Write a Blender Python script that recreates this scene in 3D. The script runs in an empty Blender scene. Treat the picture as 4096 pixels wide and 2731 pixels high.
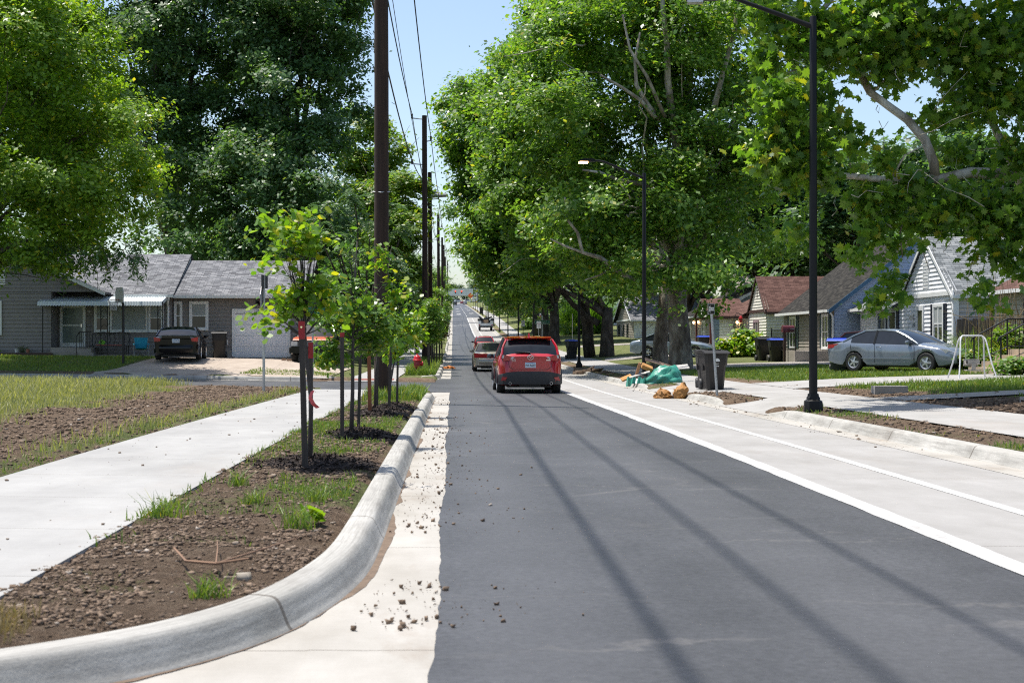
import bpy, math, random
import numpy as np
from mathutils import Vector, Matrix
PI = math.pi
C = bpy.context.scene.collection
S = bpy.context.scene
# ---------------------------------------------------------------- camera, sky, sun, exposure
CAMZ = 1.32
cam = bpy.data.objects.new('camera', bpy.data.cameras.new('camera')); C.objects.link(cam)
cam.location = (0, 0, CAMZ); cam.rotation_euler = (PI/2, 0, 0)
cam.data.sensor_width = 36; cam.data.lens = 50
cam.data.shift_x = 0.0576; cam.data.shift_y = 0.0006
cam.data.clip_start = 0.1; cam.data.clip_end = 6000
cam.data.dof.use_dof = True; cam.data.dof.focus_distance = 44; cam.data.dof.aperture_fstop = 5.6
S.camera = cam
SUN_EL = math.radians(71); SUN_AZ = math.atan2(-.86, .51)
w = bpy.data.worlds.new('World'); S.world = w; w.use_nodes = True
nt = w.node_tree
sky = nt.nodes.new('ShaderNodeTexSky'); sky.sky_type = 'NISHITA'; sky.sun_disc = False
sky.sun_elevation = SUN_EL; sky.sun_rotation = SUN_AZ; sky.dust_density = 2.0; sky.air_density = 1.0; sky.altitude = 300
bg = nt.nodes['Background']; nt.links.new(sky.outputs[0], bg.inputs[0]); bg.inputs[1].default_value = 0.148
sl = bpy.data.lights.new('sun', 'SUN'); so = bpy.data.objects.new('sun', sl); C.objects.link(so)
sl.energy = 5.0; sl.angle = math.radians(0.53); sl.color = (1, .955, .88)
sd = Vector((math.sin(SUN_AZ)*math.cos(SUN_EL), math.cos(SUN_AZ)*math.cos(SUN_EL), math.sin(SUN_EL)))
so.rotation_euler = (-sd).to_track_quat('-Z', 'Y').to_euler()
S.view_settings.view_transform = 'Standard'; S.view_settings.look = 'None'
S.view_settings.exposure = 0.44; S.view_settings.gamma = 1
S.render.engine = 'CYCLES'
cy = S.cycles
cy.max_bounces = 7; cy.diffuse_bounces = 5; cy.glossy_bounces = 3; cy.transmission_bounces = 4; cy.transparent_max_bounces = 4
cy.use_denoising = False; cy.use_light_tree = False; cy.filter_width = 1.15; cy.use_adaptive_sampling = False; cy.caustics_reflective = False; cy.caustics_refractive = False
cy.sample_clamp_indirect = 6
# ---------------------------------------------------------------- small helpers
RNG = random.Random(7); NR = np.random.default_rng(7)
WM = {}
def wm(o): return WM.get(o.name, Matrix.Identity(4))
class MB:
    def __init__(s, T=None): s.v = []; s.f = []; s.T = T; s.uv = {}
    def add(s, vs, fs, uvs=None):
        b = len(s.v)
        if s.T is not None: vs = [s.T @ Vector(p) for p in vs]
        s.v += [tuple(p) for p in vs]
        for k, f in enumerate(fs):
            if uvs is not None: s.uv[len(s.f)] = uvs[k]
            s.f.append(tuple(i+b for i in f))
        return s
    def quad(s, *p, uv=None): return s.add(p, [tuple(range(len(p)))], [uv] if uv else None)
    def box(s, x0, x1, y0, y1, z0, z1):
        vs = [(x, y, z) for z in (z0, z1) for y in (y0, y1) for x in (x0, x1)]
        return s.add(vs, [(0,2,3,1),(4,5,7,6),(0,1,5,4),(2,6,7,3),(0,4,6,2),(1,3,7,5)])
    def obox(s, c, size, R=None):
        hx, hy, hz = [q/2 for q in size]
        M = R if R is not None else Matrix.Identity(3)
        vs = [Vector(c) + M @ Vector((x, y, z)) for z in (-hz, hz) for y in (-hy, hy) for x in (-hx, hx)]
        return s.add(vs, [(0,2,3,1),(4,5,7,6),(0,1,5,4),(2,6,7,3),(0,4,6,2),(1,3,7,5)])
    def tube(s, pts, rads, n=8, cap=True):
        pts = [Vector(p) for p in pts]
        if not hasattr(rads, '__len__'): rads = [rads]*len(pts)
        vs = []; prev = None
        for i, p in enumerate(pts):
            d = (pts[min(i+1, len(pts)-1)] - pts[max(i-1, 0)])
            if d.length < 1e-9: d = Vector((0, 0, 1))
            d.normalize()
            if prev is None:
                a = Vector((1, 0, 0)) if abs(d.x) < .8 else Vector((0, 1, 0))
                u = d.cross(a).normalized()
            else:
                u = (prev - d*prev.dot(d)).normalized()
            prev = u; q = d.cross(u)
            for k in range(n):
                t = 2*PI*k/n
                vs.append(p + (u*math.cos(t) + q*math.sin(t))*rads[i])
        fs = []
        for i in range(len(pts)-1):
            for k in range(n):
                fs.append((i*n+k, i*n+(k+1) % n, (i+1)*n+(k+1) % n, (i+1)*n+k))
        if cap: fs += [tuple(range(n-1, -1, -1)), tuple(range((len(pts)-1)*n, len(pts)*n))]
        return s.add(vs, fs)
    def lathe(s, prof, n=16, o=(0,0,0), M=None):
        M = M if M is not None else Matrix.Identity(3); o = Vector(o); vs = []
        for r, z in prof:
            for k in range(n):
                t = 2*PI*k/n; vs.append(o + M @ Vector((r*math.cos(t), r*math.sin(t), z)))
        fs = []; m = len(prof)
        for i in range(m-1):
            for k in range(n): fs.append((i*n+k, i*n+(k+1) % n, (i+1)*n+(k+1) % n, (i+1)*n+k))
        if prof[0][0] > 1e-6: fs.append(tuple(range(n-1, -1, -1)))
        if prof[-1][0] > 1e-6: fs.append(tuple(range((m-1)*n, m*n)))
        return s.add(vs, fs)
    def prism(s, poly, f):           # poly 2D, f(a, b, side) -> 3D
        n = len(poly)
        vs = [f(a, b, 0) for a, b in poly] + [f(a, b, 1) for a, b in poly]
        fs = [tuple(range(n-1, -1, -1)), tuple(range(n, 2*n))] + [(i, (i+1) % n, n+(i+1) % n, n+i) for i in range(n)]
        return s.add(vs, fs)
    def build(s, name, mat, parent=None, smooth=None, local=False):
        me = bpy.data.meshes.new(name)
        vs = s.v
        if parent is not None and not local:
            I = wm(parent).inverted(); vs = [tuple(I @ Vector(p)) for p in vs]
        me.from_pydata(vs, [], s.f)
        if s.uv:
            ul = me.uv_layers.new(name='UVMap'); buf = np.zeros((len(me.loops), 2), np.float32)
            for i, p in enumerate(me.polygons):
                if i in s.uv:
                    for k, li in enumerate(p.loop_indices): buf[li] = s.uv[i][k]
            ul.data.foreach_set('uv', buf.ravel())
        me.update()
        return link(name, me, mat, parent, smooth)
def link(name, me, mat, parent=None, smooth=None):
    if mat is not None: me.materials.append(mat)
    if smooth is not None:
        me.polygons.foreach_set('use_smooth', [True]*len(me.polygons))
        if smooth < 180: me.set_sharp_from_angle(angle=math.radians(smooth))
    o = bpy.data.objects.new(name, me); C.objects.link(o)
    if parent is not None: o.parent = parent; WM[o.name] = wm(parent)
    return o
def tag(o, label=None, cat=None, group=None, kind=None):
    if label: o['label'] = label
    if cat: o['category'] = cat
    if group: o['group'] = group
    if kind: o['kind'] = kind
    return o
def thing(name, label, cat, loc=(0,0,0), rz=0, group=None):
    o = bpy.data.objects.new(name, None); C.objects.link(o)
    o.location = loc; o.rotation_euler = (0, 0, rz); o.empty_display_size = .2
    WM[o.name] = Matrix.Translation(loc) @ Matrix.Rotation(rz, 4, 'Z')
    return tag(o, label, cat, group)
KIDS = {}
def copy_tree(o, parent=None):
    c = o.copy(); C.objects.link(c)
    if parent is not None: c.parent = parent
    for k in list(o.children): copy_tree(k, c)
    return c
def dup(o, loc, rz, label, group=None, scale=None):
    c = copy_tree(o); c.location = loc; c.rotation_euler = (0, 0, rz)
    if scale: c.scale = scale if hasattr(scale, '__len__') else (scale,)*3
    tag(c, label, None, group); return c
def text(name, body, size, T, mat, parent, align='CENTER', depth=.002, local=False):
    cu = bpy.data.curves.new(name, 'FONT'); cu.body = body; cu.size = size; cu.align_x = align; cu.align_y = 'CENTER'; cu.extrude = depth
    t = bpy.data.objects.new('t', cu); C.objects.link(t)
    me = bpy.data.meshes.new_from_object(t); bpy.data.objects.remove(t)
    M = T if local else wm(parent).inverted() @ T
    me.transform(M); me.name = name
    return link(name, me, mat, parent)
# ---------------------------------------------------------------- materials
def N(nt, typ, **kw):
    n = nt.nodes.new(typ)
    for k, v in kw.items(): setattr(n, k, v)
    return n
def new_mat(name):
    m = bpy.data.materials.new(name); m.use_nodes = True
    return m, m.node_tree, m.node_tree.nodes['Principled BSDF']
def coords(nt, uv=False):
    return N(nt, 'ShaderNodeTexCoord').outputs['UV' if uv else 'Object']
def noise(nt, vec, scale, detail=4, rough=.6, stretch=None):
    n = N(nt, 'ShaderNodeTexNoise'); n.inputs['Scale'].default_value = scale
    n.inputs['Detail'].default_value = detail; n.inputs['Roughness'].default_value = rough
    if stretch:
        mp = N(nt, 'ShaderNodeMapping'); mp.inputs['Scale'].default_value = stretch
        nt.links.new(vec, mp.inputs[0]); vec = mp.outputs[0]
    nt.links.new(vec, n.inputs['Vector']); return n.outputs['Fac']
def ramp(nt, fac, stops):
    r = N(nt, 'ShaderNodeValToRGB'); e = r.color_ramp.elements
    while len(e) < len(stops): e.new(.5)
    for i, (p, c) in enumerate(stops): e[i].position = p; e[i].color = tuple(c)+(1,) if hasattr(c, '__len__') else (c, c, c, 1)
    nt.links.new(fac, r.inputs[0]); return r.outputs[0]
def mix(nt, fac, a, b, bt='MIX'):
    m = N(nt, 'ShaderNodeMix', data_type='RGBA', blend_type=bt)
    for k, x in ((0, fac), (6, a), (7, b)):
        if hasattr(x, 'is_linked'): nt.links.new(x, m.inputs[k])
        else: m.inputs[k].default_value = x if k == 0 else tuple(x)+(1,)
    return m.outputs[2]
def math_(nt, op, a, b=0.0):
    m = N(nt, 'ShaderNodeMath', operation=op)
    for k, x in ((0, a), (1, b)):
        if hasattr(x, 'is_linked'): nt.links.new(x, m.inputs[k])
        else: m.inputs[k].default_value = x
    return m.outputs[0]
def bumpn(nt, bsdf, h, strength=.3, dist=.02):
    b = N(nt, 'ShaderNodeBump'); b.inputs['Strength'].default_value = strength; b.inputs['Distance'].default_value = dist
    nt.links.new(h, b.inputs['Height']); nt.links.new(b.outputs[0], bsdf.inputs['Normal'])
_M = {}
def pm(name, col, rough=.6, var=.18, scale=6, bump=0, bscale=40, metal=0, coat=0, emit=0, spec=.5, stretch=None):
    if name in _M: return _M[name]
    m, nt, b = new_mat(name)
    v = coords(nt); f = noise(nt, v, scale, 5, .6, stretch)
    lo = tuple(c*(1-var) for c in col); hi = tuple(min(1, c*(1+var)) for c in col)
    nt.links.new(ramp(nt, f, [(.3, lo), (.7, hi)]), b.inputs['Base Color'])
    b.inputs['Roughness'].default_value = rough; b.inputs['Metallic'].default_value = metal
    b.inputs['Coat Weight'].default_value = coat; b.inputs['Coat Roughness'].default_value = .04
    b.inputs['Specular IOR Level'].default_value = spec
    if bump: bumpn(nt, b, noise(nt, v, bscale, 3, .6, stretch), bump, .02)
    if emit:
        m.cycles.emission_sampling = 'NONE'; b.inputs['Emission Color'].default_value = tuple(col)+(1,); b.inputs['Emission Strength'].default_value = emit
    _M[name] = m; return m
def leaf_mat(name, c_dark, c_light, trans=.35, rough=.45, yellow=0.0):
    m = bpy.data.materials.new(name); m.use_nodes = True; nt = m.node_tree; nt.nodes.clear()
    g = N(nt, 'ShaderNodeNewGeometry')
    cs = [(0.0, c_dark), (.75, c_light)]
    if yellow: cs += [(1-yellow, c_light), (1.0, (c_light[0]*2.2, c_light[1]*1.2, c_light[2]*.8))]
    col = ramp(nt, g.outputs['Random Per Island'], cs)
    d = N(nt, 'ShaderNodeBsdfPrincipled'); d.inputs['Roughness'].default_value = rough; d.inputs['Specular IOR Level'].default_value = .45
    nt.links.new(col, d.inputs['Base Color'])
    t = N(nt, 'ShaderNodeBsdfTranslucent')
    nt.links.new(mix(nt, 1.0, col, (1.5, 1.55, .5), 'MULTIPLY'), t.inputs[0])
    mx = N(nt, 'ShaderNodeMixShader'); mx.inputs[0].default_value = trans
    nt.links.new(d.outputs[0], mx.inputs[1]); nt.links.new(t.outputs[0], mx.inputs[2])
    o = N(nt, 'ShaderNodeOutputMaterial'); nt.links.new(mx.outputs[0], o.inputs[0]); return m
def shingle_mat(name, cols, w=.32, h=.14):
    m, nt, b = new_mat(name); v = coords(nt, True)
    br = N(nt, 'ShaderNodeTexBrick'); br.offset = .37; br.inputs['Scale'].default_value = 1
    br.inputs['Brick Width'].default_value = w; br.inputs['Row Height'].default_value = h
    br.inputs['Mortar Size'].default_value = .008; br.inputs['Bias'].default_value = 0
    br.inputs['Color1'].default_value = (0,0,0,1); br.inputs['Color2'].default_value = (1,1,1,1); br.inputs['Mortar'].default_value = (0,0,0,1)
    nt.links.new(v, br.inputs['Vector'])
    sep = N(nt, 'ShaderNodeSeparateColor'); nt.links.new(br.outputs['Color'], sep.inputs[0])
    n2 = noise(nt, v, 1.1, 3)
    f = math_(nt, 'ADD', math_(nt, 'MULTIPLY', sep.outputs[0], .8), math_(nt, 'MULTIPLY', n2, .25))
    col = ramp(nt, f, [(.05, cols[0]), (.5, cols[1]), (1, cols[2])])
    col = mix(nt, math_(nt, 'MULTIPLY', br.outputs['Fac'], .7), col, tuple(c*.3 for c in cols[0]))
    nt.links.new(col, b.inputs['Base Color']); b.inputs['Roughness'].default_value = .95; b.inputs['Specular IOR Level'].default_value = .2
    bumpn(nt, b, math_(nt, 'SUBTRACT', noise(nt, v, 60), br.outputs['Fac']), .5, .02)
    return m
def concrete_mat(name, c0, c1, joint=0, stain=(.2, .15, .1), stain_amt=.35, uv=True, jw=.012, jx=0, brush=0):
    m, nt, b = new_mat(name); ob = coords(nt); v = coords(nt, True) if uv else ob
    f = noise(nt, ob, 1.3, 6, .65, (1.0, .55, 1)); col = ramp(nt, f, [(.3, c0), (.7, c1)])
    st = ramp(nt, noise(nt, ob, .7, 8, .72, (1, .4, 1)), [(.53, 0), (.76, 1)])
    col = mix(nt, math_(nt, 'MULTIPLY', st, stain_amt), col, stain)
    bro = noise(nt, ob, 30, 3, .6, (.15, 3, 1)); col = mix(nt, .12, col, ramp(nt, bro, [(.3, .25), (.7, 1)]), 'MULTIPLY')
    if brush:
        bl = noise(nt, v, 3, 4, .7, (26, .5, 1)); col = mix(nt, brush, col, ramp(nt, bl, [(.32, .42), (.66, 1.12)]), 'MULTIPLY')
        gl = ramp(nt, noise(nt, v, 1.2, 7, .75, (5, 1, 1)), [(.5, 0), (.68, 1)]); col = mix(nt, math_(nt, 'MULTIPLY', gl, .4), col, (.13, .115, .1))
    sp = ramp(nt, noise(nt, ob, 95, 2, .5), [(.68, 0), (.74, 1)]); col = mix(nt, math_(nt, 'MULTIPLY', sp, .35), col, (.16, .14, .12))
    if joint or jx:
        sx = N(nt, 'ShaderNodeSeparateXYZ'); nt.links.new(v, sx.inputs[0])
        wob = math_(nt, 'MULTIPLY', noise(nt, ob, 3, 3), .03)
        for k, jj in ((1, joint), (0, jx)):
            if not jj: continue
            q = math_(nt, 'FRACT', math_(nt, 'DIVIDE', math_(nt, 'ADD', sx.outputs[k], wob), jj))
            col = mix(nt, math_(nt, 'MULTIPLY', math_(nt, 'LESS_THAN', q, jw/jj), .75), col, (.09, .075, .06))
    nt.links.new(col, b.inputs['Base Color']); b.inputs['Roughness'].default_value = .9; b.inputs['Specular IOR Level'].default_value = .3
    bumpn(nt, b, noise(nt, ob, 60, 4), .25, .01); return m
def asphalt_mat(name):
    m, nt, b = new_mat(name); ob = coords(nt)
    f = noise(nt, ob, .9, 6, .6, (1, .25, 1)); col = ramp(nt, f, [(.3, (.045, .046, .05)), (.7, (.066, .067, .072))])
    col = mix(nt, .75, col, ramp(nt, noise(nt, ob, 22, 5, .75), [(.3, .62), (.7, 1.35)]), 'MULTIPLY'); col = mix(nt, .6, col, ramp(nt, noise(nt, ob, .6, 5, .7, (1, .6, 1)), [(.3, .62), (.7, 1.55)]), 'MULTIPLY')
    # wheel paths a little paler, rubbed
    sx = N(nt, 'ShaderNodeSeparateXYZ'); nt.links.new(ob, sx.inputs[0])
    wv = math_(nt, 'SINE', math_(nt, 'MULTIPLY', sx.outputs[0], 3.9)); col = mix(nt, math_(nt, 'MULTIPLY', math_(nt, 'MAXIMUM', wv, 0.0), .22), col, (.1, .1, .105))
    # pale dusty drag streaks across the lane
    q = math_(nt, 'ADD', math_(nt, 'MULTIPLY', sx.outputs[0], -.22), sx.outputs[1])
    cmb = N(nt, 'ShaderNodeCombineXYZ'); nt.links.new(math_(nt, 'MULTIPLY', sx.outputs[0], .35), cmb.inputs[0]); nt.links.new(q, cmb.inputs[1])
    st = noise(nt, cmb.outputs[0], 1.1, 7, .75, (.5, 1.4, 1)); st = ramp(nt, st, [(.6, 0), (.72, 1)])
    col = mix(nt, math_(nt, 'MULTIPLY', st, .16), col, (.2, .195, .19))
    vo = N(nt, 'ShaderNodeTexVoronoi', feature='DISTANCE_TO_EDGE'); vo.inputs['Scale'].default_value = .33
    wn = noise(nt, ob, 1.7, 4); ad = N(nt, 'ShaderNodeVectorMath', operation='ADD')
    c2 = N(nt, 'ShaderNodeCombineXYZ'); nt.links.new(math_(nt, 'MULTIPLY', wn, 1.6), c2.inputs[1]); nt.links.new(math_(nt, 'MULTIPLY', wn, .5), c2.inputs[0])
    mp = N(nt, 'ShaderNodeMapping'); mp.inputs['Scale'].default_value = (.45, 1.5, 1); nt.links.new(ob, mp.inputs[0])
    nt.links.new(mp.outputs[0], ad.inputs[0]); nt.links.new(c2.outputs[0], ad.inputs[1]); nt.links.new(ad.outputs[0], vo.inputs['Vector'])
    crack = ramp(nt, vo.outputs['Distance'], [(0, 1), (.014, 0)])
    msk = ramp(nt, noise(nt, ob, .45, 2), [(.44, 0), (.6, 1)])
    col = mix(nt, math_(nt, 'MULTIPLY', math_(nt, 'MULTIPLY', crack, msk), .26), col, (.2, .185, .17))
    sp = ramp(nt, noise(nt, ob, 130, 2, .5), [(.62, 0), (.75, 1)]); col = mix(nt, math_(nt, 'MULTIPLY', sp, .5), col, (.13, .125, .12))
    dk = ramp(nt, noise(nt, ob, 5, 2, .5), [(.74, 0), (.77, 1)]); col = mix(nt, math_(nt, 'MULTIPLY', dk, .5), col, (.02, .02, .02))
    nt.links.new(col, b.inputs['Base Color']); b.inputs['Roughness'].default_value = .55; b.inputs['Specular IOR Level'].default_value = .45
    bumpn(nt, b, noise(nt, ob, 150, 2), .35, .006); return m
WHITE = pm('white_paint_trim', (.75, .76, .76), .5, .05)
BLACK = pm('black_satin_metal', (.012, .012, .014), .38, .3, 3, metal=.2)
RUBBER = pm('tyre_rubber', (.018, .018, .018), .8, .3)
CHROME = pm('chrome_trim', (.7, .7, .72), .15, .05, metal=1)
ALLOY = pm('alloy_silver', (.55, .56, .58), .3, .08, metal=.8)
GLASSD = pm('dark_car_glass', (.01, .013, .016), .05, .3, spec=.6)
GLASSB = pm('window_glass', (.02, .024, .026), .08, .5, 1.5, spec=.8)
GALV = pm('galvanised_steel', (.4, .41, .42), .45, .15, metal=.6)
PLASTD = pm('dark_plastic', (.025, .025, .027), .55, .2)
REDL = pm('red_lamp_plastic', (.4, .01, .012), .12, .2, coat=.6)
CLEARL = pm('clear_lamp_plastic', (.55, .55, .56), .1, .1, coat=1)
AMBER = pm('amber_lamp_plastic', (.7, .25, .08), .15, .1, coat=1)
INK = pm('dark_ink', (.012, .016, .035), .5, .1)
PLATE = pm('number_plate_sheet', (.62, .7, .78), .4, .06)
LITB = pm('lit_bulb', (1, .62, .28), .4, .01, emit=9)
# ---------------------------------------------------------------- terrain
_yy = np.arange(-120, 2600, 1.0)
_zz = np.interp(_yy, [-120, 0, 15, 25, 40, 60, 80, 115, 157, 203, 279, 417, 640, 760, 900, 1100, 2600],
                [0, 0, 0, -.05, -.15, -.18, -.08, .33, 1.2, 2.78, 5.98, 10.6, 17.8, 21.8, 24.5, 34, 60])
_k = np.ones(13)/13; _zz = np.convolve(np.pad(_zz, 6, 'edge'), _k, 'valid')
def zr(y): return np.interp(y, _yy, _zz)
KERB_NEAR = [(-9, 4.2), (-5, 4.3), (-3, 4.55), (-2.0, 4.98), (-1.33, 5.5), (-.91, 6.1), (-.66, 6.85), (-.5, 8.0), (-.47, 9.5)]
def sstep(a, b, x):
    t = np.clip((x-a)/(b-a), 0, 1); return t*t*(3-2*t)
APRONS = [(27.2, 31.2), (37.2, 43.5), (66, 70), (86, 90), (118, 123)]
def off(x, y):
    x = np.asarray(x, float); y = np.asarray(y, float)
    r = np.interp(x, [5.9, 6.15, 7.3, 9, 12, 15, 18, 25, 60, 200, 900], [0, .13, .16, .2, .36, .45, .52, .6, .9, 2, 8])
    r = r*np.where(x > 9, 1 + .5*sstep(70, 110, y), 1)
    l = np.interp(-x, [.5, .8, 2, 3.8, 8, 14, 20, 60, 200, 900], [0, .13, .15, .17, .26, .38, .45, .7, 2, 8])
    l = l + .42*sstep(53.5, 62, y)*sstep(3.5, 8, -x)*(1-sstep(90, 130, y))
    m = sstep(40.4, 41.6, y)*(1-sstep(51.8, 52.8, y))
    l = l*(1-m) + m*.012*np.maximum(-x, 0)
    yc = np.interp(x, [p[0] for p in KERB_NEAR], [p[1] for p in KERB_NEAR])
    l = np.where(y < yc, 0, l)
    o = np.where(x >= 5.9, r, np.where(x <= -.5, l, 0))
    return o
def zs(x, y): return zr(y) + off(x, y)                 # finished surface
def vn(x, y, s, seed=0):                               # cheap value noise
    x = np.asarray(x, float)/s + seed*17.3; y = np.asarray(y, float)/s + seed*9.1
    xi = np.floor(x); yi = np.floor(y); fx = x-xi; fy = y-yi
    fx = fx*fx*(3-2*fx); fy = fy*fy*(3-2*fy)
    def h(a, b): q = np.sin(a*127.1+b*311.7)*43758.5453; return q-np.floor(q)
    return (h(xi, yi)*(1-fx)+h(xi+1, yi)*fx)*(1-fy) + (h(xi, yi+1)*(1-fx)+h(xi+1, yi+1)*fx)*fy
def grass_mask(x, y):
    x = np.asarray(x, float); y = np.asarray(y, float)
    n = vn(x, y, 1.6, 1)*.5 + vn(x, y, .5, 2)*.35 + vn(x, y, .18, 3)*.15
    g = np.full(np.broadcast(x, y).shape, .8)
    fld = .12 + .75*sstep(5.0, 8.2, -x + (y-20)*.04*-1) + .45*sstep(.5, .0, np.abs(x+4.15)-.1)
    fld = fld - .3*sstep(33, 39, y)*sstep(-9, -4, x)
    g = np.where((x < -3.8) & (y < 41), fld, g)
    g = np.where((x >= -2.2) & (x < -.5) & (y < 41), .44 + .2*sstep(17, 28, y) - .16*sstep(9.5, 7.5, y), g)
    g = np.where((x < -.5) & (y > 51) & (y < 54), .35, g)
    g = np.where((x > 5.9) & (x < 7.2), .36 + .15*sstep(60, 90, y), g)
    yd = .1 + .75*sstep(10.0, 12.2, x + (y-24)*.07)
    g = np.where((x >= 7.2) & (y < 60), yd, g)
    return np.clip(g*1.25 + (n-.5)*1.1 - .1, 0, 1)
def paved(x, y):
    p = (x > -.62) & (x < 5.98)
    p |= (x < -.5) & (y > 41.0) & (y < 52.2)
    yc = np.interp(x, [q[0] for q in KERB_NEAR], [q[1] for q in KERB_NEAR])
    sl_ = (np.interp(x+.06, [q[0] for q in KERB_NEAR], [q[1] for q in KERB_NEAR])-np.interp(x-.06, [q[0] for q in KERB_NEAR], [q[1] for q in KERB_NEAR]))/.12
    p |= (x < -.4) & (y < yc+.2*np.minimum(np.sqrt(1+sl_*sl_), 9)) & (y < 12)
    p |= (x > -3.72) & (x < -2.12) & (y > -5) & (y < 560)
    p |= (x > 7.08) & (x < 8.92) & (y < 560)
    for a, b in APRONS: p |= (x > 5.8) & (x < 7.2) & (y > a+.15) & (y < b-.15)
    return p
def zground(x, y):
    h = zs(x, y)
    rough = (vn(x, y, .35, 5)-.5)*.035 + (vn(x, y, .13, 6)-.5)*.03
    near = (y < 60) & (x > -30) & (x < 30)
    h = h + np.where(near, rough, 0)
    return np.where(paved(x, y), zs(x, y)-.16 - .0*x, h)
def gz(x, y): return float(zground(np.array([x]), np.array([y]))[0])
def sz(x, y): return float(zs(x, y))
def grid_obj(name, xs, ys, zf, mat, attr=None, parent=None):
    X, Y = np.meshgrid(xs, ys); Z = zf(X, Y); nx, ny = len(xs), len(ys)
    me = bpy.data.meshes.new(name); co = np.stack([X, Y, Z], -1).reshape(-1, 3)
    i = np.arange((ny-1)*(nx-1)); a = (i//(nx-1))*nx + i % (nx-1)
    q = np.stack([a, a+1, a+nx+1, a+nx], 1)
    fill_mesh(me, co, q)
    if attr is not None:
        at = me.attributes.new('g', 'FLOAT', 'POINT'); at.data.foreach_set('value', attr(X, Y).ravel().astype(np.float32))
    return link(name, me, mat, parent, 180)
def fill_mesh(me, co, q):
    k = q.shape[1]
    me.vertices.add(len(co)); me.vertices.foreach_set('co', np.ascontiguousarray(co, np.float32).ravel())
    me.loops.add(q.size); me.loops.foreach_set('vertex_index', np.ascontiguousarray(q, np.int32).ravel())
    me.polygons.add(len(q)); me.polygons.foreach_set('loop_start', np.arange(0, q.size, k, dtype=np.int32))
    me.update(calc_edges=True)
def ground_mat():
    m, nt, b = new_mat('soil_and_grass'); ob = coords(nt)
    at = N(nt, 'ShaderNodeAttribute', attribute_name='g')
    soil = ramp(nt, noise(nt, ob, 5, 8, .75), [(.28, (.12, .082, .056)), (.5, (.215, .153, .106)), (.74, (.33, .255, .185))])
    cl = ramp(nt, noise(nt, ob, 55, 6, .8), [(.34, .35), (.66, 1.3)]); soil = mix(nt, .9, soil, cl, 'MULTIPLY')
    gr = ramp(nt, noise(nt, ob, 2.1, 6, .7), [(.3, (.075, .12, .035)), (.5, (.16, .18, .07)), (.72, (.28, .26, .14))])
    gr = mix(nt, .7, gr, ramp(nt, noise(nt, ob, 45, 4, .7, (1, .5, 1)), [(.3, .35), (.7, 1.3)]), 'MULTIPLY')
    f = math_(nt, 'ADD', at.outputs['Fac'], math_(nt, 'MULTIPLY', math_(nt, 'SUBTRACT', noise(nt, ob, 14, 4, .7), .5), .7))
    f = ramp(nt, f, [(.42, 0), (.6, 1)])
    nt.links.new(mix(nt, f, soil, gr), b.inputs['Base Color']); b.inputs['Roughness'].default_value = 1; b.inputs['Specular IOR Level'].default_value = .1
    bumpn(nt, b, noise(nt, ob, 30, 7, .8), 1, .07); return m
def frange(a, b, s): return list(np.arange(a, b-1e-6, s))
gx = [-1500, -700, -300, -150, -90, -60] + frange(-45, -14, 1.5) + frange(-14, -5, .3) + frange(-5, -2.15, .12) + frange(-2.15, -.3, .055) + frange(-.3, 5.6, 1.2) + \
     [5.6, 5.85, 5.97, 5.99] + frange(6.05, 9.2, .12) + frange(9.2, 16, .3) + frange(16, 45, 1.5) + [45, 60, 90, 150, 300, 700, 1500]
gy = [-120, -60, -30, -10, 0] + frange(3.5, 14, .055) + frange(14, 30, .13) + frange(30, 60, .25) + frange(60, 130, 1.5) + frange(130, 500, 8) + frange(500, 1200, 30) + [1200, 1600, 2500]
SOIL = ground_mat()
tag(grid_obj('ground', gx, gy, zground, SOIL, grass_mask), kind='structure')
# ---------------------------------------------------------------- roads, kerbs, pavements
def strip(name, xl, xr, ys, dz, mat, ncol=2, base=zr, zf=None):
    X = []; Y = []; me = bpy.data.meshes.new(name)
    ys = np.asarray(ys, float); t = np.linspace(0, 1, ncol)
    L = xl(ys) if callable(xl) else np.full(len(ys), xl); R = xr(ys) if callable(xr) else np.full(len(ys), xr)
    X = L[:, None]*(1-t) + R[:, None]*t; Y = np.repeat(ys[:, None], ncol, 1)
    Z = (zf(X, Y) if zf else base(Y)) + dz
    co = np.stack([X, Y, Z], -1).reshape(-1, 3); nx = ncol; ny = len(ys)
    i = np.arange((ny-1)*(nx-1)); a = (i//(nx-1))*nx + i % (nx-1); q = np.stack([a, a+1, a+nx+1, a+nx], 1)
    fill_mesh(me, co, q)
    ul = me.uv_layers.new(name='UVMap'); uv = np.stack([X, Y], -1).reshape(-1, 2)[q.ravel()]
    ul.data.foreach_set('uv', uv.astype(np.float32).ravel())
    return tag(link(name, me, mat, None, 180), kind='structure')
YL = frange(-60, 0, 5) + frange(0, 60, .5) + frange(60, 300, 3) + frange(300, 1000, 10) + [1000]
CONC = concrete_mat('bike_lane_concrete', (.275, .265, .25), (.36, .35, .335), 4.6, stain_amt=.22)
GUTT = concrete_mat('gutter_concrete', (.32, .3, .265), (.44, .42, .385), 3.05, (.2, .135, .085), .75)
WALK = concrete_mat('pavement_concrete', (.29, .285, .275), (.39, .385, .37), 1.75, (.3, .24, .19), .3, jw=.008)
WALKR = concrete_mat('pavement_concrete_right', (.29, .28, .265), (.39, .38, .365), 1.75, (.3, .23, .17), .35, jw=.008)
ASPH = asphalt_mat('asphalt')
def lx(y): return np.interp(y, [0, 60, 150, 285, 287], [3.2, 3.2, 2.72, 2.72, 5.9])
strip('concrete_lane', 2.6, 5.99, YL, .003, CONC, 3)
strip('gutter', -.62, -.05, YL, .002, GUTT)
strip('gutter', -9, -.05, frange(-60, 10.1, 2), .0, GUTT, 3)
strip('gutter', 5.55, 5.95, YL, .0065, GUTT)
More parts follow.
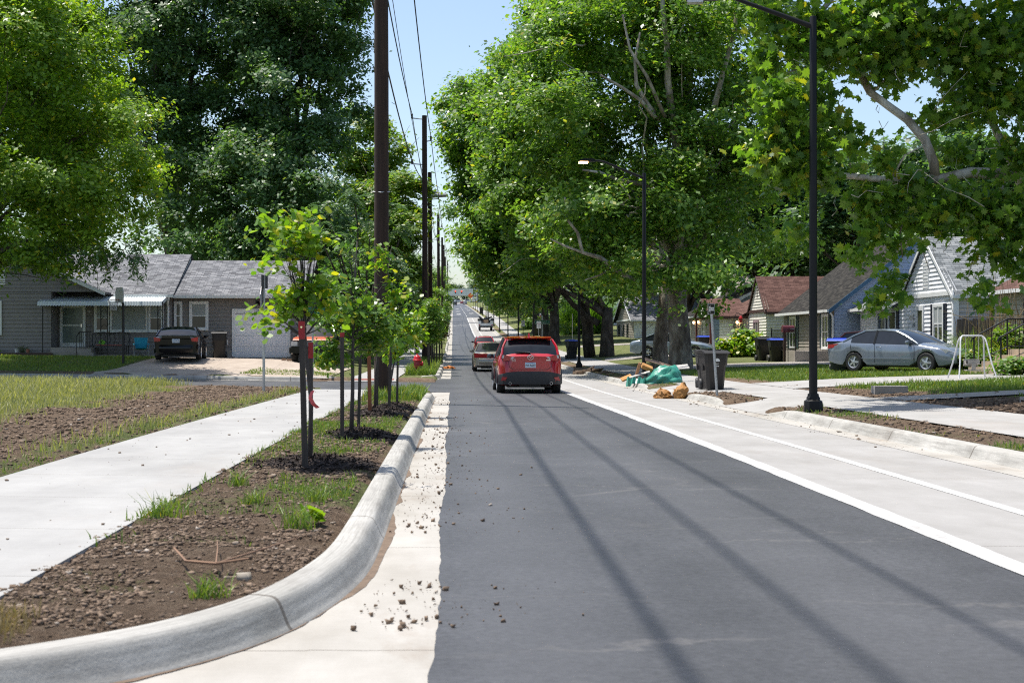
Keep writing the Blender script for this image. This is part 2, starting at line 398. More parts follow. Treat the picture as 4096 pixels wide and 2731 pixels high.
ya = frange(-60, 2, 3) + frange(2, 40, .12) + frange(40, 300, 1.5) + frange(300, 760, 10)
strip('asphalt_road', lambda y: -.09 + (vn(y*0, y, 1.9, 3)-.5)*.045 + (vn(y*0, y, .21, 4)-.5)*.018 + (vn(y*0, y, .09, 5)-.5)*.01, lx, ya, .007, ASPH, 6)
PAINT, _nt, _b = new_mat('road_paint'); _ob = coords(_nt)
_c = ramp(_nt, noise(_nt, _ob, 3, 5, .7), [(.3, (.4, .39, .375)), (.6, (.5, .5, .485))])
_c = mix(_nt, ramp(_nt, noise(_nt, _ob, 28, 5, .75), [(.52, 0), (.66, .85)]), _c, (.27, .26, .25)); _c = mix(_nt, ramp(_nt, noise(_nt, _ob, 2.2, 6, .7, (1, .3, 1)), [(.56, 0), (.7, .5)]), _c, (.27, .25, .23))
_nt.links.new(_c, _b.inputs['Base Color']); _b.inputs['Roughness'].default_value = .75; bumpn(_nt, _b, noise(_nt, _ob, 90, 2), .3, .004)
strip('edge_line', lambda y: lx(y)+(vn(y*0, y, .4, 8)-.5)*.03, lambda y: lx(y)+.185+(vn(y*0, y, .3, 9)-.5)*.02, frange(-40, 0, 5)+frange(0, 60, .3)+frange(60, 284, 3), .0105, PAINT)
strip('lane_line', lambda y: np.interp(y, [0, 60, 150], [4.33, 4.33, 3.7]), lambda y: np.interp(y, [0, 60, 150], [4.46, 4.46, 3.84]), frange(-40, 284, 2), .0065, PAINT)
for k in range(12): strip('centre_dash', 2.85, 2.99, [300+k*26, 312+k*26], .02, PAINT)
for k, (x, y) in enumerate([(1.3, 330), (1.3, 385), (4.5, 345), (4.5, 410), (1.3, 450), (4.5, 480)]):
    strip('turn_arrow', x-.5, x+.5, [y, y+9], .02, PAINT)
strip('crosswalk_line', -.05, 6, [246, 251], .012, ASPH); strip('crosswalk_line', .0, 5.9, [232, 233], .012, PAINT)
# cross street on the left, its rounded corners
def cs_lo(x): return 0
ycs = frange(41.4, 51.61, .6)
strip('cross_street', -90, -.05, ycs, .006, ASPH, 60, zf=lambda X, Y: zr(Y)+.012*np.maximum(-X-.5, 0))
strip('gutter', -90, -6, [51.5, 51.75, 52.0], .014, GUTT, 40, zf=lambda X, Y: zr(Y)+.012*np.maximum(-X-.5, 0))
m = MB()
for (cx, cy_, a0, a1, fl) in ((-7.0, 57.6, -90, 0, 1),):
    pts = []
    for k in range(13):
        t = math.radians(a0+(a1-a0)*k/12); pts.append((cx+6.45*math.cos(t), cy_+6.0*math.sin(t)))
    poly = [(-7, 51.5), (-.02, 51.5), (-.02, 57.6)] + pts[::-1]
    m.add([(x, y, sz(0, y)+.012*max(-x-.5, 0)+.008) for x, y in poly], [tuple(range(len(poly)))])
tag(m.build('cross_street', ASPH), kind='structure')
# kerbs
def kerb(name, path, side, hs=None, h=.15, mat=None):
    """path = bottom-of-face points (x, y); side=+1 puts the back of the kerb to the left of travel."""
    P = [Vector((x, y)) for x, y in path]; n = len(P); hs = hs or [1]*n
    prof = [(-.02, -.03), (-.008, .0), (.004, .012), (.014, .03), (.03, .065), (.046, .1), (.056, .12), (.068, .135), (.085, .145), (.105, .149), (.17, .152), (.205, .15), (.22, .142), (.228, .125), (.23, -.1)]
    m = MB(); u = 0; rows = []
    for i in range(n):
        d = (P[min(i+1, n-1)]-P[max(i-1, 0)]).normalized(); nrm = Vector((-d.y, d.x))*side
        if i: u += (P[i]-P[i-1]).length
        zb = sz(min(max(P[i].x, -.4), 5.8), P[i].y) + (.012*max(-P[i].x-.5, 0) if 50 < P[i].y < 60 and P[i].x < 0 else 0)
        rows.append(([(P[i].x+nrm.x*a, P[i].y+nrm.y*a, zb+.004+(b*hs[i] if b > 0 else b)*h/.15) for a, b in prof], u))
    k = len(prof)
    for i in range(n-1):
        for j in range(k-1):
            (r0, u0), (r1, u1) = rows[i], rows[i+1]
            m.quad(r0[j], r0[j+1], r1[j+1], r1[j], uv=[(prof[j][0], u0), (prof[j+1][0], u0), (prof[j+1][0], u1), (prof[j][0], u1)])
    m.add(rows[0][0], [tuple(range(k))]); m.add(rows[-1][0], [tuple(range(k))])
    return tag(weld(m.build(name, mat or KERBM), 80), kind='structure')
SILT = pm('gutter_silt', (.16, .115, .082), 1, .35, 9, .6, 60)
def silt(path, side, seed):
    r = np.random.default_rng(seed); m = MB(); P = [Vector(p) for p in path]; pr = None
    for i in range(len(P)):
        d = (P[min(i+1, len(P)-1)]-P[max(i-1, 0)]).normalized(); nr = Vector((-d.y, d.x))*-side; wd = .006+.13*max(0, float(vn(P[i].x, P[i].y, .6, seed))-.5)+.014*r.random()*(float(vn(P[i].x, P[i].y, 1.1, seed+5)) > .45)
        a = P[i]-nr*.02; b = P[i]+nr*wd; z = float(zr(P[i].y))+.0045; cur = ((a.x, a.y, z), (b.x, b.y, z))
        if pr: m.quad(pr[0], pr[1], cur[1], cur[0])
        pr = cur
    return tag(m.build('gutter_silt', SILT), kind='structure')
def weld(o, ang):
    import bmesh
    bm = bmesh.new(); bm.from_mesh(o.data); bmesh.ops.remove_doubles(bm, verts=bm.verts, dist=.002); bmesh.ops.recalc_face_normals(bm, faces=bm.faces)
    bm.to_mesh(o.data); bm.free()
    o.data.polygons.foreach_set('use_smooth', [True]*len(o.data.polygons)); o.data.set_sharp_from_angle(angle=math.radians(ang)); return o
KERBM = concrete_mat('kerb_concrete', (.34, .33, .3), (.5, .485, .45), 3.05, (.15, .12, .09), .7, jw=.03, brush=.55)
def dense(pts, s=.4):
    out = []
    for (a, b), (c, d) in zip(pts, pts[1:]):
        L = math.hypot(c-a, d-b); n = max(1, int(L/s)); out += [(a+(c-a)*i/n, b+(d-b)*i/n) for i in range(n)]
    return out + [pts[-1]]
kn = []
cp = KERB_NEAR
for i in range(len(cp)-1):                                  # Catmull-Rom through the bulb
    p0 = cp[max(i-1, 0)]; p1 = cp[i]; p2 = cp[i+1]; p3 = cp[min(i+2, len(cp)-1)]
    for k in range(8):
        t = k/8
        kn.append(tuple(.5*((2*p1[j])+(-p0[j]+p2[j])*t+(2*p0[j]-5*p1[j]+4*p2[j]-p3[j])*t*t+(-p0[j]+3*p1[j]-3*p2[j]+p3[j])*t**3) for j in (0, 1)))
path = kn + dense([(-.47, 9.5), (-.47, 37.8)], .6)
kerb('kerb', path, 1, [1]*(len(path)-3)+[.8, .45, .1]); silt(kn+dense([(-.47, 9.5), (-.47, 37.8)], .15), 1, 3); silt(dense([(5.9, 12), (5.9, 66)], .15), -1, 4)
arc = [(-7+6.3*math.cos(math.radians(a)), 57.9+5.9*math.sin(math.radians(a))) for a in range(-90, 1, 6)]
kerb('kerb', dense([(-70, 52.0), (-7, 52.0)], 3)[:-1] + arc[:8], 1, [1]*(len(dense([(-70, 52.0), (-7, 52.0)], 3)[:-1])+5)+[.6, .3, .08])
kerb('kerb', arc[10:] + dense([(-.5, 58), (-.47, 84)], 1.5) + [(-.47, 86)], 1, [.1, .5]+[1]*(len(arc)-12+len(dense([(-.5, 58), (-.47, 84)], 1.5)))+[.2])
for a, b in ((92, 116), (122, 160), (168, 238), (252, 420), (426, 740)):
    p = dense([(-.47, a), (-.47, b)], 4); kerb('kerb', p, 1, [.1]+[1]*(len(p)-2)+[.1])
ed = [-60] + [v for a in APRONS for v in a]
segs = [(-60, 27.2), (31.2, 37.2), (43.5, 66), (70, 86), (90, 118), (123, 236), (252, 740)]
for a, b in segs:
    p = dense([(5.9, a), (5.9, b)], .5 if b < 70 else 3); n = len(p)
    hs = [min(1, .08+.55*min(i, n-1-i)*(.5 if b < 70 else 3)/1.0) for i in range(n)]
    kerb('kerb', p, -1, hs)
# pavements
def slab_z(X, Y): return zs(X, Y)
strip('left_pavement', -3.8, -2.05, frange(-20, 38.3, .8)+[38.3], .02, WALK, 3, zf=lambda X, Y: zs(X, Y))
strip('left_pavement', lambda y: -3.8-.7*(y-38.3)/2.9, lambda y: -2.05+.5*(y-38.3)/2.9, [38.3, 39, 40, 40.6, 41.2, 41.6], .022, WALK, 3, zf=lambda X, Y: zr(Y)+np.interp(Y, [38, 41.4], [.165, .03]))
m = MB(); zz = [sz(-2.05, y)+.02 for y in (-20, 6, 20, 38.3)]
for (y0, y1) in ((-20, 6), (6, 20), (20, 38.3)): m.quad((-2.05, y0, sz(-2.05, y0)+.02), (-2.05, y1, sz(-2.05, y1)+.02), (-2.05, y1, sz(-2.05, y1)-.12), (-2.05, y0, sz(-2.05, y0)-.12))
tag(m.build('left_pavement_edge', WALK), kind='structure')
strip('left_pavement', lambda y: -3.8-.8*(y < 53), -2.05, frange(52.1, 60, .6)+frange(60, 560, 5), .02, WALK, 3, zf=lambda X, Y: zr(Y)+np.interp(Y, [52, 54.5], [.03, .16]))
BRICKP = pm('brick_red_paving', (.22, .07, .05), .9, .3, 12)
strip('tactile_strip', -4.1, -2.2, [52.6, 53.3], .026, BRICKP, 2, zf=lambda X, Y: zr(Y)+np.interp(Y, [52, 54.5], [.03, .16]))
strip('right_pavement', 7.0, 9.0, frange(-20, 60, .8)+frange(60, 560, 5), .02, WALKR, 3, zf=lambda X, Y: zs(X, Y))
for a, b in APRONS:
    strip('driveway_apron', lambda y: 5.88+0*y, 7.02, frange(a-.45, b+.46, .3), .012, WALKR, 6,
          zf=lambda X, Y: zr(Y)+np.interp(X, [5.88, 6.2, 7.02], [0, .05, .165])+.0*Y)
DRV = concrete_mat('driveway_concrete', (.33, .27, .22), (.47, .4, .335), 3.0, (.2, .14, .1), .4, jx=2.4)
DRVD = concrete_mat('old_driveway_concrete', (.24, .22, .2), (.36, .33, .3), 3.0, (.14, .12, .1), .4)
strip('left_driveway', lambda y: -12.6+(y-65)*.06, lambda y: -4.6+0*y, [52.3, 53, 54, 55.5, 57, 59, 61, 63, 65.2], .03, DRV, 12, zf=zs)
strip('left_driveway', lambda y: -13.4+0*y, lambda y: -7.5+0*y, [52.0, 52.4, 52.9], .036, WALK, 12, zf=lambda X, Y: zr(Y)+.012*np.maximum(-X-.5, 0)+np.interp(Y, [52, 53], [0.02, .16]))
strip('right_driveway', 9.0, 17.5, [37.6, 39, 41, 43], .028, WALKR, 8, zf=zs)
strip('right_driveway', 9.0, 15.5, [28.4, 29.3, 30.2], .03, WALKR, 8, zf=zs)
strip('right_driveway', 9.0, 19, [62.0, 64, 66, 68.5], .03, DRVD, 8, zf=zs)
strip('right_driveway', 9.0, 20, [84, 86.5, 89], .03, DRVD, 8, zf=zs)
strip('right_driveway', 9.0, 24, [119, 121, 124], .03, DRVD, 8, zf=zs)
# ---------------------------------------------------------------- foliage helpers
STAR = np.array([(0,-.5),(.1,-.3),(.33,-.38),(.28,-.16),(.52,.02),(.27,.1),(.3,.3),(.12,.24),(0,.55),(-.12,.24),(-.3,.3),(-.27,.1),(-.52,.02),(-.28,-.16),(-.33,-.38),(-.1,-.3)])
ROUND = np.array([(0,-.5),(.3,-.42),(.5,-.1),(.42,.2),(0,.55),(-.42,.2),(-.5,-.1),(-.3,-.42)])
QUAD = np.array([(0,-.5),(.3,.02),(0,.5),(-.3,-.02)])
LONG = np.array([(0,-.5),(.15,.0),(0,.5),(-.15,0)])
def unit(a): return a/np.maximum(np.linalg.norm(a, axis=-1, keepdims=True), 1e-9)
def leaves_mesh(name, c, size, shape, up=.5, out=None, seed=0, droop=0.0, per=1):
    r = np.random.default_rng(seed); n = len(c)
    nr = r.normal(size=(n, 3)); nr[:, 2] = np.abs(nr[:, 2])
    if per > 3 and n % per == 0:                        # leaves of one sprig lie roughly alike
        q = r.normal(size=(n//per, 3)); q[:, 2] = np.abs(q[:, 2])*1.2; nr = nr*.6+np.repeat(unit(q), per, 0)*.75
    nr = unit(nr*.75 + np.array([0, 0, up]) + (out*.6 if out is not None else 0))
    t = unit(np.cross(nr, r.normal(size=(n, 3))))
    if droop: t = unit(t + np.array([0, 0, -droop])); nr = unit(nr - t*(nr*t).sum(1, keepdims=True))
    b = np.cross(nr, t); k = len(shape); s = size*(.45+1.1*r.random(n))
    a = shape[None, :, 0]*s[:, None]; d = shape[None, :, 1]*s[:, None]
    bend = -(np.abs(shape[None, :, 0])*.35 + shape[None, :, 1]**2*.35)*s[:, None]
    co = c[:, None]+b[:, None]*a[..., None]+t[:, None]*d[..., None]+nr[:, None]*bend[..., None]
    me = bpy.data.meshes.new(name); fill_mesh(me, co.reshape(-1, 3), np.arange(n*k).reshape(n, k)); return me
def clump_points(blobs, n, per, sig, seed, shell=.45, keep=None, bough=True):
    """blobs (x,y,z,rx,ry,rz); clumps sit towards each blob's outside; returns leaf centres, outward dirs"""
    r = np.random.default_rng(seed); B = np.array(blobs, float)
    wgt = (B[:, 3]*B[:, 4]*B[:, 5])**(2/3); wgt /= wgt.sum(); nc = max(1, n//per)
    if bough and nc > 150:                                        # boughs first, then twig clumps on every bough
        ns = max(12, int(nc/9)); k = r.choice(len(B), ns, p=wgt); d = unit(r.normal(size=(ns, 3))); rad = r.random(ns)**shell
        sc = B[k, :3] + d*(rad*(.72+.5*r.random(ns)))[:, None]*B[k, 3:6]
        rs = np.clip(.26*B[k, 3:6].mean(1), sig*1.3, sig*2.8)*(.6+.8*r.random(ns))
        j = r.choice(ns, nc, p=rs**2/np.sum(rs**2)); e = unit(r.normal(size=(nc, 3)))*(r.random(nc)**.4)[:, None]
        cc = sc[j] + e*rs[j][:, None]*np.array([1, 1, .55]); d = unit(d[j]+e)
    else:
        k = r.choice(len(B), nc, p=wgt); d = unit(r.normal(size=(nc, 3))); rad = r.random(nc)**shell
        cc = B[k, :3] + d*(rad*(.86+.3*r.random(nc)))[:, None]*B[k, 3:6]
    if keep is not None: q = keep(cc); cc = cc[q]; d = d[q]; nc = len(cc)
    cs = sig*(.6+.8*r.random(nc))
    pts = np.repeat(cc, per, 0) + r.normal(size=(nc*per, 3))*np.repeat(cs, per)[:, None]*np.array([1, 1, .62])
    return pts, np.repeat(d, per, 0), cc
def crown(name, blobs, n, size, mat, parent=None, shape=QUAD, per=45, sig=.5, seed=1, up=.5, shell=.45, droop=0, keep=None):
    p, o, cc = clump_points(blobs, n, per, sig, seed, shell, keep)
    if parent is not None:
        p = p - np.array(wm(parent).translation)
    me = leaves_mesh(name, p, size, shape, up, o, seed, droop, per)
    return link(name, me, mat, parent)
def limb(m, p0, p1, r0, r1, rng, wob=.12, n=6, sag=0, sides=8):
    p0 = Vector(p0); p1 = Vector(p1); L = (p1-p0).length; pts = []; rr = []
    for i in range(n+1):
        t = i/n; q = p0.lerp(p1, t); s = math.sin(PI*t)
        q += Vector((rng.uniform(-1, 1), rng.uniform(-1, 1), rng.uniform(-1, 1)))*wob*L*.12*s + Vector((0, 0, sag*L*s))
        pts.append(q); rr.append(r0+(r1-r0)*t)
    m.tube(pts, rr, sides); return pts
def bark_mat(name, c0, c1, c2, scale=3, bump=.8):
    m, nt, b = new_mat(name); v = coords(nt)
    f = noise(nt, v, scale, 5, .65, (1, 1, .45)); col = ramp(nt, f, [(.38, c0), (.5, c1), (.62, c2)])
    col = mix(nt, .6, col, ramp(nt, noise(nt, v, scale*6, 4, .7, (1, 1, .25)), [(.3, .4), (.7, 1.2)]), 'MULTIPLY')
    nt.links.new(col, b.inputs['Base Color']); b.inputs['Roughness'].default_value = .95
    bumpn(nt, b, noise(nt, v, scale*7, 5, .7, (1, 1, .2)), bump, .05); return m
BARKD = bark_mat('dark_bark', (.035, .027, .02), (.07, .055, .042), (.12, .1, .08))
BARKS = bark_mat('sycamore_bark', (.1, .075, .055), (.22, .18, .14), (.36, .32, .26), 2.2)
BARKW = bark_mat('pale_sycamore_bark', (.22, .18, .13), (.42, .38, .31), (.6, .57, .5), 1.6, .3)
BARKT = bark_mat('tan_sycamore_bark', (.15, .12, .09), (.3, .265, .21), (.46, .43, .37), 1.8, .4)
L_ELM = leaf_mat('elm_leaf', (.085, .18, .018), (.24, .37, .04), .48, .42, .07)
L_DARK = leaf_mat('silver_maple_leaf', (.042, .1, .036), (.12, .22, .08), .4, .42, .03)
L_MID = leaf_mat('mid_green_leaf', (.08, .17, .03), (.2, .31, .06), .46, .42, .12)
L_SYC = leaf_mat('sycamore_leaf', (.05, .135, .024), (.2, .33, .058), .5, .38, .06)
L_SYCN = leaf_mat('near_sycamore_leaf', (.055, .14, .02), (.18, .3, .04), .5, .36, .07)
L_BUD = leaf_mat('redbud_leaf', (.09, .2, .02), (.2, .33, .03), .5, .4, .25)
L_SAP = leaf_mat('sapling_leaf', (.06, .15, .02), (.15, .26, .045), .42, .38, .14)
L_SUM = leaf_mat('pinnate_leaf', (.04, .1, .03), (.085, .17, .055), .3, .4, 0)
L_FAR = leaf_mat('far_leaf', (.065, .15, .04), (.17, .28, .075), .42, .45, .1)
L_GRASS = leaf_mat('grass_blade', (.085, .16, .03), (.19, .27, .06), .35, .5, .1)
L_DRY = leaf_mat('dry_grass_blade', (.18, .21, .08), (.4, .38, .2), .35, .6, 0)
L_STRAW = leaf_mat('straw', (.22, .16, .09), (.38, .29, .17), .2, .7, 0)
def crown_blobs(cx, cy, cz, R, Rz, n, seed, k=.5):
    r = np.random.default_rng(seed); out = [(cx, cy, cz, R*.72, R*.72, Rz*.78)]
    for i in range(n):
        d = unit(r.normal(size=(1, 3)))[0]; d[2] = d[2]*.9+.08
        s = k*(.7+.6*r.random())
        out.append((cx+d[0]*R*.72, cy+d[1]*R*.72, cz+d[2]*Rz*.72, R*s, R*s, Rz*s*.85))
    return out
def tree(name, label, base, trunk_r, fork, blobs, n, size, lm, bm, seed, group=None, shape=QUAD, per=45, sig=.5, shell=.45, droop=0, nlimb=8, wob=.12, flare=1.7, keep=None, up=.5, limbmat=None):
    x, y = base[:2]; z = base[2] if len(base) > 2 else gz(x, y)-.05
    t = thing(name, label, 'tree', (x, y, z), 0, group); rng = random.Random(seed); m = MB()
    top = Vector((x+rng.uniform(-.3, .3), y+rng.uniform(-.3, .3), z+fork))
    m.tube([(x, y, z-.2), (x, y, z+.15), (x+.02, y, z+.5), (x, y, z+1.2), ((x+top.x)/2+rng.uniform(-.1, .1), (y+top.y)/2, z+fork*.55), top],
           [trunk_r*flare, trunk_r*(1+(flare-1)*.6), trunk_r*1.12, trunk_r, trunk_r*.92, trunk_r*.8], 14)
    ml = m if limbmat is None else MB()
    bl = sorted(blobs, key=lambda b: -b[3]*b[4])[:nlimb]
    for b in bl:
        c = Vector(b[:3]); pts = limb(ml, top-Vector((0, 0, rng.uniform(0, fork*.25))), c, trunk_r*.45, trunk_r*.12, rng, wob, 7, .05)
        for k in range(3):
            e = c+Vector((rng.gauss(0, 1)*b[3], rng.gauss(0, 1)*b[4], rng.gauss(0, 1)*b[5]))*.55
            limb(ml, pts[rng.randint(3, 6)], e, trunk_r*.13, trunk_r*.03, rng, wob*2.5+.2, 7, .04, 5)
    m.build('trunk', bm, t, 180)
    if limbmat is not None: ml.build('limbs', limbmat, t, 180)
    crown('crown', blobs, n, size, lm, t, shape, per, sig, seed, up, shell, droop, keep)
    return t
PXC = 1812.0; PYC = 1368.0; FPX = 5689.0
def at(px, py, Y): return ((px-PXC)*Y/FPX, Y, CAMZ-(py-PYC)*Y/FPX)
def pblob(px, py, Y, rpx, ry=None, k=1.0):
    x, y, z = at(px, py, Y); r = rpx*Y/FPX; return (x, y, z, r, ry or r, r*k)
# ---------------------------------------------------------------- trees, left side
elm = [pblob(150, 180, 55, 330, 5), pblob(-100, 450, 54, 360, 6), pblob(350, 520, 54, 250, 4), pblob(150, 760, 53, 330, 4.5, .8), pblob(480, 420, 55, 130, 2.5),
       pblob(430, 720, 53, 210, 3), pblob(-250, 900, 54, 300, 5), pblob(120, 960, 52, 280, 3, .55), pblob(350, 950, 52, 210, 2.6, .55), pblob(540, 560, 54, 110, 2), pblob(330, 120, 56, 170, 3), pblob(20, 20, 57, 380, 6), (-17.5, 61.5, 9.5, 4, 4, 3.5), (-15.8, 61, 10.5, 2.4, 3, 2.5), (-19, 60, 13, 4.5, 4.5, 4), pblob(560, 700, 53, 85, 1.5), pblob(400, 300, 56, 130, 2.5)]
t_elm = tree('elm_tree', 'bright yellow-green elm with drooping twigs at the left edge, hanging over the grey roof', (-20.5, 55), .42, 3.2, elm, 190000, .145, L_ELM, BARKD, 11, None, QUAD*1.15, 50, .3, .4, .3, 9, .12, 1.7, None, .3)
# drooping twig curtains in front of the roof
m = MB(); rr = random.Random(5); pts = []
for k in range(46):
    px = rr.uniform(10, 560); y0 = rr.uniform(950, 1040); y1 = y0+rr.uniform(60, 170)*(1-.3*abs(px-330)/330); Y = rr.uniform(51, 54)
    a = at(px, y0, Y); b = at(px+rr.uniform(-25, 60), y1, Y); c = at(px+rr.uniform(5, 40), (y0+y1)/2, Y)
    m.tube([a, c, b], [.014, .01, .004], 4)
    for i in range(26):
        t = rr.random(); q = [(1-t)**2*a[j]+2*t*(1-t)*c[j]+t*t*b[j]+rr.gauss(0, .12) for j in range(3)]; pts.append(q)
m.build('twigs', BARKD, t_elm)['kind'] = 'stuff'
P = np.array(pts)-np.array(wm(t_elm).translation); link('hanging_leaves', leaves_mesh('hanging_leaves', P, .17, LONG*1.3, .3, None, 3, .6), L_DARK, t_elm)
dk1 = [pblob(700, 180, 92, 260, 6), pblob(560, 480, 90, 240, 5), pblob(760, 560, 90, 230, 5), pblob(620, 780, 86, 250, 5), pblob(820, 860, 84, 200, 4), pblob(480, 80, 94, 260, 6), pblob(830, -60, 92, 250, 6), pblob(600, -120, 94, 300, 6), pblob(650, 960, 82, 190, 4, .5), pblob(880, 250, 96, 170, 4), pblob(870, 640, 95, 190, 4.5), pblob(700, 400, 96, 200, 5)]
tree('maple_tree', 'tall dark maple behind the grey house roof, left of the gap where sky shows through', (-18, 92), .55, 6, dk1, 120000, .22, L_DARK, BARKD, 21, 'dark trees behind the grey house', QUAD*1.15, 60, .42, .38, .3, 9, .12, 1.7, None, .25)
dk2 = [pblob(1080, 120, 90, 230, 6), pblob(1250, 60, 88, 200, 5), pblob(1330, 260, 88, 150, 4), pblob(1150, 380, 88, 220, 5), pblob(1330, 480, 87, 130, 3.5), pblob(1200, 620, 85, 210, 5), pblob(1020, 640, 86, 190, 5), pblob(1000, 880, 84, 210, 4), pblob(1250, 850, 82, 200, 4, .9), pblob(1050, -90, 92, 280, 6), pblob(1290, -90, 90, 160, 5), pblob(940, 420, 92, 110, 3), pblob(1390, 180, 88, 75, 2), pblob(1130, 970, 82, 220, 4, .5), pblob(1080, 480, 94, 200, 4.5), pblob(1150, 760, 92, 200, 4)]
tree('maple_tree', 'tall dark maple behind the garage roof, its ragged right edge against the sky', (-11, 90), .6, 5, dk2, 150000, .22, L_DARK, BARKD, 22, 'dark trees behind the grey house', QUAD*1.15, 60, .42, .38, .3, 11, .12, 1.7, None, .25)
bk = [(-30, 105, 8, 9, 5, 8), (-20, 108, 7, 8, 5, 8), (-11, 106, 6, 6, 5, 7), (-6, 102, 4, 3.5, 4, 5)]
tree('shade_tree', 'dense dark tree filling the gaps low behind the two tall maples', (-20, 108), .4, 4, bk, 26000, .42, L_DARK, BARKD, 23, None, QUAD, 50, .8, .6)
md = [pblob(1480, 560, 112, 150, 3.5), pblob(1590, 620, 112, 95, 2.5), pblob(1430, 700, 112, 150, 3.5), pblob(1600, 760, 110, 70, 2), pblob(1500, 820, 110, 150, 3), pblob(1560, 500, 113, 70, 2), pblob(1620, 700, 111, 45, 1.4)]
tree('cottonwood_tree', 'loose lighter green tree with sky gaps, beyond and left of the nearest pole', (-6.2, 112), .35, 6, md, 17000, .27, L_MID, BARKD, 24, None, QUAD*1.2, 30, .4, .4, 0, 7)
md2 = [pblob(1580, 800, 100, 130, 2.6, 1.1), pblob(1660, 870, 98, 70, 1.6, 1.2), pblob(1590, 960, 97, 140, 2.5, .9), pblob(1540, 860, 98, 110, 2.2), pblob(1630, 740, 102, 70, 1.6)]
tree('boxelder_tree', 'yellow-green tree just left of the second utility pole', (-4.0, 99), .25, 3, md2, 13000, .25, L_MID, BARKD, 25, None, QUAD*1.2, 30, .35, .45, 0, 5)
# pinnate tree
tt = thing('ailanthus_tree', 'ailanthus with long feathery drooping fronds behind the nearest utility pole', 'tree', (-4.6, 74, gz(-4.6, 74)))
m = MB(); rr = random.Random(9); fr = []; rac = MB()
cl = [pblob(1310, 830, 73, 70), pblob(1420, 790, 73, 60), pblob(1560, 830, 74, 70), pblob(1600, 930, 74, 60), pblob(1340, 950, 72, 80), pblob(1480, 900, 73, 80), pblob(1260, 890, 72, 50), pblob(1520, 1010, 73, 80), pblob(1400, 1020, 72, 70)]
for b in cl:
    c = Vector(b[:3]); limb(m, (-4.6, 74, wm(tt).translation.z+1), c-Vector((0, 0, b[5]*.4)), .09, .03, rr, .1, 5, .04, 6)
    for k in range(15):
        az = rr.uniform(0, 2*PI); L = rr.uniform(.75, 1.35); el = rr.uniform(.1, .9)
        o = c+Vector((rr.gauss(0, .3), rr.gauss(0, .3), rr.gauss(0, .25)))*b[3]
        prev = o; rp = [o]
        for i in range(12):
            t = (i+1)/12; p = o+Vector((math.cos(az)*L*t, math.sin(az)*L*t, L*(el*t-1.1*t*t))); rp.append(p)
            side = Vector((-math.sin(az), math.cos(az), 0)); ll = .26*math.sin(PI*min(.95, t*.85+.12)); d = (p-prev).normalized()
            for s in (-1, 1):
                tip = p+side*s*ll+Vector((0, 0, -.35*ll)); wv = d*.045
                fr.append((p-wv*.4, p+side*s*ll*.5-wv+Vector((0, 0, -.06*ll)), tip, p+side*s*ll*.5+wv+Vector((0, 0, -.06*ll))))
            prev = p
        rac.tube([rp[0], rp[4], rp[8], rp[12]], [.012, .009, .006, .003], 3, False)
mm = MB()
for q in fr: mm.quad(*q)
m.build('trunk', BARKD, tt, 180); rac.build('stalks', pm('green_stalk', (.12, .15, .04), .7), tt); mm.build('crown', L_SUM, tt)
def shrub(name, label, blobs, n, size, lm, seed, group=None, shape=QUAD, sig=.2, cat='shrub', per=30, droop=0, up=.5, shell=.5):
    x, y = np.mean([b[0] for b in blobs]), np.mean([b[1] for b in blobs])
    t = thing(name, label, cat, (x, y, gz(x, y)), 0, group); m = MB(); rr = random.Random(seed)
    for b in blobs:
        for k in range(3): limb(m, (x+rr.uniform(-.1, .1), y, gz(x, y)-.03), (b[0]+rr.uniform(-.4, .4)*b[3], b[1]+rr.uniform(-.4, .4)*b[4], b[2]+.2*b[5]), .02, .006, rr, .2, 4, 0, 4)
    m.build('stems', BARKD, t); crown('foliage', blobs, n, size, lm, t, shape, per, sig, seed, up, shell, droop); return t
shrub('bush', 'dense mid-green bushes left of the pavement beyond the red hydrant', [pblob(1330, 1180, 76, 110, 1.5), pblob(1450, 1130, 77, 120, 1.6), pblob(1560, 1120, 80, 110, 2), pblob(1500, 1260, 78, 90, 1.2), pblob(1600, 1250, 84, 80, 2), pblob(1400, 1290, 76, 80, 1.2)], 15000, .19, L_DARK, 31, None, QUAD*1.2, .3)
shrub('bush', 'light green scrubby growth hanging over the far pavement behind the second pole', [pblob(1640, 1080, 96, 60, 1.5), pblob(1690, 1130, 104, 50, 1.5), pblob(1660, 1210, 110, 60, 3), pblob(1730, 1170, 150, 35, 2), pblob(1640, 1000, 98, 50, 1.2), pblob(1600, 1350, 92, 50, 2)], 9000, .2, L_MID, 32, None, QUAD*1.2, .3)
# rows of trees far along both sides: one prototype each, copied
fb = crown_blobs(0, 0, 10.5, 7.2, 6.8, 9, 41)
far_t = tree('street_tree', 'x', (0, 0, 0), .45, 4, fb, 24000, .4, L_FAR, BARKD, 41, None, QUAD, 40, .65)
far_t.location = (-14, 128, float(zr(128))); tag(far_t, 'rounded tree left of the street behind the third utility pole', None, 'trees along the left side of the street')
WORDS = ['nearest', 'second', 'third', 'fourth', 'fifth', 'sixth', 'seventh', 'eighth', 'ninth', 'tenth', 'eleventh', 'twelfth', 'thirteenth', 'fourteenth', 'fifteenth', 'sixteenth', 'seventeenth', 'eighteenth']
for k, (x, y, s) in enumerate([(-11, 150, .8), (-9.5, 180, .8), (-9.5, 215, .85), (-9, 255, .8), (-9, 300, .85), (-9.5, 350, .9), (-10, 410, .9), (-10, 480, 1), (-11, 560, 1)]):
    dup(far_t, (x, y, float(zr(y))), k*1.3, WORDS[k]+' rounded tree in the left row beyond the bushes, counted from the camera', 'trees along the left side of the street', s)
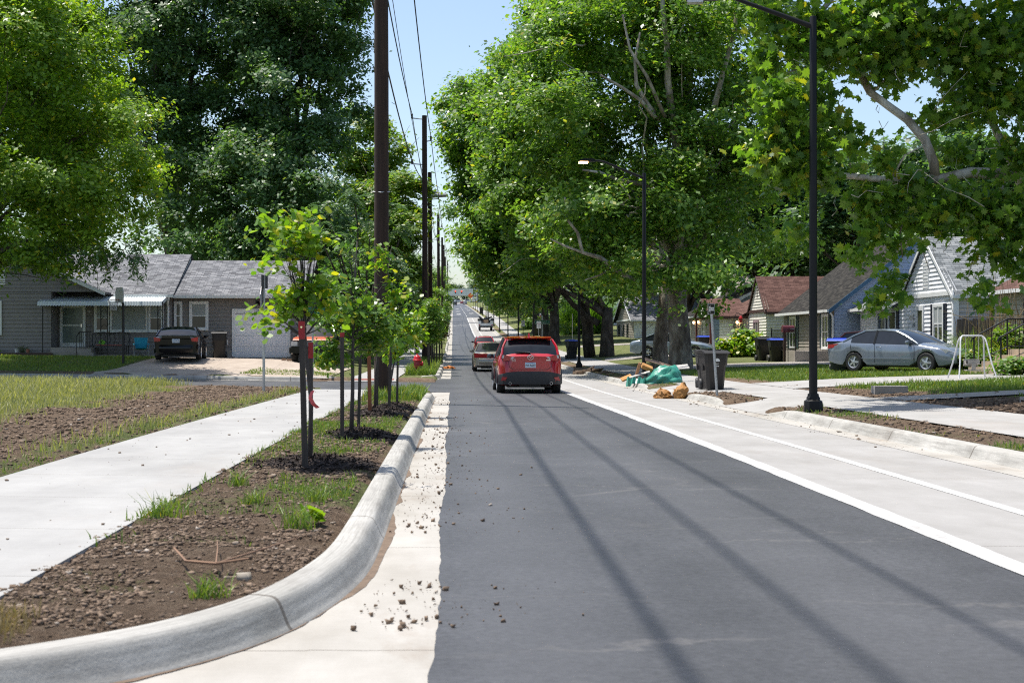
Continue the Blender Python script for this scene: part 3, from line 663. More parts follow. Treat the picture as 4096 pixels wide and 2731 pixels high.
# ---------------------------------------------------------------- trees, right side
G6 = 'sycamores along the right side of the street'
syA = [pblob(2480, 250, 62, 330, 5), pblob(2300, 520, 61, 260, 5), pblob(2750, 150, 62, 330, 5), pblob(2620, 560, 61, 320, 5), pblob(2260, 830, 60, 200, 4), pblob(2480, 860, 59, 280, 4.5), pblob(2850, 480, 62, 260, 4.5), pblob(2200, 330, 63, 170, 4), pblob(2120, 180, 64, 140, 3.5), pblob(2750, 820, 59, 260, 4, .9), pblob(2950, 800, 60, 210, 4),
       pblob(2560, 1060, 57, 230, 3.2, .65), pblob(2780, 1080, 57, 220, 3, .65), pblob(2350, 1020, 59, 160, 3, .7), pblob(2450, -60, 64, 350, 6), pblob(2800, -100, 64, 350, 6), pblob(2700, 1190, 56, 120, 1.6, .6), pblob(2950, 1030, 58, 150, 2.5, .7), pblob(3080, 640, 63, 170, 4), pblob(3120, 900, 64, 150, 3.5), pblob(3050, 300, 65, 220, 4.5), pblob(3200, 480, 66, 120, 3)]
tree('sycamore_tree', 'huge near sycamore on the right verge, thick mottled trunk beside the blue-grey sedan', (9.75, 61), .46, 5.2, syA, 175000, .16, L_SYC, BARKS, 51, G6, QUAD*1.2, 50, .36, .42, .2, 11, .2, 1.35, None, .2, BARKW)
syB = [pblob(2120, 520, 72, 190, 4.5), pblob(2080, 760, 71, 190, 4), pblob(2040, 300, 74, 130, 4), pblob(2180, 980, 70, 170, 3.5), pblob(2330, 700, 72, 170, 4), pblob(2350, 1130, 68, 120, 2.2, .6), pblob(1990, 600, 74, 110, 3), pblob(2200, 100, 76, 170, 5), pblob(2500, 1150, 67, 120, 2, .6)]
tree('sycamore_tree', 'second sycamore, its flaky trunk showing just left of the thickest trunk', (9.75, 67), .34, 5, syB, 95000, .18, L_SYC, BARKS, 52, G6, QUAD*1.2, 55, .38, .36, .2, 8, .2, 1.5, None, .2, BARKW)
syC = [pblob(1930, 560, 96, 150, 5), pblob(1990, 760, 94, 170, 5), pblob(1900, 420, 97, 110, 4), pblob(1910, 760, 95, 100, 4), pblob(2080, 950, 92, 150, 4.5), pblob(1960, 950, 93, 130, 4), pblob(2230, 1060, 90, 120, 3, .8), pblob(2060, 1100, 91, 130, 3.5, .7), pblob(1870, 640, 97, 60, 2), pblob(2180, 880, 92, 130, 4)]
tree('sycamore_tree', 'dark forked street tree with a low limb, behind the third street lamp', (9.95, 92), .42, 3.2, syC, 80000, .23, L_SYC, BARKD, 53, G6, QUAD*1.2, 55, .45, .38, .2, 8, .25, 1.35, None, .2)
m = MB(); rr = random.Random(4)
tk = thing('sycamore_tree', 'blackish companion trunk leaning against the forked street tree behind the third lamp', 'tree', (9.0, 93.5, gz(9.0, 93.5)), 0, G6)
limb(m, (9.0, 93.5, .3), (8.4, 93.8, 6.5), .4, .3, rr, .1, 6, 0, 12); limb(m, (9.5, 92.6, 2.5), (6.9, 93, 4.8), .22, .15, rr, .3, 6, -.08, 10); limb(m, (6.9, 93, 4.8), (6.2, 93, 8.5), .15, .08, rr, .3, 4, 0, 8); m.build('trunk', BARKD, tk, 180)
crown('crown', [(7, 94, 9.5, 4.5, 4, 3.5), (4, 95, 8.5, 3, 3, 2.5)], 15000, .3, L_SYC, tk, QUAD*1.25, 40, .5, 54)
rb = [(9.2+b[0], b[1], b[2], b[3], b[4], b[5]) for b in crown_blobs(-.4, 0, 10.6, 8.0, 7.4, 10, 61)]
syD = tree('street_tree', 'large dark-trunked tree behind the street name sign', (9.2, 0, 0), .52, 4, rb, 60000, .3, L_FAR, BARKD, 61, 'trees along the right side of the street', QUAD*1.1, 45, .55, .42, .1, 8, .12, 1.7, None, .2)
syD.location = (9.8, 138, sz(9.8, 138)-.1)
for k, (x, y, s) in enumerate([(10.3, 160, .92), (10.6, 182, .92), (11, 208, .95), (11.5, 238, .98), (12.4, 272, 1.), (13, 310, 1.02), (14, 352, 1.05), (14.5, 400, 1.05), (16, 455, 1.08), (17, 520, 1.1), (20, 600, 1.1)]):
    dup(syD, (x, y, sz(x, y)-.1), k*.9-.5, WORDS[k+1]+' tree in the right-hand row counted from the street name sign outward', 'trees along the right side of the street', s)
sa = [o for o in bpy.data.objects if o.name.startswith('sycamore_tree')][0]; m = MB()
def pl2(pts, r0, r1, n=9):
    q = [at(p[0], p[1], p[2]+1.3) for p in pts]; m.tube(q, [.72*(r0+(r1-r0)*i/(len(q)-1)) for i in range(len(q))], n)
pl2([(2716, 1000, 60.5), (2706, 800, 60), (2712, 640, 59), (2690, 470, 58), (2672, 330, 57.5), (2668, 180, 57.5), (2650, 20, 58), (2640, -120, 58)], .3, .12)
pl2([(2640, 480, 58), (2590, 420, 57.3), (2545, 340, 57), (2540, 240, 57), (2560, 130, 57)], .17, .06); pl2([(2620, 470, 57.5), (2560, 400, 57), (2480, 345, 56.8), (2400, 300, 56.5)], .14, .05)
pl2([(2660, 470, 57.5), (2590, 310, 57), (2520, 200, 56.8), (2490, 60, 57)], .12, .05); pl2([(2840, 560, 59), (2860, 420, 58), (2890, 300, 57.6), (2940, 120, 57.6), (2950, -40, 58)], .2, .09)
pl2([(2700, 760, 59), (2580, 740, 57), (2470, 720, 56.3), (2400, 690, 56), (2330, 680, 56)], .15, .05)
pl2([(2620, 1180, 58), (2470, 1080, 56), (2400, 1030, 55.4), (2330, 1010, 55.2), (2310, 930, 55.2), (2270, 880, 55.2), (2260, 790, 55.4)], .16, .05); pl2([(2330, 1010, 55.2), (2250, 980, 55), (2200, 955, 55)], .08, .03); pl2([(2450, 1075, 56), (2400, 1100, 55.5), (2340, 1120, 55.5)], .07, .03)
m.build('limbs', BARKT, sa, 180)
# background greenery behind the right-hand houses
bkr = crown_blobs(0, 0, 8, 6.5, 6.5, 8, 71)
bt = tree('yard_tree', 'x', (0, 0, 0), .35, 3, bkr, 20000, .42, L_DARK, BARKD, 71, None, QUAD, 40, .65, .5)
bt.location = (33, 80, .6); tag(bt, 'dark yard tree behind the white house, at the right end of the background row', None, 'trees behind the right-hand houses')
for k, (x, y, s) in enumerate([(28, 92, 1.05), (24, 104, 1.1), (30, 116, 1.25), (20.5, 124, 1.1), (38, 98, 1.1), (26, 150, 1.3), (44, 84, 1.0)]):
    dup(bt, (x, y, .8 if y < 120 else sz(x, y)), k*1.7, WORDS[k+1]+' yard tree behind the right-hand houses, counted from the white house leftward', 'trees behind the right-hand houses', s)
# far hillside wood
fw = []
for k in range(70):
    x = RNG.uniform(-160, 160); y = RNG.uniform(880, 1090); fw.append((x, y, float(zr(y))+RNG.uniform(3, 9), RNG.uniform(9, 16), 8, RNG.uniform(6, 11)))
fw = [b for b in fw if not (-12 < b[0] < 16 and b[1] < 930)]
tag(crown('far_wood', fw, 60000, 1.5, leaf_mat('haze_tinted_leaf', (.08, .13, .09), (.12, .18, .11), .25, .6), None, QUAD, 30, 1.6, 81), 'hazy blue-green wood closing the view at the far end of the street', 'trees', None, 'stuff')  # leaf colour paled towards blue-green, distance haze put into it
# ---------------------------------------------------------------- near sycamore, trunk outside the frame on the right
ts = thing('sycamore_tree', 'near sycamore reaching in from the right edge, pale limbs and big star leaves', 'tree', (13.6, 28.5, gz(13.6, 28.5)))
m = MB(); rr = random.Random(3)
m.tube([(13.6, 28.5, .2), (13.6, 28.5, 1), (13.4, 28.5, 3.5), (13.2, 28.4, 6), (13.4, 28.5, 9.5), (13, 28.5, 13)], [.75, .55, .45, .4, .3, .18], 14); m.build('trunk', BARKS, ts, 180)
m = MB()
def pl(pts, r0, r1, n=9):
    q = [at(*p) for p in pts]; m.tube(q, [r0+(r1-r0)*i/(len(q)-1) for i in range(len(q))], n)
pl([(4500, 720, 28), (4200, 690, 27.5), (4030, 700, 27.2), (3880, 690, 27), (3760, 715, 27), (3600, 725, 26.8), (3400, 705, 26.5), (3270, 690, 26.3), (3120, 640, 26)], .15, .025)
pl([(3740, 705, 27), (3735, 650, 27), (3700, 560, 27.1), (3630, 480, 27.3), (3560, 430, 27.4), (3480, 370, 27.5), (3420, 260, 27.7), (3330, 130, 28), (3290, 40, 28), (3390, -80, 28)], .095, .055)
pl([(4120, 820, 27.5), (4040, 640, 27.4), (3960, 470, 27.6), (3930, 250, 28), (3850, 60, 28), (3820, -60, 28)], .085, .045)
pl([(3610, 725, 26.8), (3640, 800, 26.7), (3600, 930, 26.6), (3610, 1030, 26.5)], .03, .01, 6)
pl([(3560, 725, 26.8), (3620, 620, 26.7), (3700, 580, 26.7)], .025, .012, 6)
pl([(3640, 730, 26.8), (3680, 880, 26.9), (3690, 1000, 27), (3720, 1090, 27)], .02, .006, 5)
pl([(4030, 700, 27.2), (3960, 860, 26.9), (3900, 1000, 26.8), (3870, 1120, 26.8)], .03, .008, 5)
pl([(3380, 300, 27.7), (3250, 260, 27.5), (3120, 300, 27)], .03, .012, 6)
pl([(3480, 380, 27.5), (3560, 300, 27.6), (3700, 180, 27.8), (3800, 140, 28)], .03, .014, 6)
for k in range(46):
    p = (rr.uniform(3050, 4150), rr.uniform(20, 1000), rr.uniform(26, 28.4)); q = (p[0]+rr.gauss(0, 110), p[1]+rr.gauss(0, 100), p[2]+rr.gauss(0, .3)); pl([p, (p[0]*.7+q[0]*.3+rr.gauss(0, 14), p[1]*.7+q[1]*.3+rr.gauss(0, 14), p[2]), (p[0]*.35+q[0]*.65+rr.gauss(0, 12), p[1]*.35+q[1]*.65+rr.gauss(0, 12), p[2]), q], .009, .003, 4)
m.build('limbs', BARKW, ts, 180)
NB = [(3130, 420, 26, 130), (3080, 560, 26, 100), (3200, 600, 26.2, 150), (3060, 640, 25.8, 60), (3250, 400, 26.5, 120), (3160, 730, 26, 80), (3230, 830, 26, 45), (3180, 930, 26, 35), (3420, 130, 27, 170), (3560, 60, 27.3, 170), (3250, 160, 27, 150), (3080, 60, 27.4, 110), (3060, 230, 27, 90),
      (3560, 250, 27.5, 130), (3720, 130, 27.5, 190), (3880, 250, 27.5, 170), (4020, 150, 27.5, 190), (4050, 400, 27.3, 150), (3880, 420, 27.4, 110), (4080, 620, 27, 110), (3980, 820, 26.8, 130), (3830, 800, 26.8, 110), (4070, 880, 26.6, 140), (3700, 860, 26.6, 120),
      (3560, 830, 26.7, 110), (3460, 800, 26.8, 75), (3480, 930, 26.5, 75), (3420, 1030, 26.4, 50), (3580, 1000, 26.5, 65), (3575, 1120, 26.4, 40), (3560, 1180, 26.3, 36), (3940, 980, 26.5, 80), (4050, 1040, 26.5, 90), (3930, 1150, 26.4, 45), (3520, 1200, 26.2, 40), (3470, 1240, 26.1, 25), (3960, 1210, 26.4, 28),
      (3400, 560, 27.2, 75), (3330, 500, 27, 90), (3650, 730, 26.8, 60), (3560, 640, 27, 45), (3430, 690, 26.7, 60), (3820, 620, 27.2, 45), (3740, 470, 27.3, 75), (3290, 720, 26.4, 70)]
nb = []
for px, py, Y, rp in NB: nb.append(pblob(px, py, Y, rp, max(.35, rp*Y/FPX*.9)))
p, o, cc = clump_points(nb, 14700, 7, .14, 91, .6, None, False); p = p-np.array(wm(ts).translation)
link('crown', leaves_mesh('crown', p, .165, STAR, .15, None, 91, .5), L_SYCN, ts)
up_ = [(12.0, 29.8, 13.5, 6, 5, 4.5), (15, 29, 9, 4.5, 4.5, 4.5), (8.2, 30, 12.5, 4, 4, 3.2), (16.5, 27, 6.5, 3.5, 3.5, 3), (10.8, 28.5, 10.8, 2.4, 3, 1.5)]
crown('upper_crown', up_, 20000, .24, L_SYCN, ts, STAR[::2]*1.1, 20, .4, 92)
# ---------------------------------------------------------------- grass, weeds, soil clods
def blades(name, n, xr, yr, hmin, hmax, wid, mat, seed, maskf, zf=zground, lean=.45):
    r = np.random.default_rng(seed); x = r.uniform(*xr, n); y = r.uniform(*yr, n)
    k = r.random(n) < maskf(x, y); x, y = x[k], y[k]; n = len(x)
    z = zf(x, y); h = r.uniform(hmin, hmax, n)*(.6+.8*vn(x, y, .9, 12)); a = r.uniform(0, 2*PI, n)
    dx, dy = np.cos(a), np.sin(a); b = r.uniform(0, 2*PI, n); l = h*lean*r.random(n)*1.6
    base = np.stack([x, y, z-.01], -1); wv = np.stack([dx, dy, 0*dx], -1)*wid*.5
    mid = base+np.stack([np.cos(b)*l*.35, np.sin(b)*l*.35, h*.6], -1); tip = base+np.stack([np.cos(b)*l, np.sin(b)*l, h], -1)
    co = np.stack([base-wv, base+wv, mid+wv*.75, mid-wv*.75, mid-wv*.75, mid+wv*.75, tip+wv*.12, tip-wv*.12], 1)
    me = bpy.data.meshes.new(name); fill_mesh(me, co.reshape(-1, 3), np.arange(n*8).reshape(n*2, 4)); return link(name, me, mat)
def notpaved(f): return lambda x, y: np.where(paved(x, y), 0, f(x, y))
field = notpaved(lambda x, y: np.clip((grass_mask(x, y)-.3)*1.5, 0, 1))
ST = lambda o, l: tag(o, l, 'grass', None, 'stuff')
ST(blades('dry_grass', 90000, (-16, -4), (14, 41), .05, .19, .014, L_DRY, 101, field), 'long sun-dried grass across the vacant lot on the left')
ST(blades('dry_grass', 40000, (-26, -8), (26, 41.2), .08, .26, .02, L_DRY, 102, field), 'taller pale grass at the back of the vacant lot by the cross street')
wm_ = lambda x, y: np.clip((grass_mask(x, y)-.38)*2.2, 0, 1)*(vn(x, y, .5, 21) > .36)
ST(blades('verge_weeds', 70000, (-2.1, -.8), (7, 40), .015, .085, .009, L_GRASS, 103, notpaved(wm_)), 'patchy green weeds on the planting strip by the left kerb')
edge = lambda x, y: (vn(x, y, .6, 22) > .5)*np.exp(-((x+4.05)/.16)**2)+.8*(vn(x, y, .5, 23) > .55)*np.exp(-((x+2.0)/.09)**2)
ST(blades('verge_weeds', 24000, (-4.6, -1.8), (6, 40), .02, .095, .011, L_GRASS, 104, edge), 'green tufts along both edges of the left pavement')
ST(blades('lawn_grass', 60000, (-26, -4.5), (52.6, 64), .04, .12, .025, L_GRASS, 105, lambda x, y: ((x < -13.2) | ((x > -8.2+(y-53)*.1) & (x < -4.6) & (y < 57)))*np.clip(sstep(52.8, 54.5, y), 0, 1)*.9), 'shaded lawn in front of the grey house')
ST(blades('lawn_grass', 90000, (9.2, 19), (22, 60), .04, .15, .022, L_GRASS, 106, lambda x, y: np.clip((grass_mask(x, y)-.4)*2, 0, 1)*(1-((y > 37.4) & (y < 43.2) & (x < 17))*1.)*(1-((y > 28.2) & (y < 30.4) & (x < 15))*1.)), 'green front lawns beyond the right pavement')
ST(blades('verge_weeds', 16000, (6.2, 7.0), (14, 60), .03, .1, .014, L_GRASS, 107, notpaved(wm_)), 'sparse weeds on the narrow verge by the right kerb')
ST(blades('verge_weeds', 14000, (-1.95, -.75), (57.5, 84), .08, .4, .035, L_GRASS, 108, lambda x, y: (vn(x, y, .8, 31) > .35)*.8), 'rank green weeds behind the kerb around the red hydrant')
ST(blades('verge_weeds', 4200, (-2.0, -.7), (30.5, 38.5), .07, .3, .022, L_GRASS, 109, lambda x, y: (vn(x, y, .7, 33) > .4)*.9), 'taller weeds around the foot of the nearest utility pole')
def clods(name, n, fx, smin, smax, mat, seed, flat=.7, zf=zground):
    r = np.random.default_rng(seed); x, y = fx(r, n); yc_ = np.interp(x, [q[0] for q in KERB_NEAR], [q[1] for q in KERB_NEAR]); k_ = (y > yc_+.42) | (x > -.5) | (y > 9.5); x, y = x[k_], y[k_]; z = zf(x, y); n = len(x)
    s = smin+(smax-smin)*r.random(n)**5
    cube = np.array([(a, b, c) for c in (-1, 1) for b in (-1, 1) for a in (-1, 1)], float)*.5
    jit = cube[None]*(.55+.9*r.random((n, 8, 1))) + r.normal(size=(n, 8, 3))*.16
    an = r.uniform(0, 2*PI, n); c, sn = np.cos(an)[:, None], np.sin(an)[:, None]
    X = jit[..., 0]*c-jit[..., 1]*sn; Y = jit[..., 0]*sn+jit[..., 1]*c
    co = np.stack([X, Y, jit[..., 2]*flat], -1)*s[:, None, None]+np.stack([x, y, z+s*.2], -1)[:, None]
    f = np.array([(0,2,3,1),(4,5,7,6),(0,1,5,4),(2,6,7,3),(0,4,6,2),(1,3,7,5)])
    q = (np.arange(n)[:, None, None]*8+f[None]).reshape(-1, 4)
    me = bpy.data.meshes.new(name); fill_mesh(me, co.reshape(-1, 3), q); return tag(link(name, me, mat), None, 'soil', None, 'stuff')
def clod_mat(name, cs):
    m, nt, b = new_mat(name); g = N(nt, 'ShaderNodeNewGeometry'); nt.links.new(ramp(nt, g.outputs['Random Per Island'], cs), b.inputs['Base Color'])
    b.inputs['Roughness'].default_value = 1; bumpn(nt, b, noise(nt, coords(nt), 90, 4), .6, .01); return m
SOILC = clod_mat('soil_clod', [(0, (.11, .075, .05)), (.6, (.185, .13, .09)), (.96, (.25, .18, .125)), (1, (.36, .31, .26))])
MULCH = clod_mat('bark_mulch', [(0, (.012, .009, .008)), (.8, (.04, .028, .022)), (1, (.09, .06, .045))])
def uni(x0, x1, y0, y1, f=None):
    def g(r, n):
        x = r.uniform(x0, x1, n); y = r.uniform(y0, y1, n); k = ~paved(x, y)
        if f: k &= r.random(n) < f(x, y)
        return x[k], y[k]
    return g
tag(clods('soil_clods', 46000, uni(-2.3, -.76, 4.6, 13, lambda x, y: np.where(y < 9.5, .15+.85*(vn(x, y, .4, 61) > .5), .2)), .004, .024, SOILC, 111), 'loose brown clods on the bare end of the planting strip')
tag(clods('soil_clods', 22000, uni(-2.1, -.77, 12, 38), .006, .04, SOILC, 112), 'crumbled soil along the planting strip between the saplings')
tag(clods('soil_clods', 22000, uni(-7, -3.85, 13, 40, lambda x, y: 1-grass_mask(x, y)), .006, .045, SOILC, 113), 'crumbled soil beside the left pavement')
tag(clods('soil_clods', 20000, uni(6.15, 12.5, 17, 40, lambda x, y: np.clip(1.1-grass_mask(x, y), 0, 1)), .008, .05, SOILC, 114), 'dug-over soil on the right verge and yard edge')
def gut(r, n):
    y = 6+30*r.random(n)**1.6; x = np.where(r.random(n) < .6, r.normal(-.22, .13, n), r.normal(.05, .3, n)); k = (x > -.46) & (x < 1.2) & (vn(x*0, y, 1.2, 40) > .25); return x[k], y[k]
tag(clods('gutter_crumbs', 1500, gut, .004, .024, SOILC, 115, .8, lambda x, y: zr(y)+.01), 'crumbs of soil scattered in the left gutter')
tag(clods('gutter_crumbs', 260, lambda r, n: (r.normal(5.75, .2, n), r.uniform(17, 46, n)), .006, .035, SOILC, 116, .8, lambda x, y: zs(np.minimum(x, 5.88), y)+.005), 'crumbs of soil along the right gutter')
tag(clods('pavement_crumbs', 160, lambda r, n: (r.uniform(-3.7, -2.1, n), 6+32*r.random(n)), .004, .026, SOILC, 117, .8, lambda x, y: zs(x, y)+.02), 'few crumbs of soil lying on the left pavement')
# ---------------------------------------------------------------- cars (local: +x forward, y left, z up)
def car_paint(name, col, rough=.28, metal=.3): return pm(name, col, rough, .06, 2, metal=metal, coat=.8)
def wheel_parts(t, x, y, r, wid, side, spokes=5, rimmat=None):
    R = Matrix.Rotation(PI/2*(-side), 3, 'X')
    o = (x, y, r)
    pr = [(r*.62, -wid/2), (r*.93, -wid/2), (r, -wid*.35), (r, wid*.35), (r*.93, wid/2), (r*.66, wid/2), (r*.6, wid*.3)]
    ty = MB().lathe(pr, 22, o, R).build('wheel', RUBBER, t, 40, True)
    m = MB(); m.lathe([(r*.6, wid*.1), (r*.645, wid*.5), (r*.6, wid*.46), (r*.55, wid*.3)], 22, o, R)
    m.lathe([(r*.16, wid*.2), (r*.16, wid*.44), (0, wid*.46)], 12, o, R)
    for k in range(spokes):
        a = 2*PI*k/spokes; u = Vector((math.cos(a), math.sin(a), 0)); v = Vector((-math.sin(a), math.cos(a), 0))
        pts = [(u*r*.1+v*r*.1, .44), (u*r*.1-v*r*.1, .44), (u*r*.58-v*r*.08, .4), (u*r*.58+v*r*.08, .4)]
        q = [Vector(o)+R @ Vector((p.x, p.y, c*wid)) for p, c in pts]; q2 = [Vector(o)+R @ Vector((p.x, p.y, (c-.12)*wid)) for p, c in pts]
        m.add(q+q2, [(0,1,2,3),(0,4,5,1),(1,5,6,2),(2,6,7,3),(3,7,4,0)])
    m.build('rim', rimmat or ALLOY, ty, None, True)
    MB().lathe([(r*.55, wid*.05), (0, wid*.05)], 18, o, R).build('brake_disc', PLASTD, ty, None, True)
def interp(x, tab): return float(np.interp(x, [p[0] for p in tab], [p[1] for p in tab]))
def car_body(t, paint, L, W, top, wid, belt, zb, axles, r, cab, roofw, nose=None):
    """cab = (rear glass base, rear glass top, windscreen top, windscreen base) x positions; top/wid/belt tables over x."""
    xs = set(np.round(np.linspace(-L/2, L/2, 19), 3)) | set(cab) | {-L/2+.04, L/2-.04, -L/2+.12, L/2-.12, -L/2+.3, L/2-.3}
    ra = r*1.13
    for a in axles:
        for k in range(9): xs.add(round(a+ra*math.cos(PI*k/8), 3))
        xs = {x for x in xs if not any(abs(abs(x-b)-ra) < .03 and abs(abs(x-b)-ra) > 1e-3 for b in axles)}
    xs = sorted(xs); xs = [x for i, x in enumerate(xs) if i == 0 or x-xs[i-1] > .012]
    rows = []
    for x in xs:
        z0 = zb + .1*sstep(L/2-.5, L/2, abs(x))
        for a in axles:
            if abs(x-a) <= ra+1e-4: z0 = max(z0, r+math.sqrt(max(0, ra*ra-(x-a)**2))*.97)
        w = interp(x, wid)*W/2; zbelt = interp(x, belt); zt = interp(x, top)
        incab = cab[0] < x < cab[3]
        f = 0
        if incab:
            if x < cab[1]: f = (x-cab[0])/(cab[1]-cab[0])
            elif x > cab[2]: f = (cab[3]-x)/(cab[3]-cab[2])
            else: f = 1
        z0 = min(z0, zbelt-.12)
        zm = z0*.4+zbelt*.6
        we = (w*.93)*(1-f)+roofw*W/2*f
        ze = min(zt-.015, max(zbelt+.012, zt-.055)) if incab else max(min(zt-.03, zbelt+.02), zbelt+.004)
        ring = [(0, z0), (w*.9, z0), (w*.975, z0+.03), (w, zm), (w*.992, zbelt-.07), (w*.955, zbelt), (we, ze), (we*.62, zt-.012), (0, zt)]
        rows.append(ring)
    body = MB(); wsm = MB(); rgm = MB(); swm = MB(); n = len(rows[0])
    def P(i, j, s): y, z = rows[i][j]; return (xs[i], s*y, z)
    for i in range(len(xs)-1):
        xm = (xs[i]+xs[i+1])/2
        for j in range(n-1):
            for s in (1, -1):
                q = [P(i, j, s), P(i+1, j, s), P(i+1, j+1, s), P(i, j+1, s)]
                tgt = body
                if j >= 6 and cab[2]+.03 < xm < cab[3]-.0: tgt = wsm
                elif j >= 6 and cab[0] < xm < cab[1]-.02: tgt = rgm
                elif j == 5 and cab[0]+(cab[1]-cab[0])*.45 < xm < cab[3]-.12: tgt = swm
                tgt.quad(*q)
    for i in (0, len(xs)-1):
        for s in (1, -1): body.add([P(i, j, s) for j in range(n)], [tuple(range(n))])
    b = weld(body.build('body', paint, t, None, True), 38)
    weld(wsm.build('windscreen', GLASSD, t, None, True), 60); weld(rgm.build('rear_window', GLASSD, t, None, True), 60); weld(swm.build('side_windows', GLASSD, t, None, True), 40)
    # pillars
    for s in (1, -1):
        pil = MB()
        for xa, xb in ((cab[3], cab[2]), (cab[0], cab[1])):
            ia = min(range(len(xs)), key=lambda i: abs(xs[i]-xa)); ib = min(range(len(xs)), key=lambda i: abs(xs[i]-xb))
            st = 1 if ib > ia else -1
            pil.tube([Vector(P(i, 6, s))+Vector((0, 0, .004)) for i in range(ia, ib+st, st)], .036, 6)
        i0 = min(range(len(xs)), key=lambda i: abs(xs[i]-cab[1])); i1 = min(range(len(xs)), key=lambda i: abs(xs[i]-cab[2]))
        pil.tube([Vector(P(i, 6, s))+Vector((0, 0, .0)) for i in range(i0, i1+1)], .034, 6)
        pil.build('pillar', paint, t, 40, True)
    mid = (cab[1]+cab[2])/2
    for s in (1, -1):
        for xx in (mid-.1,):
            i = min(range(len(xs)), key=lambda i: abs(xs[i]-xx)); a = Vector(P(i, 5, s)); c = Vector(P(i, 6, s)); o = Vector((0, .006*s, 0))
            MB().tube([a+o, c+o], .045, 4).build('door_pillar', PLASTD, t, None, True)
    return lambda x, j, s=1: Vector(P(min(range(len(xs)), key=lambda i: abs(xs[i]-x)), j, s))
def slabs(t, name, mat, pieces, smooth=None):
    """pieces: list of (poly [(y,z)], x0, x1) plates facing fore/aft"""
    m = MB()
    for poly, x0, x1 in pieces: m.prism(poly, lambda a, b, s: ((x0, x1)[s], a, b))
    return m.build(name, mat, t, smooth, True)
def mirror_poly(p): return [(-a, b) for a, b in p]
def rear_text(t, body, size, x, y, z, mat, name): # readable from behind
    M = Matrix(((0, 0, -1, x), (-1, 0, 0, y), (0, 1, 0, z), (0, 0, 0, 1)))
    return text(name, body, size, M, mat, t, local=True)
def plate(t, body, x, z, y=0):
    p = slabs(t, 'number_plate', PLATE, [([(y-.152, z-.075), (y+.152, z-.075), (y+.152, z+.075), (y-.152, z+.075)], x-.012, x)])
    if body: rear_text(t, body, .075, x-.0145, y, z-.012, INK, 'plate_characters').parent = p
    slabs(t, 'plate_band', pm('plate_band_blue', (.25, .38, .6), .5), [([(y-.12, z+.045), (y+.12, z+.045), (y+.12, z+.066), (y-.12, z+.066)], x-.0142, x-.011)]).parent = p
def side_mirrors(t, x, y, z, mat):
    m = MB()
    for s in (1, -1):
        M = Matrix.Diagonal((.075, .11, .075)); m.lathe([(0, -1), (.6, -.8), (.95, -.35), (1, .2), (.8, .75), (0, 1)], 10, (x, s*(y+.11), z), M)
        m.tube([(x+.02, s*(y-.02), z-.05), (x+.01, s*(y+.05), z-.03)], .025, 6)
    return m.build('side_mirrors', mat, t, 50, True)
def door_seams(t, xs, W, z0, z1, mat=PLASTD, wfun=None):
    m = MB()
    for x in xs:
        for s in (1, -1):
            y = s*(W/2+.002); m.tube([(x, y*.985, z0), (x+.015, y*1.0, (z0+z1)/2), (x, y*.985, z1)], .006, 4)
    return m.build('door_seams', mat, t, None, True)
def handles(t, xs, W, z, mat):
    m = MB()
    for x in xs:
        for s in (1, -1): m.tube([(x-.09, s*(W/2*.985), z), (x-.06, s*(W/2+.02), z+.005), (x+.06, s*(W/2+.02), z+.005), (x+.09, s*(W/2*.985), z)], .014, 6)
    return m.build('door_handles', mat, t, 40, True)
def bumper(t, mat, h, W, z0, z1, name='rear_bumper'):
    m = MB(); ys = np.linspace(-1, 1, 15)
    def pt(q, z, o): return (-h-.055+.24*abs(q)**6+o, q*W*.482, z)
    for a, b in zip(ys, ys[1:]):
        for (za, oa), (zb_, ob) in (((z0, .05), (z0+.06, 0)), ((z0+.06, 0), (z1-.03, 0)), ((z1-.03, 0), (z1, .025)), ((z1, .025), (z1+.005, .16))): m.quad(pt(a, za, oa), pt(b, za, oa), pt(b, zb_, ob), pt(a, zb_, ob))
    return weld(m.build(name, mat, t, None, True), 40)
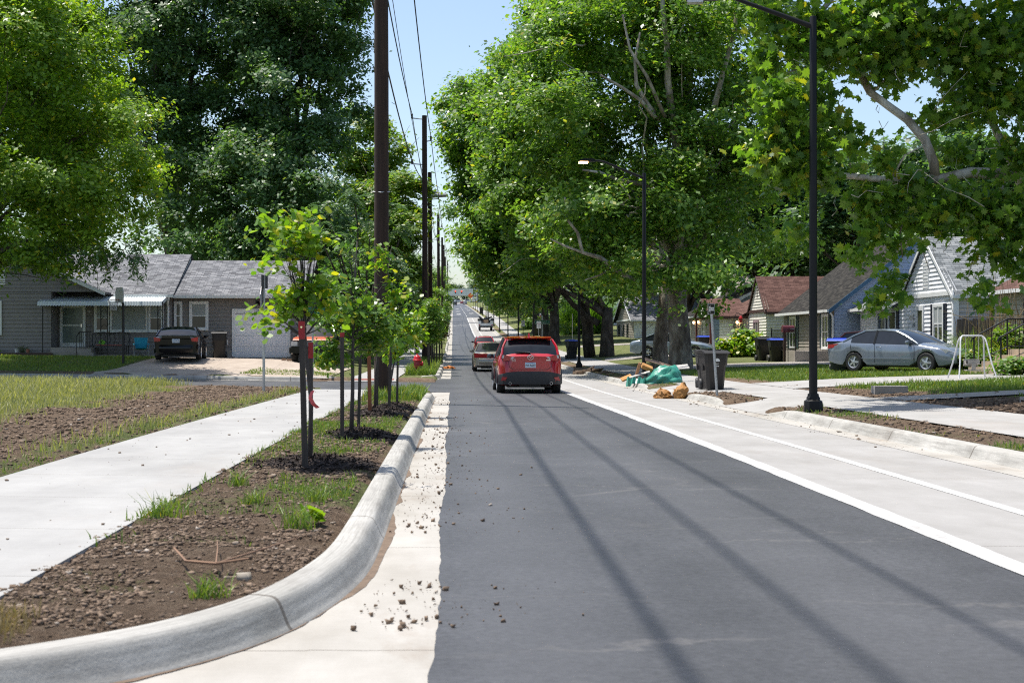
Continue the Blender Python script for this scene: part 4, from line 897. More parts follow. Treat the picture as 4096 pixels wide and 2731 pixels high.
# ---- the red crossover
RED = car_paint('ruby_red_paint', (.42, .004, .013), .18, .1)
def crossover(t):
    L, W = 4.55, 1.84; h = L/2
    cab = (-h+.1, -h+.56, .35, 1.12)
    top = [(-h, 1.1), (-h+.1, 1.18), (-h+.3, 1.42), (-h+.56, 1.6), (-.9, 1.67), (-.1, 1.68), (.35, 1.62), (1.12, 1.1), (1.7, 1.0), (h-.15, .86), (h, .7)]
    wid = [(-h, .8), (-h+.04, .87), (-h+.12, .935), (-h+.3, .975), (-h+.6, .99), (0, 1), (h-.5, .98), (h-.1, .86), (h, .78)]
    belt = [(-h, 1.08), (-h+.5, 1.12), (0, 1.04), (1.1, .98), (h-.2, .82), (h, .68)]
    car_body(t, RED, L, W, top, wid, belt, .26, (-1.33, 1.37), .36, cab, .72)
    for x in (-1.33, 1.37):
        for s in (1, -1): wheel_parts(t, x, s*(W/2-.12), .36, .23, s)
    X = -h-.002
    # dark lower bumper wrapping the corners, raised lip
    m = MB(); ys = np.linspace(-1, 1, 15)
    for a, b in zip(ys, ys[1:]):
        def pt(q, z, o): return (-h-.05+.2*abs(q)**9+o, q*W/2*.985, z)
        za, zb_ = .66-.1*abs(a)**4, .66-.1*abs(b)**4
        m.quad(pt(a, .3, .04), pt(b, .3, .04), pt(b, .5, 0), pt(a, .5, 0)); m.quad(pt(a, .5, 0), pt(b, .5, 0), pt(b, zb_, .012), pt(a, za, .012)); m.quad(pt(a, za, .012), pt(b, zb_, .012), pt(b, zb_+.008, .07), pt(a, za+.008, .07)); m.quad(pt(a, .3, .04), pt(b, .3, .04), pt(b, .34, .5), pt(a, .34, .5))
    weld(m.build('rear_bumper', pm('grey_black_cladding', (.03, .031, .034), .5, .1), t, None, True), 30)
    m = MB()
    for s in (1, -1):
        for ax in (-1.33, 1.37):
            pts = [(ax+.42*math.cos(a), s*(W/2-.01), .36+.42*math.sin(a)) for a in np.linspace(-.1, PI+.1, 13)]; m.tube(pts, .035, 6)
        m.box(-.9, .93, s*(W/2-.05), s*(W/2-.005), .27, .37)
    m.build('wheel_arch_trim', PLASTD, t, 40, True)
    # tailgate crease lines
    cr = MB(); zt = .72
    cr.tube([(X-.004, -.62, .95), (X-.004, -.6, .8), (X-.004, -.48, zt), (X-.004, .48, zt), (X-.004, .6, .8), (X-.004, .62, .95)], .005, 4); cr.build('tailgate_seam', PLASTD, t, None, True)
    g = [(-.36, .76), (.36, .76), (.26, .95), (-.26, .95)]
    slabs(t, 'plate_recess', RED, [(g, X-.006, X)])
    for s in (1, -1):
        a = [(s*.78, 1.14), (s*.58, 1.1), (s*.42, 1.07), (s*.56, .985), (s*.76, .955), (s*.81, 1.04)]
        o = slabs(t, 'tail_light', REDL, [(a, X-.035, X+.09)], 40); slabs(t, 'lamp_surround', PLASTD, [([(s*q[0]/s if 0 else q[0]*1.015+s*.004, (q[1]-1.04)*1.1+1.04) for q in a], X-.03, X+.08)])
        c = [(s*.52, 1.085), (s*.44, 1.067), (s*.54, 1.01), (s*.57, 1.03)]
        slabs(t, 'reversing_lens', CLEARL, [(c, X-.042, X-.03)]).parent = o
        e = [(s*.79, 1.12), (s*.74, 1.13), (s*.76, 1.04), (s*.8, 1.04)]; slabs(t, 'indicator_lens', CLEARL, [(e, X-.042, X-.03)]).parent = o
        r = [(s*.66, .5), (s*.8, .515), (s*.84, .4), (s*.7, .43)]; slabs(t, 'reflector', REDL, [(r, X-.066, X-.04)])
        m = MB(); R = Matrix.Rotation(-PI/2, 3, 'Y'); m.lathe([(.028, -.1), (.04, -.1), (.04, .09), (.033, .09), (.03, -.06), (0, -.06)], 14, (-h-.04, s*.58, .33), R); m.build('exhaust_tip', CHROME, t, 40, True)
    sp = MB(); sp.prism([(-h+.33, 1.615), (-h+.66, 1.655), (-h+.66, 1.62), (-h+.4, 1.575)], lambda a, b, s: (a, (-.62, .62)[s], b)); sp.build('roof_spoiler', RED, t, 40, True)
    MB().prism([(-h+.62, 1.645), (-h+.86, 1.655), (-h+.7, 1.75), (-h+.66, 1.75)], lambda a, b, s: (a, (-.02, .02)[s], b)).build('antenna_fin', RED, t, None, True)
    wp = MB(); wp.tube([(X+.07, 0, 1.19), (X+.09, .08, 1.2), (X+.1, .3, 1.215), (X+.1, .42, 1.22)], [.03, .024, .018, .012], 6); wp.build('rear_wiper', BLACK, t, 40, True)
    # oval badge with spread wings
    em = MB(); ring = [(X-.02, .083*math.cos(a), 1.06+.066*math.sin(a)) for a in np.linspace(0, 2*PI, 25)]; em.tube(ring, .0085, 6, False)
    em.tube([(X-.02, .074, 1.087), (X-.02, .04, 1.085), (X-.02, 0, 1.037), (X-.02, -.04, 1.085), (X-.02, -.074, 1.087)], [.004, .011, .009, .011, .004], 6); em.build('badge', CHROME, t, 40, True)
    rear_text(t, 'CX-5', .075, X-.012, .5, 1.0, CHROME, 'model_lettering'); rear_text(t, 'AWD', .04, X-.012, .46, .955, CHROME, 'model_lettering')
    slabs(t, 'trim_lettering', CHROME, [([(-.44, .97), (-.57, .97), (-.57, .995), (-.45, .995)], X-.012, X)])
    plate(t, '705 NDT', X-.008, .845)
    side_mirrors(t, .92, W/2-.02, 1.06, pm('dark_mirror_shell', (.03, .03, .035), .2, .1, coat=1)); door_seams(t, (-.85, .05, 1.0), W, .36, .98); handles(t, (-.62, .3), W, .9, RED)
    sh = MB(); sh.box(-h+.5, h-.6, -.62, .62, .2, .3); sh.box(-h+.15, -h+.5, -.3, .3, .22, .3); sh.build('underbody', PLASTD, t, None, True)
GROUP_T = 'cars driving away along the street'
t = thing('crossover_car', 'shiny red crossover seen from behind, driving in the asphalt lane nearest the camera', 'car', (2.16, 40.2+2.28, float(zr(42.4))-.02), PI/2+.012, GROUP_T)
crossover(t); t.rotation_euler[1] = -.002
# ---- sedans
def sedan(t, paint, L=4.85, W=1.8, H=1.47, wb=2.78, r=.325, fo=.98, style=0, rims=None, spokes=5):
    h = L/2; fa = h-fo; axles = (fa-wb, fa)
    if style == 0:      # fast-backed modern saloon
        cab = (-h+.62, -h+1.42, .18, 1.12); bz = .92
        top = [(-h, .88), (-h+.12, .99), (-h+.45, 1.04), (-h+.62, 1.06), (-h+1.0, 1.27), (-h+1.42, H-.03), (-.35, H), (.18, H-.05), (.6, 1.27), (1.12, .99), (1.6, .92), (h-.25, .79), (h-.06, .66), (h, .6)]
        belt = [(-h, .87), (-h+.5, .99), (0, .93), (1.12, .9), (h-.4, .76), (h, .58)]
    else:               # three-box with long flat boot
        cab = (-h+1.15, -h+1.72, .22, 1.02)
        top = [(-h, .84), (-h+.06, .95), (-h+.5, .985), (-h+1.15, 1.0), (-h+1.45, 1.22), (-h+1.72, H-.03), (-.4, H), (.22, H-.04), (.6, 1.25), (1.02, .98), (1.6, .94), (h-.3, .84), (h, .66)]
        belt = [(-h, .84), (-h+.5, .95), (0, .93), (1.02, .91), (h-.3, .8), (h, .64)]
    wid = [(-h, .88), (-h+.1, .93), (-h+.5, .98), (0, 1), (h-.6, .98), (h-.15, .87), (h, .74)]
    P = car_body(t, paint, L, W, top, wid, belt, .2, axles, r, cab, .7)
    for x in axles:
        for s in (1, -1): wheel_parts(t, x, s*(W/2-.1), r, .21, s, spokes, rims)
    side_mirrors(t, cab[3]-.32, W/2-.06, .99, paint); mid = (cab[1]+cab[2])/2-.1
    door_seams(t, (mid, cab[3]-.12, mid-.95), W, .3, .92); handles(t, (mid+.17, mid-.78), W, .84, paint)
    sh = MB(); sh.box(-h+.4, h-.5, -.6, .6, .16, .26); sh.build('underbody', PLASTD, t, None, True)
    return h, W, axles, cab
GREYP = car_paint('slate_grey_paint', (.2, .235, .28), .25, .4)
t = thing('saloon_car', 'slate grey saloon parked nose-right on the lawn driveway in front of the white gabled house', 'car', (15.35, 48.6, sz(15.3, 48.6)+.02), math.radians(-50))
h, W, ax, cab = sedan(t, GREYP)
m = MB()
for s in (1, -1):
    m.prism([(h-.62, .8), (h-.3, .77), (h-.06, .66), (h-.1, .6), (h-.3, .63)], lambda a, b, q: (a, s*(W/2-.12-.17*(a > h-.25)+(.0, .035)[q]), b))
m.build('headlights', CLEARL, t, 30, True)
slabs(t, 'grille', PLASTD, [([(-.46, .68), (.46, .68), (.36, .53), (0, .5), (-.36, .53)], h-.03, h+.02)])
g = MB()
for z in (.56, .6, .64): g.tube([(h+.024, -.4+abs(z-.6)*.2, z), (h+.024, .4, z)], .007, 4)
g.tube([(h+.02, -.48, .69), (h+.02, -.37, .525), (h+.022, 0, .495), (h+.02, .37, .525), (h+.02, .48, .69), (h+.02, -.48, .69)], .012, 6)
ring = [(h+.035, .06*math.cos(a), .605+.06*math.sin(a)) for a in np.linspace(0, 2*PI, 21)]; g.tube(ring, .01, 6, False); g.tube([(h+.037, -.075, .605), (h+.037, .075, .605)], .012, 6); g.build('grille_badge', CHROME, t, 40, True)
slabs(t, 'lower_intake', PLASTD, [([(-.62, .41), (.62, .41), (.55, .29), (-.55, .29)], h-.1, h+.005)]); slabs(t, 'plate_holder', PLASTD, [([(-.16, .38), (.16, .38), (.16, .49), (-.16, .49)], h-.06, h+.022)])
m = MB()
for s in (1, -1): m.box(-1.0, 1.0, s*(W/2-.01), s*(W/2+.018), .44, .475)
m.build('side_moulding', GREYP, t, None, True)
m = MB()
for s in (1, -1): m.prism([(-h+.02, .92), (-h+.45, .95), (-h+.3, .82), (-h+.0, .78)], lambda a, b, q: (a, s*(W/2-.11+(.0, .05)[q]+.04*(a+h)), b))
m.build('tail_lights', REDL, t, 30, True)
BLKP = pm('black_paint', (.004, .004, .005), .15, .06, 2, spec=.35)
t = thing('saloon_car', 'glossy black saloon seen from behind on the grey house driveway', 'car', (-11.62, 58.4+2.45, sz(-11.6, 60.5)+.02), PI/2+.1)
h, W, ax, cab = sedan(t, BLKP, 5.0, 1.87, 1.43, 2.8, .33, 1.0, 0, pm('bright_alloy', (.7, .7, .7), .3, .05, metal=.4))
for s in (1, -1):
    slabs(t, 'tail_light', REDL, [([(s*.9, .96), (s*.62, .9), (s*.64, .78), (s*.88, .76)], -h-.03, -h+.12)], 40)
slabs(t, 'boot_band', pm('gloss_black_band', (.004, .004, .004), .1), [([(-.6, .9), (.6, .9), (.56, 1.0), (-.56, 1.0)], -h-.012, -h+.05)])
plate(t, '512 NGR', -h-.03, .8); bumper(t, BLKP, h, 1.87, .3, .64)
GOLDP = car_paint('champagne_paint', (.36, .33, .28), .3, .5)
t = thing('saloon_car', 'champagne three-box saloon with wide red tail lights, just ahead of the red crossover', 'car', (1.98, 69.2+2.7, float(zr(71))), PI/2, GROUP_T)
h, W, ax, cab = sedan(t, GOLDP, 5.38, 1.99, 1.46, 2.91, .35, 1.05, 1)
for s in (1, -1): slabs(t, 'tail_light', REDL, [([(s*.97, .9), (s*.3, .88), (s*.3, .68), (s*.95, .68)], -h-.03, -h+.1)], 40)
plate(t, '887 AJJ', -h-.04, .78); bumper(t, GOLDP, h, 1.99, .34, .62)
bumper(t, CHROME, h+.012, 1.99, .6, .63, 'chrome_strip')
def hatch(t, paint, L=4.0, W=1.7, H=1.48, box=False):
    h = L/2; cab = (-h+.1, -h+.5, .3, 1.05) if not box else (-h+.08, -h+.3, .55, 1.25)
    top = [(-h, .92), (-h+.1, 1.02), (cab[1], H-.08), (-.6, H), (cab[2], H-.06), (cab[3], 1.03), (h-.3, .88), (h, .64)]
    if box: top = [(x, z+.0) for x, z in top]
    wid = [(-h, .88), (-h+.15, .96), (0, 1), (h-.4, .96), (h, .78)]; belt = [(-h, .91), (0, .95), (1.0, .94), (h, .62)]
    car_body(t, paint, L, W, top, wid, belt, .22, (-h+.72, h-.82), .31, cab, .72)
    for x in (-h+.72, h-.82):
        for s in (1, -1): wheel_parts(t, x, s*(W/2-.1), .31, .19, s)
    for s in (1, -1): slabs(t, 'tail_light', REDL, [([(s*.8, .98), (s*.6, .95), (s*.62, .75), (s*.79, .75)], -h-.02, -h+.1)], 40)
    side_mirrors(t, cab[3]-.3, W/2-.04, 1.0, PLASTD); plate(t, None, -h-.01, .7); bumper(t, paint, h, W, .28, .56)
t = thing('hatchback_car', 'small red hatchback seen over the roof of the champagne saloon', 'car', (2.5, 113+2, float(zr(115))), PI/2, GROUP_T); hatch(t, RED)
for lab, x, y, col, box, rz in (('dark green boxy car in the left lane close to the traffic signals', .85, 640, (.02, .03, .03), True, PI/2), ('red and blue-glassed car waiting at the far signals', 4.7, 742, (.3, .02, .03), False, PI/2), ('dark car coming from the far junction by the right kerb', 6.0, 700, (.03, .035, .045), False, -PI/2)):
    t = thing('distant_car', lab, 'car', (x, y, float(zr(y))), rz, 'tiny cars at the far end of the street'); hatch(t, car_paint('distant_paint_%d' % int(y), col), 4.6, 1.9, 1.75 if box else 1.5, box)
for k, (x, y, col, lab) in enumerate([(-3, 806, (.7, .7, .72), 'white car parked beyond the far signals, leftmost of the pale row'), (3, 812, (.6, .62, .66), 'silver white car parked second in the pale row beyond the signals'), (8, 800, (.72, .72, .72), 'white car parked in the middle of the pale row beyond the signals'), (13, 808, (.66, .67, .7), 'pale car parked fourth in the row beyond the signals'), (22, 790, (.03, .03, .04), 'black car parked at the right end of the row beyond the signals'), (-4, 770, (.05, .08, .2), 'dark blue car turning left in front of the far signals')]):
    t = thing('distant_car', lab, 'car', (x, y, float(zr(y))+1.2*(y > 780)), .3+k*.2, 'tiny cars at the far end of the street'); hatch(t, car_paint('lot_paint_%d' % k, col), 4.7, 1.9, 1.6, False)
# silver-blue car behind the sycamore trunk, dark red car behind the grey saloon
t = thing('saloon_car', 'silver-blue saloon half hidden behind the big mottled sycamore trunk', 'car', (13.0, 84, sz(13.0, 84)), math.radians(-20)); sedan(t, car_paint('silver_blue_paint', (.28, .33, .38), .3, .5))
t = thing('hatchback_car', 'dark red car parked behind the grey saloon and the blue-lidded bin', 'car', (17.5, 57.6, sz(17.5, 57.6)), math.radians(-20)); hatch(t, car_paint('maroon_paint', (.12, .01, .015)))
t = thing('hatchback_car', 'grey car parked under the trees beyond the far no-parking signs', 'car', (14.5, 232, sz(14.5, 232)), math.radians(60)); hatch(t, car_paint('mid_grey_paint', (.2, .21, .23)))
# ---- black pick-up with orange bonnet behind the saplings (faces the camera)
t = thing('pickup_truck', 'black pick-up with orange bonnet facing the street beside the garage, behind the saplings', 'truck', (-6.15, 64.6, sz(-6.1, 63)+.06), -PI/2)
h = 2.6; W = 1.95
cab = (-.9, -.75, .35, .95); top = [(-h, 1.05), (-1.0, 1.05), (-.9, 1.1), (-.75, 1.72), (-.1, 1.78), (.35, 1.72), (.95, 1.2), (h-.4, 1.12), (h-.1, 1.05), (h, .98)]
car_body(t, BLKP, 2*h, W, top, [(-h, .95), (0, 1), (h-.15, .98), (h, .93)], [(-h, 1.04), (0, 1.08), (1, 1.08), (h, .96)], .36, (-1.55, 1.65), .37, cab, .74)
for x in (-1.55, 1.65):
    for s in (1, -1): wheel_parts(t, x, s*(W/2-.13), .37, .24, s)
MB().prism([(1.0, 1.2), (h-.38, 1.135), (h-.08, 1.07), (h-.02, 1.02), (1.0, 1.1)], lambda a, b, s: (a, (-.84, .84)[s], b)).build('bonnet', car_paint('orange_paint', (.62, .13, .05), .4, 0), t, 30, True)
slabs(t, 'grille', PLASTD, [([(-.6, .99), (.6, .99), (.6, .74), (-.6, .74)], h-.02, h+.02)])
g = MB()
for k in range(9): g.box(h+.02, h+.03, -.58, .58, .755+k*.027, .763+k*.027)
g.build('grille_bars', GALV, t, None, True)
for s in (1, -1): slabs(t, 'headlight', CLEARL, [([(s*.63, .97), (s*.92, .97), (s*.92, .77), (s*.63, .77)], h-.05, h+.012)])
MB().box(h-.05, h+.13, -.98, .98, .46, .7).build('front_bumper', BLKP, t, None, True)
for k, (x, lab) in enumerate(((-7.35, 'brown brick lying left of the pick-up wheel'), (-7.12, 'brown brick touching the pick-up wheel'))):
    tag(MB().obox((x, 61.8, sz(x, 61.8)+.09), (.2, .1, .09)).build('brick', pm('buff_brick', (.3, .19, .12), .9, .2)), lab, 'brick', 'bricks by the pick-up wheel')
# ---- utility truck
t = thing('work_truck', 'white flatbed work truck with cardboard box load parked on the right, seen from behind', 'truck', (4.75, 206+2.6, float(zr(207))), PI/2)
WP = car_paint('white_truck_paint', (.7, .7, .7), .4, 0)
cab = (.2, .35, 1.3, 1.9); h = 2.8
car_body(t, WP, 2*h, 2.0, [(-h, .95), (.1, .95), (.2, 1.15), (.35, 1.82), (.8, 1.9), (1.3, 1.82), (1.9, 1.2), (h, 1.0)], [(-h, .97), (0, 1), (h, .94)], [(-h, .94), (0, 1.0), (1.9, 1.1), (h, .95)], .5, (-1.6, 1.75), .4, cab, .78)
for x in (-1.6, 1.75):
    for s in (1, -1): wheel_parts(t, x, s*.86, .4, .26, s)
m = MB()
for s in (1, -1): m.box(-h-.02, .1, s*.66, s*1.06, .75, 1.42)
m.box(-h-.03, -h+.04, -.66, .66, .72, 1.1); m.build('service_bed', WP, t, None, True)
m = MB(); m.box(-h-.12, -h+.05, -1.02, 1.02, .5, .7); m.build('rear_bumper', PLASTD, t, None, True)
m = MB(); R_ = random.Random(2)
for k in range(14): m.tube([(-h+R_.uniform(.1, 2), R_.uniform(-1, 1), 1.3), (-h+R_.uniform(.1, 2), R_.uniform(-1, 1), R_.uniform(1.6, 2.1))], R_.uniform(.03, .14), 6)
for s in (1, -1): m.box(-h+.1, -h+.5, s*.8, s*1.2, 1.42, 1.75)
m.build('tool_load', PLASTD, t, None, True)
for s in (1, -1): slabs(t, 'tail_light', REDL, [([(s*.98, .9), (s*.82, .9), (s*.82, .76), (s*.98, .76)], -h-.05, -h)])
tag(MB().box(4.45, 5.1, 206, 206.5, float(zr(206))+1.05, float(zr(206))+1.65).build('cardboard_box', pm('cardboard', (.42, .27, .16), .8, .1)), 'brown cardboard box on the back of the white work truck', 'box')
# ---------------------------------------------------------------- houses
def fr(o, u, n): # frame: a along u, b out along n, c up
    u = Vector(u); n = Vector(n); z = Vector((0, 0, 1))
    return Matrix(((u.x, n.x, 0, o[0]), (u.y, n.y, 0, o[1]), (u.z, n.z, 1, o[2]), (0, 0, 0, 1)))
def front(x, y, z): return fr((x, y, z), (1, 0, 0), (0, -1, 0))      # wall facing the camera
def street(x, y, z): return fr((x, y, z), (0, -1, 0), (-1, 0, 0))    # wall facing the street from the right
def hspan(poly, c):
    xs = []; n = len(poly)
    for i in range(n):
        (a0, c0), (a1, c1) = poly[i], poly[(i+1) % n]
        if (c0-c)*(c1-c) <= 0 and abs(c1-c0) > 1e-9: xs.append(a0+(a1-a0)*(c-c0)/(c1-c0))
    return (min(xs), max(xs)) if xs else None
def siding(T, poly, h=.17, lip=.034):
    m = MB(T); c = min(p[1] for p in poly); top = max(p[1] for p in poly)
    while c < top-1e-3:
        d = min(c+h, top); s0 = hspan(poly, c+1e-4); s1 = hspan(poly, d-1e-4)
        if s0 and s1:
            m.quad((s0[0], lip, c), (s0[1], lip, c), (s1[1], .0, d), (s1[0], .0, d)); m.quad((s0[0], 0, c), (s0[1], 0, c), (s0[1], lip, c), (s0[0], lip, c))
        c = d
    m.add([(a, -.12, c) for a, c in poly], [tuple(range(len(poly)))])
    return m
def window(par, T, a0, a1, c0, c1, fm, cols=1, fw=.07, rail=True, cas=.09, gm=None, name='window', blind=None):
    m = MB(T); b0, b1 = .0, .085
    m.box(a0-cas, a0, b0, b1, c0-cas, c1+cas); m.box(a1, a1+cas, b0, b1, c0-cas, c1+cas); m.box(a0, a1, b0, b1-.002, c1, c1+cas); m.box(a0, a1, b0, b1+.03, c0-cas, c0)
    w_ = (a1-a0)/cols
    for k in range(cols):
        l, r = a0+k*w_, a0+(k+1)*w_; f = fw*.6
        m.box(l, l+f, b0, .07, c0, c1); m.box(r-f, r, b0, .07, c0, c1); m.box(l+f, r-f, b0, .069, c0, c0+f); m.box(l+f, r-f, b0, .069, c1-f, c1)
        if rail: m.box(l+f, r-f, b0, .068, (c0+c1)/2-.022, (c0+c1)/2+.022)
    o = m.build(name, fm, par)
    p = MB(T); p.quad((a0, .045, c0), (a1, .045, c0), (a1, .045, c1), (a0, .045, c1)); p.build('pane', gm or GLASSB, par).parent = o
    if blind:
        q = MB(T); cm = c0+(c1-c0)*blind; q.quad((a0+.06, .05, cm), (a1-.06, .05, cm), (a1-.06, .05, c1-.06), (a0+.06, .05, c1-.06)); q.build('curtain', CURT, par).parent = o
    return o
CURT = pm('pale_curtain', (.33, .36, .36), .8, .2, 12, stretch=(6, 6, .6))
def roof_plane(m, e0, e1, r1, r0, th=.09, soff=True):
    e0, e1, r1, r0 = map(Vector, (e0, e1, r1, r0)); u = (e1-e0).normalized(); 
    def uv(p): d = p-e0; a = d.dot(u); return (a, (d-u*a).length)
    m.quad(e0, e1, r1, r0, uv=[uv(e0), uv(e1), uv(r1), uv(r0)])
    dn = Vector((0, 0, -th)); m.quad(e0+dn, e1+dn, r1+dn, r0+dn)
    for a, b in ((e0, e1), (e1, r1), (r1, r0), (r0, e0)): m.quad(a, b, b+dn, a+dn)
def boards(pts_list, mat, par, name='fascia', w=.16, t=.03):
    m = MB()
    for a, b, n in pts_list:
        a, b, n = Vector(a), Vector(b), Vector(n)*t; d = Vector((0, 0, -w))
        m.add([a, b, b+d, a+d, a+n, b+n, b+d+n, a+d+n], [(0,1,2,3),(4,5,6,7),(0,1,5,4),(3,2,6,7),(0,3,7,4),(1,2,6,5)])
    return m.build(name, mat, par)
SHG = shingle_mat('grey_shingles', [(.085, .085, .095), (.17, .175, .19), (.28, .28, .295)])
SHGR = shingle_mat('greenish_grey_shingles', [(.1, .11, .115), (.2, .215, .22), (.33, .34, .34)])
SHR = shingle_mat('red_brown_shingles', [(.07, .036, .03), (.12, .064, .052), (.17, .095, .078)])
SHD = shingle_mat('charcoal_shingles', [(.014, .013, .012), (.03, .028, .025), (.06, .055, .048)])
SHP = shingle_mat('pale_grey_shingles', [(.2, .17, .16), (.33, .29, .27), (.45, .41, .38)])
SID_T = pm('taupe_siding', (.235, .215, .205), .6, .07, 3)
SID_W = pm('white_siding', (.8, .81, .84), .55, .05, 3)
SID_WS = pm('shade_toned_siding', (.5, .48, .46), .6, .05, 3)  # white siding greyed for shaded side walls, the shade put into the colour
SID_B = pm('blue_siding', (.36, .44, .58), .6, .06, 3)
SID_C = pm('cream_siding', (.74, .71, .63), .6, .06, 3)
SID_TAN = pm('tan_siding', (.27, .245, .21), .65, .07, 3)
TEAL = pm('teal_shutter', (.035, .065, .085), .5, .1)
NAVY = pm('navy_shutter', (.018, .022, .04), .5, .1)
BROWN = pm('dark_brown_trim', (.06, .03, .022), .55, .15)
FOUND = concrete_mat('foundation_concrete', (.3, .27, .24), (.42, .38, .34), 0, uv=False)
BLUETRIM = pm('blue_trim', (.045, .12, .21), .5, .1)
# --- grey house, left
hz = sz(-14, 65.5); Y0 = 65.0
H = thing('grey_house', 'low grey ranch house with striped awning and attached garage on the left', 'house', (-15, 65, hz))
siding(front(0, Y0, hz), [(-25, .0), (-12.85, .0), (-12.85, 2.85), (-25, 2.85)]).build('wall', SID_T, H)
siding(front(0, Y0+.25, hz), [(-12.83, .3), (-6.9, .3), (-6.9, 2.85), (-12.83, 2.85)]).build('garage_wall', SID_T, H)
f = MB(); f.box(-12.84, -6.9, Y0+.2, Y0+.5, hz-.5, hz+.31); f.box(-25, -12.86, Y0-.015, Y0+.4, hz-.6, hz+.02); f.build('foundation', FOUND, H)
b = MB(); b.box(-25, -12.86, Y0+.14, Y0+8, hz-.4, hz+2.84); b.box(-12.84, -6.92, Y0+.4, Y0+7.6, hz-.4, hz+2.83); b.build('rear_walls', SID_T, H)
m = MB(); ez = hz+2.83; rz_ = hz+4.93
roof_plane(m, (-19, Y0-.4, ez), (-12.7, Y0-.4, ez), (-12.7, Y0+4.1, rz_), (-19, Y0+4.1, rz_)); roof_plane(m, (-12.7, Y0+8.4, ez), (-26, Y0+8.4, ez), (-26, Y0+4.1, rz_), (-12.7, Y0+4.1, rz_)); roof_plane(m, (-26, Y0-.4, ez), (-19, Y0-.4, ez), (-19, Y0+4.1, rz_), (-26, Y0+4.1, rz_))
m.build('roof', SHG, H)
m = MB(); rg = hz+4.62
roof_plane(m, (-12.72, Y0-.25, ez-.02), (-6.6, Y0-.25, ez-.02), (-6.6, Y0+3.9, rg), (-12.72, Y0+3.9, rg)); roof_plane(m, (-6.6, Y0+8, ez-.02), (-12.72, Y0+8, ez-.02), (-12.72, Y0+3.9, rg), (-6.6, Y0+3.9, rg)); m.build('garage_roof', SHG, H)
# raised gable cheek between the two roofs
ck = MB(); ck.add([(-12.72, Y0-.39, ez-.05), (-12.72, Y0+4.05, rz_-.07), (-12.72, Y0+4.05, rg-.05), (-12.72, Y0-.3, ez-.1)], [(0,1,2,3)]); ck.build('gable_cheek', WHITE, H)
# front wing with its own gable
W0 = 63.9; wz = sz(-20, 64)-.1; pk = hz+5.0; cx = -20.3; hw = 4.75; eh = hz+2.93
T = front(0, W0, 0)
siding(T, [(cx-hw+.3, wz), (-18.05, wz), (-18.05, eh), (cx-hw+.3, eh)]).build('wing_wall', SID_T, H)
siding(T, [(cx-hw+.3, eh), (cx+hw-.25, eh), (cx, pk-.12)]).build('wing_gable', SID_T, H)
b = MB(); b.box(cx-hw+.3, -18.06, W0+.13, Y0-.03, wz-.3, eh-.02); b.build('wing_side_wall', SID_T, H)
m = MB(); roof_plane(m, (cx+hw, W0-.35, eh-.02), (cx+hw, Y0+4, eh-.02), (cx, Y0+4, pk), (cx, W0-.35, pk)); roof_plane(m, (cx-hw, Y0+4, eh-.02), (cx-hw, W0-.35, eh-.02), (cx, W0-.35, pk), (cx, Y0+4, pk)); m.build('wing_roof', SHG, H)
boards([((cx, W0-.36, pk-.01), (cx+hw, W0-.36, eh-.03), (0, -1, 0)), ((cx, W0-.36, pk-.01), (cx-hw, W0-.36, eh-.03), (0, -1, 0))], WHITE, H, 'barge_board')
boards([((-15.4, Y0-.41, ez-.0), (-12.7, Y0-.41, ez), (0, -1, 0)), ((-12.72, Y0-.26, ez-.02), (-6.6, Y0-.26, ez-.02), (0, -1, 0))], WHITE, H, 'gutter_board', .14, .09)
dp = MB(); dp.tube([(-12.9, Y0-.42, ez-.12), (-12.98, Y0-.3, ez-.35), (-13.0, Y0-.1, ez-.55), (-13.0, Y0-.1, hz+.1)], .06, 6); dp.build('downpipe', WHITE, H)
lv = MB(T)
for k in range(7): lv.box(-20.6, -20.1, .0, .05, pk-1.75+k*.1, pk-1.69+k*.1)
lv.build('gable_vent', WHITE, H)
T = front(0, W0, 0); window(H, T, -21.4, -20.35, 1.72, 3.08, WHITE, 1)
T = front(0, Y0, 0)
window(H, T, -16.3, -15.75, 1.85, 3.0, WHITE, 1, .06, blind=.5); window(H, T, -15.6, -14.0, 1.85, 3.0, WHITE, 1, .06, False, blind=.02, name='picture_window'); window(H, T, -13.85, -13.3, 1.85, 3.0, WHITE, 1, .06, blind=.5)
T2 = front(0, Y0+.25, 0); window(H, T2, -12.0, -11.3, 1.95, 3.1, WHITE, 1, .08, blind=.5); window(H, T2, -12.7, -12.5, 1.95, 3.1, WHITE, 1, .05)
# storm door and steps
d = MB(T); d.box(-17.95, -17.83, .0, .09, 1.1, 2.98); d.box(-16.9, -16.78, .0, .09, 1.1, 2.98); d.box(-17.83, -16.9, 0, .09, 2.88, 2.98); d.box(-17.83, -16.9, 0, .07, 1.1, 1.28); d.box(-17.83, -16.9, 0, .07, 2.05, 2.12)
do = d.build('front_door', WHITE, H); p = MB(T); p.quad((-17.83, .04, 1.28), (-16.9, .04, 1.28), (-16.9, .04, 2.88), (-17.83, .04, 2.88)); p.build('pane', pm('storm_glass', (.16, .21, .21), .12, .25, 2), H).parent = do
hh = MB(T); hh.box(-16.98, -16.93, .07, .13, 2.0, 2.14); hh.build('handle', CHROME, H).parent = do
st = MB(); st.box(-18.03, -16.2, Y0-1.3, Y0-.02, hz-.2, 1.08); st.box(-18.03, -16.0, Y0-1.7, Y0-1.3, hz-.3, .86); st.box(-18.0, -12.9, Y0-1.4, Y0-.03, hz-.3, hz+.1); st.build('porch_steps', FOUND, H)
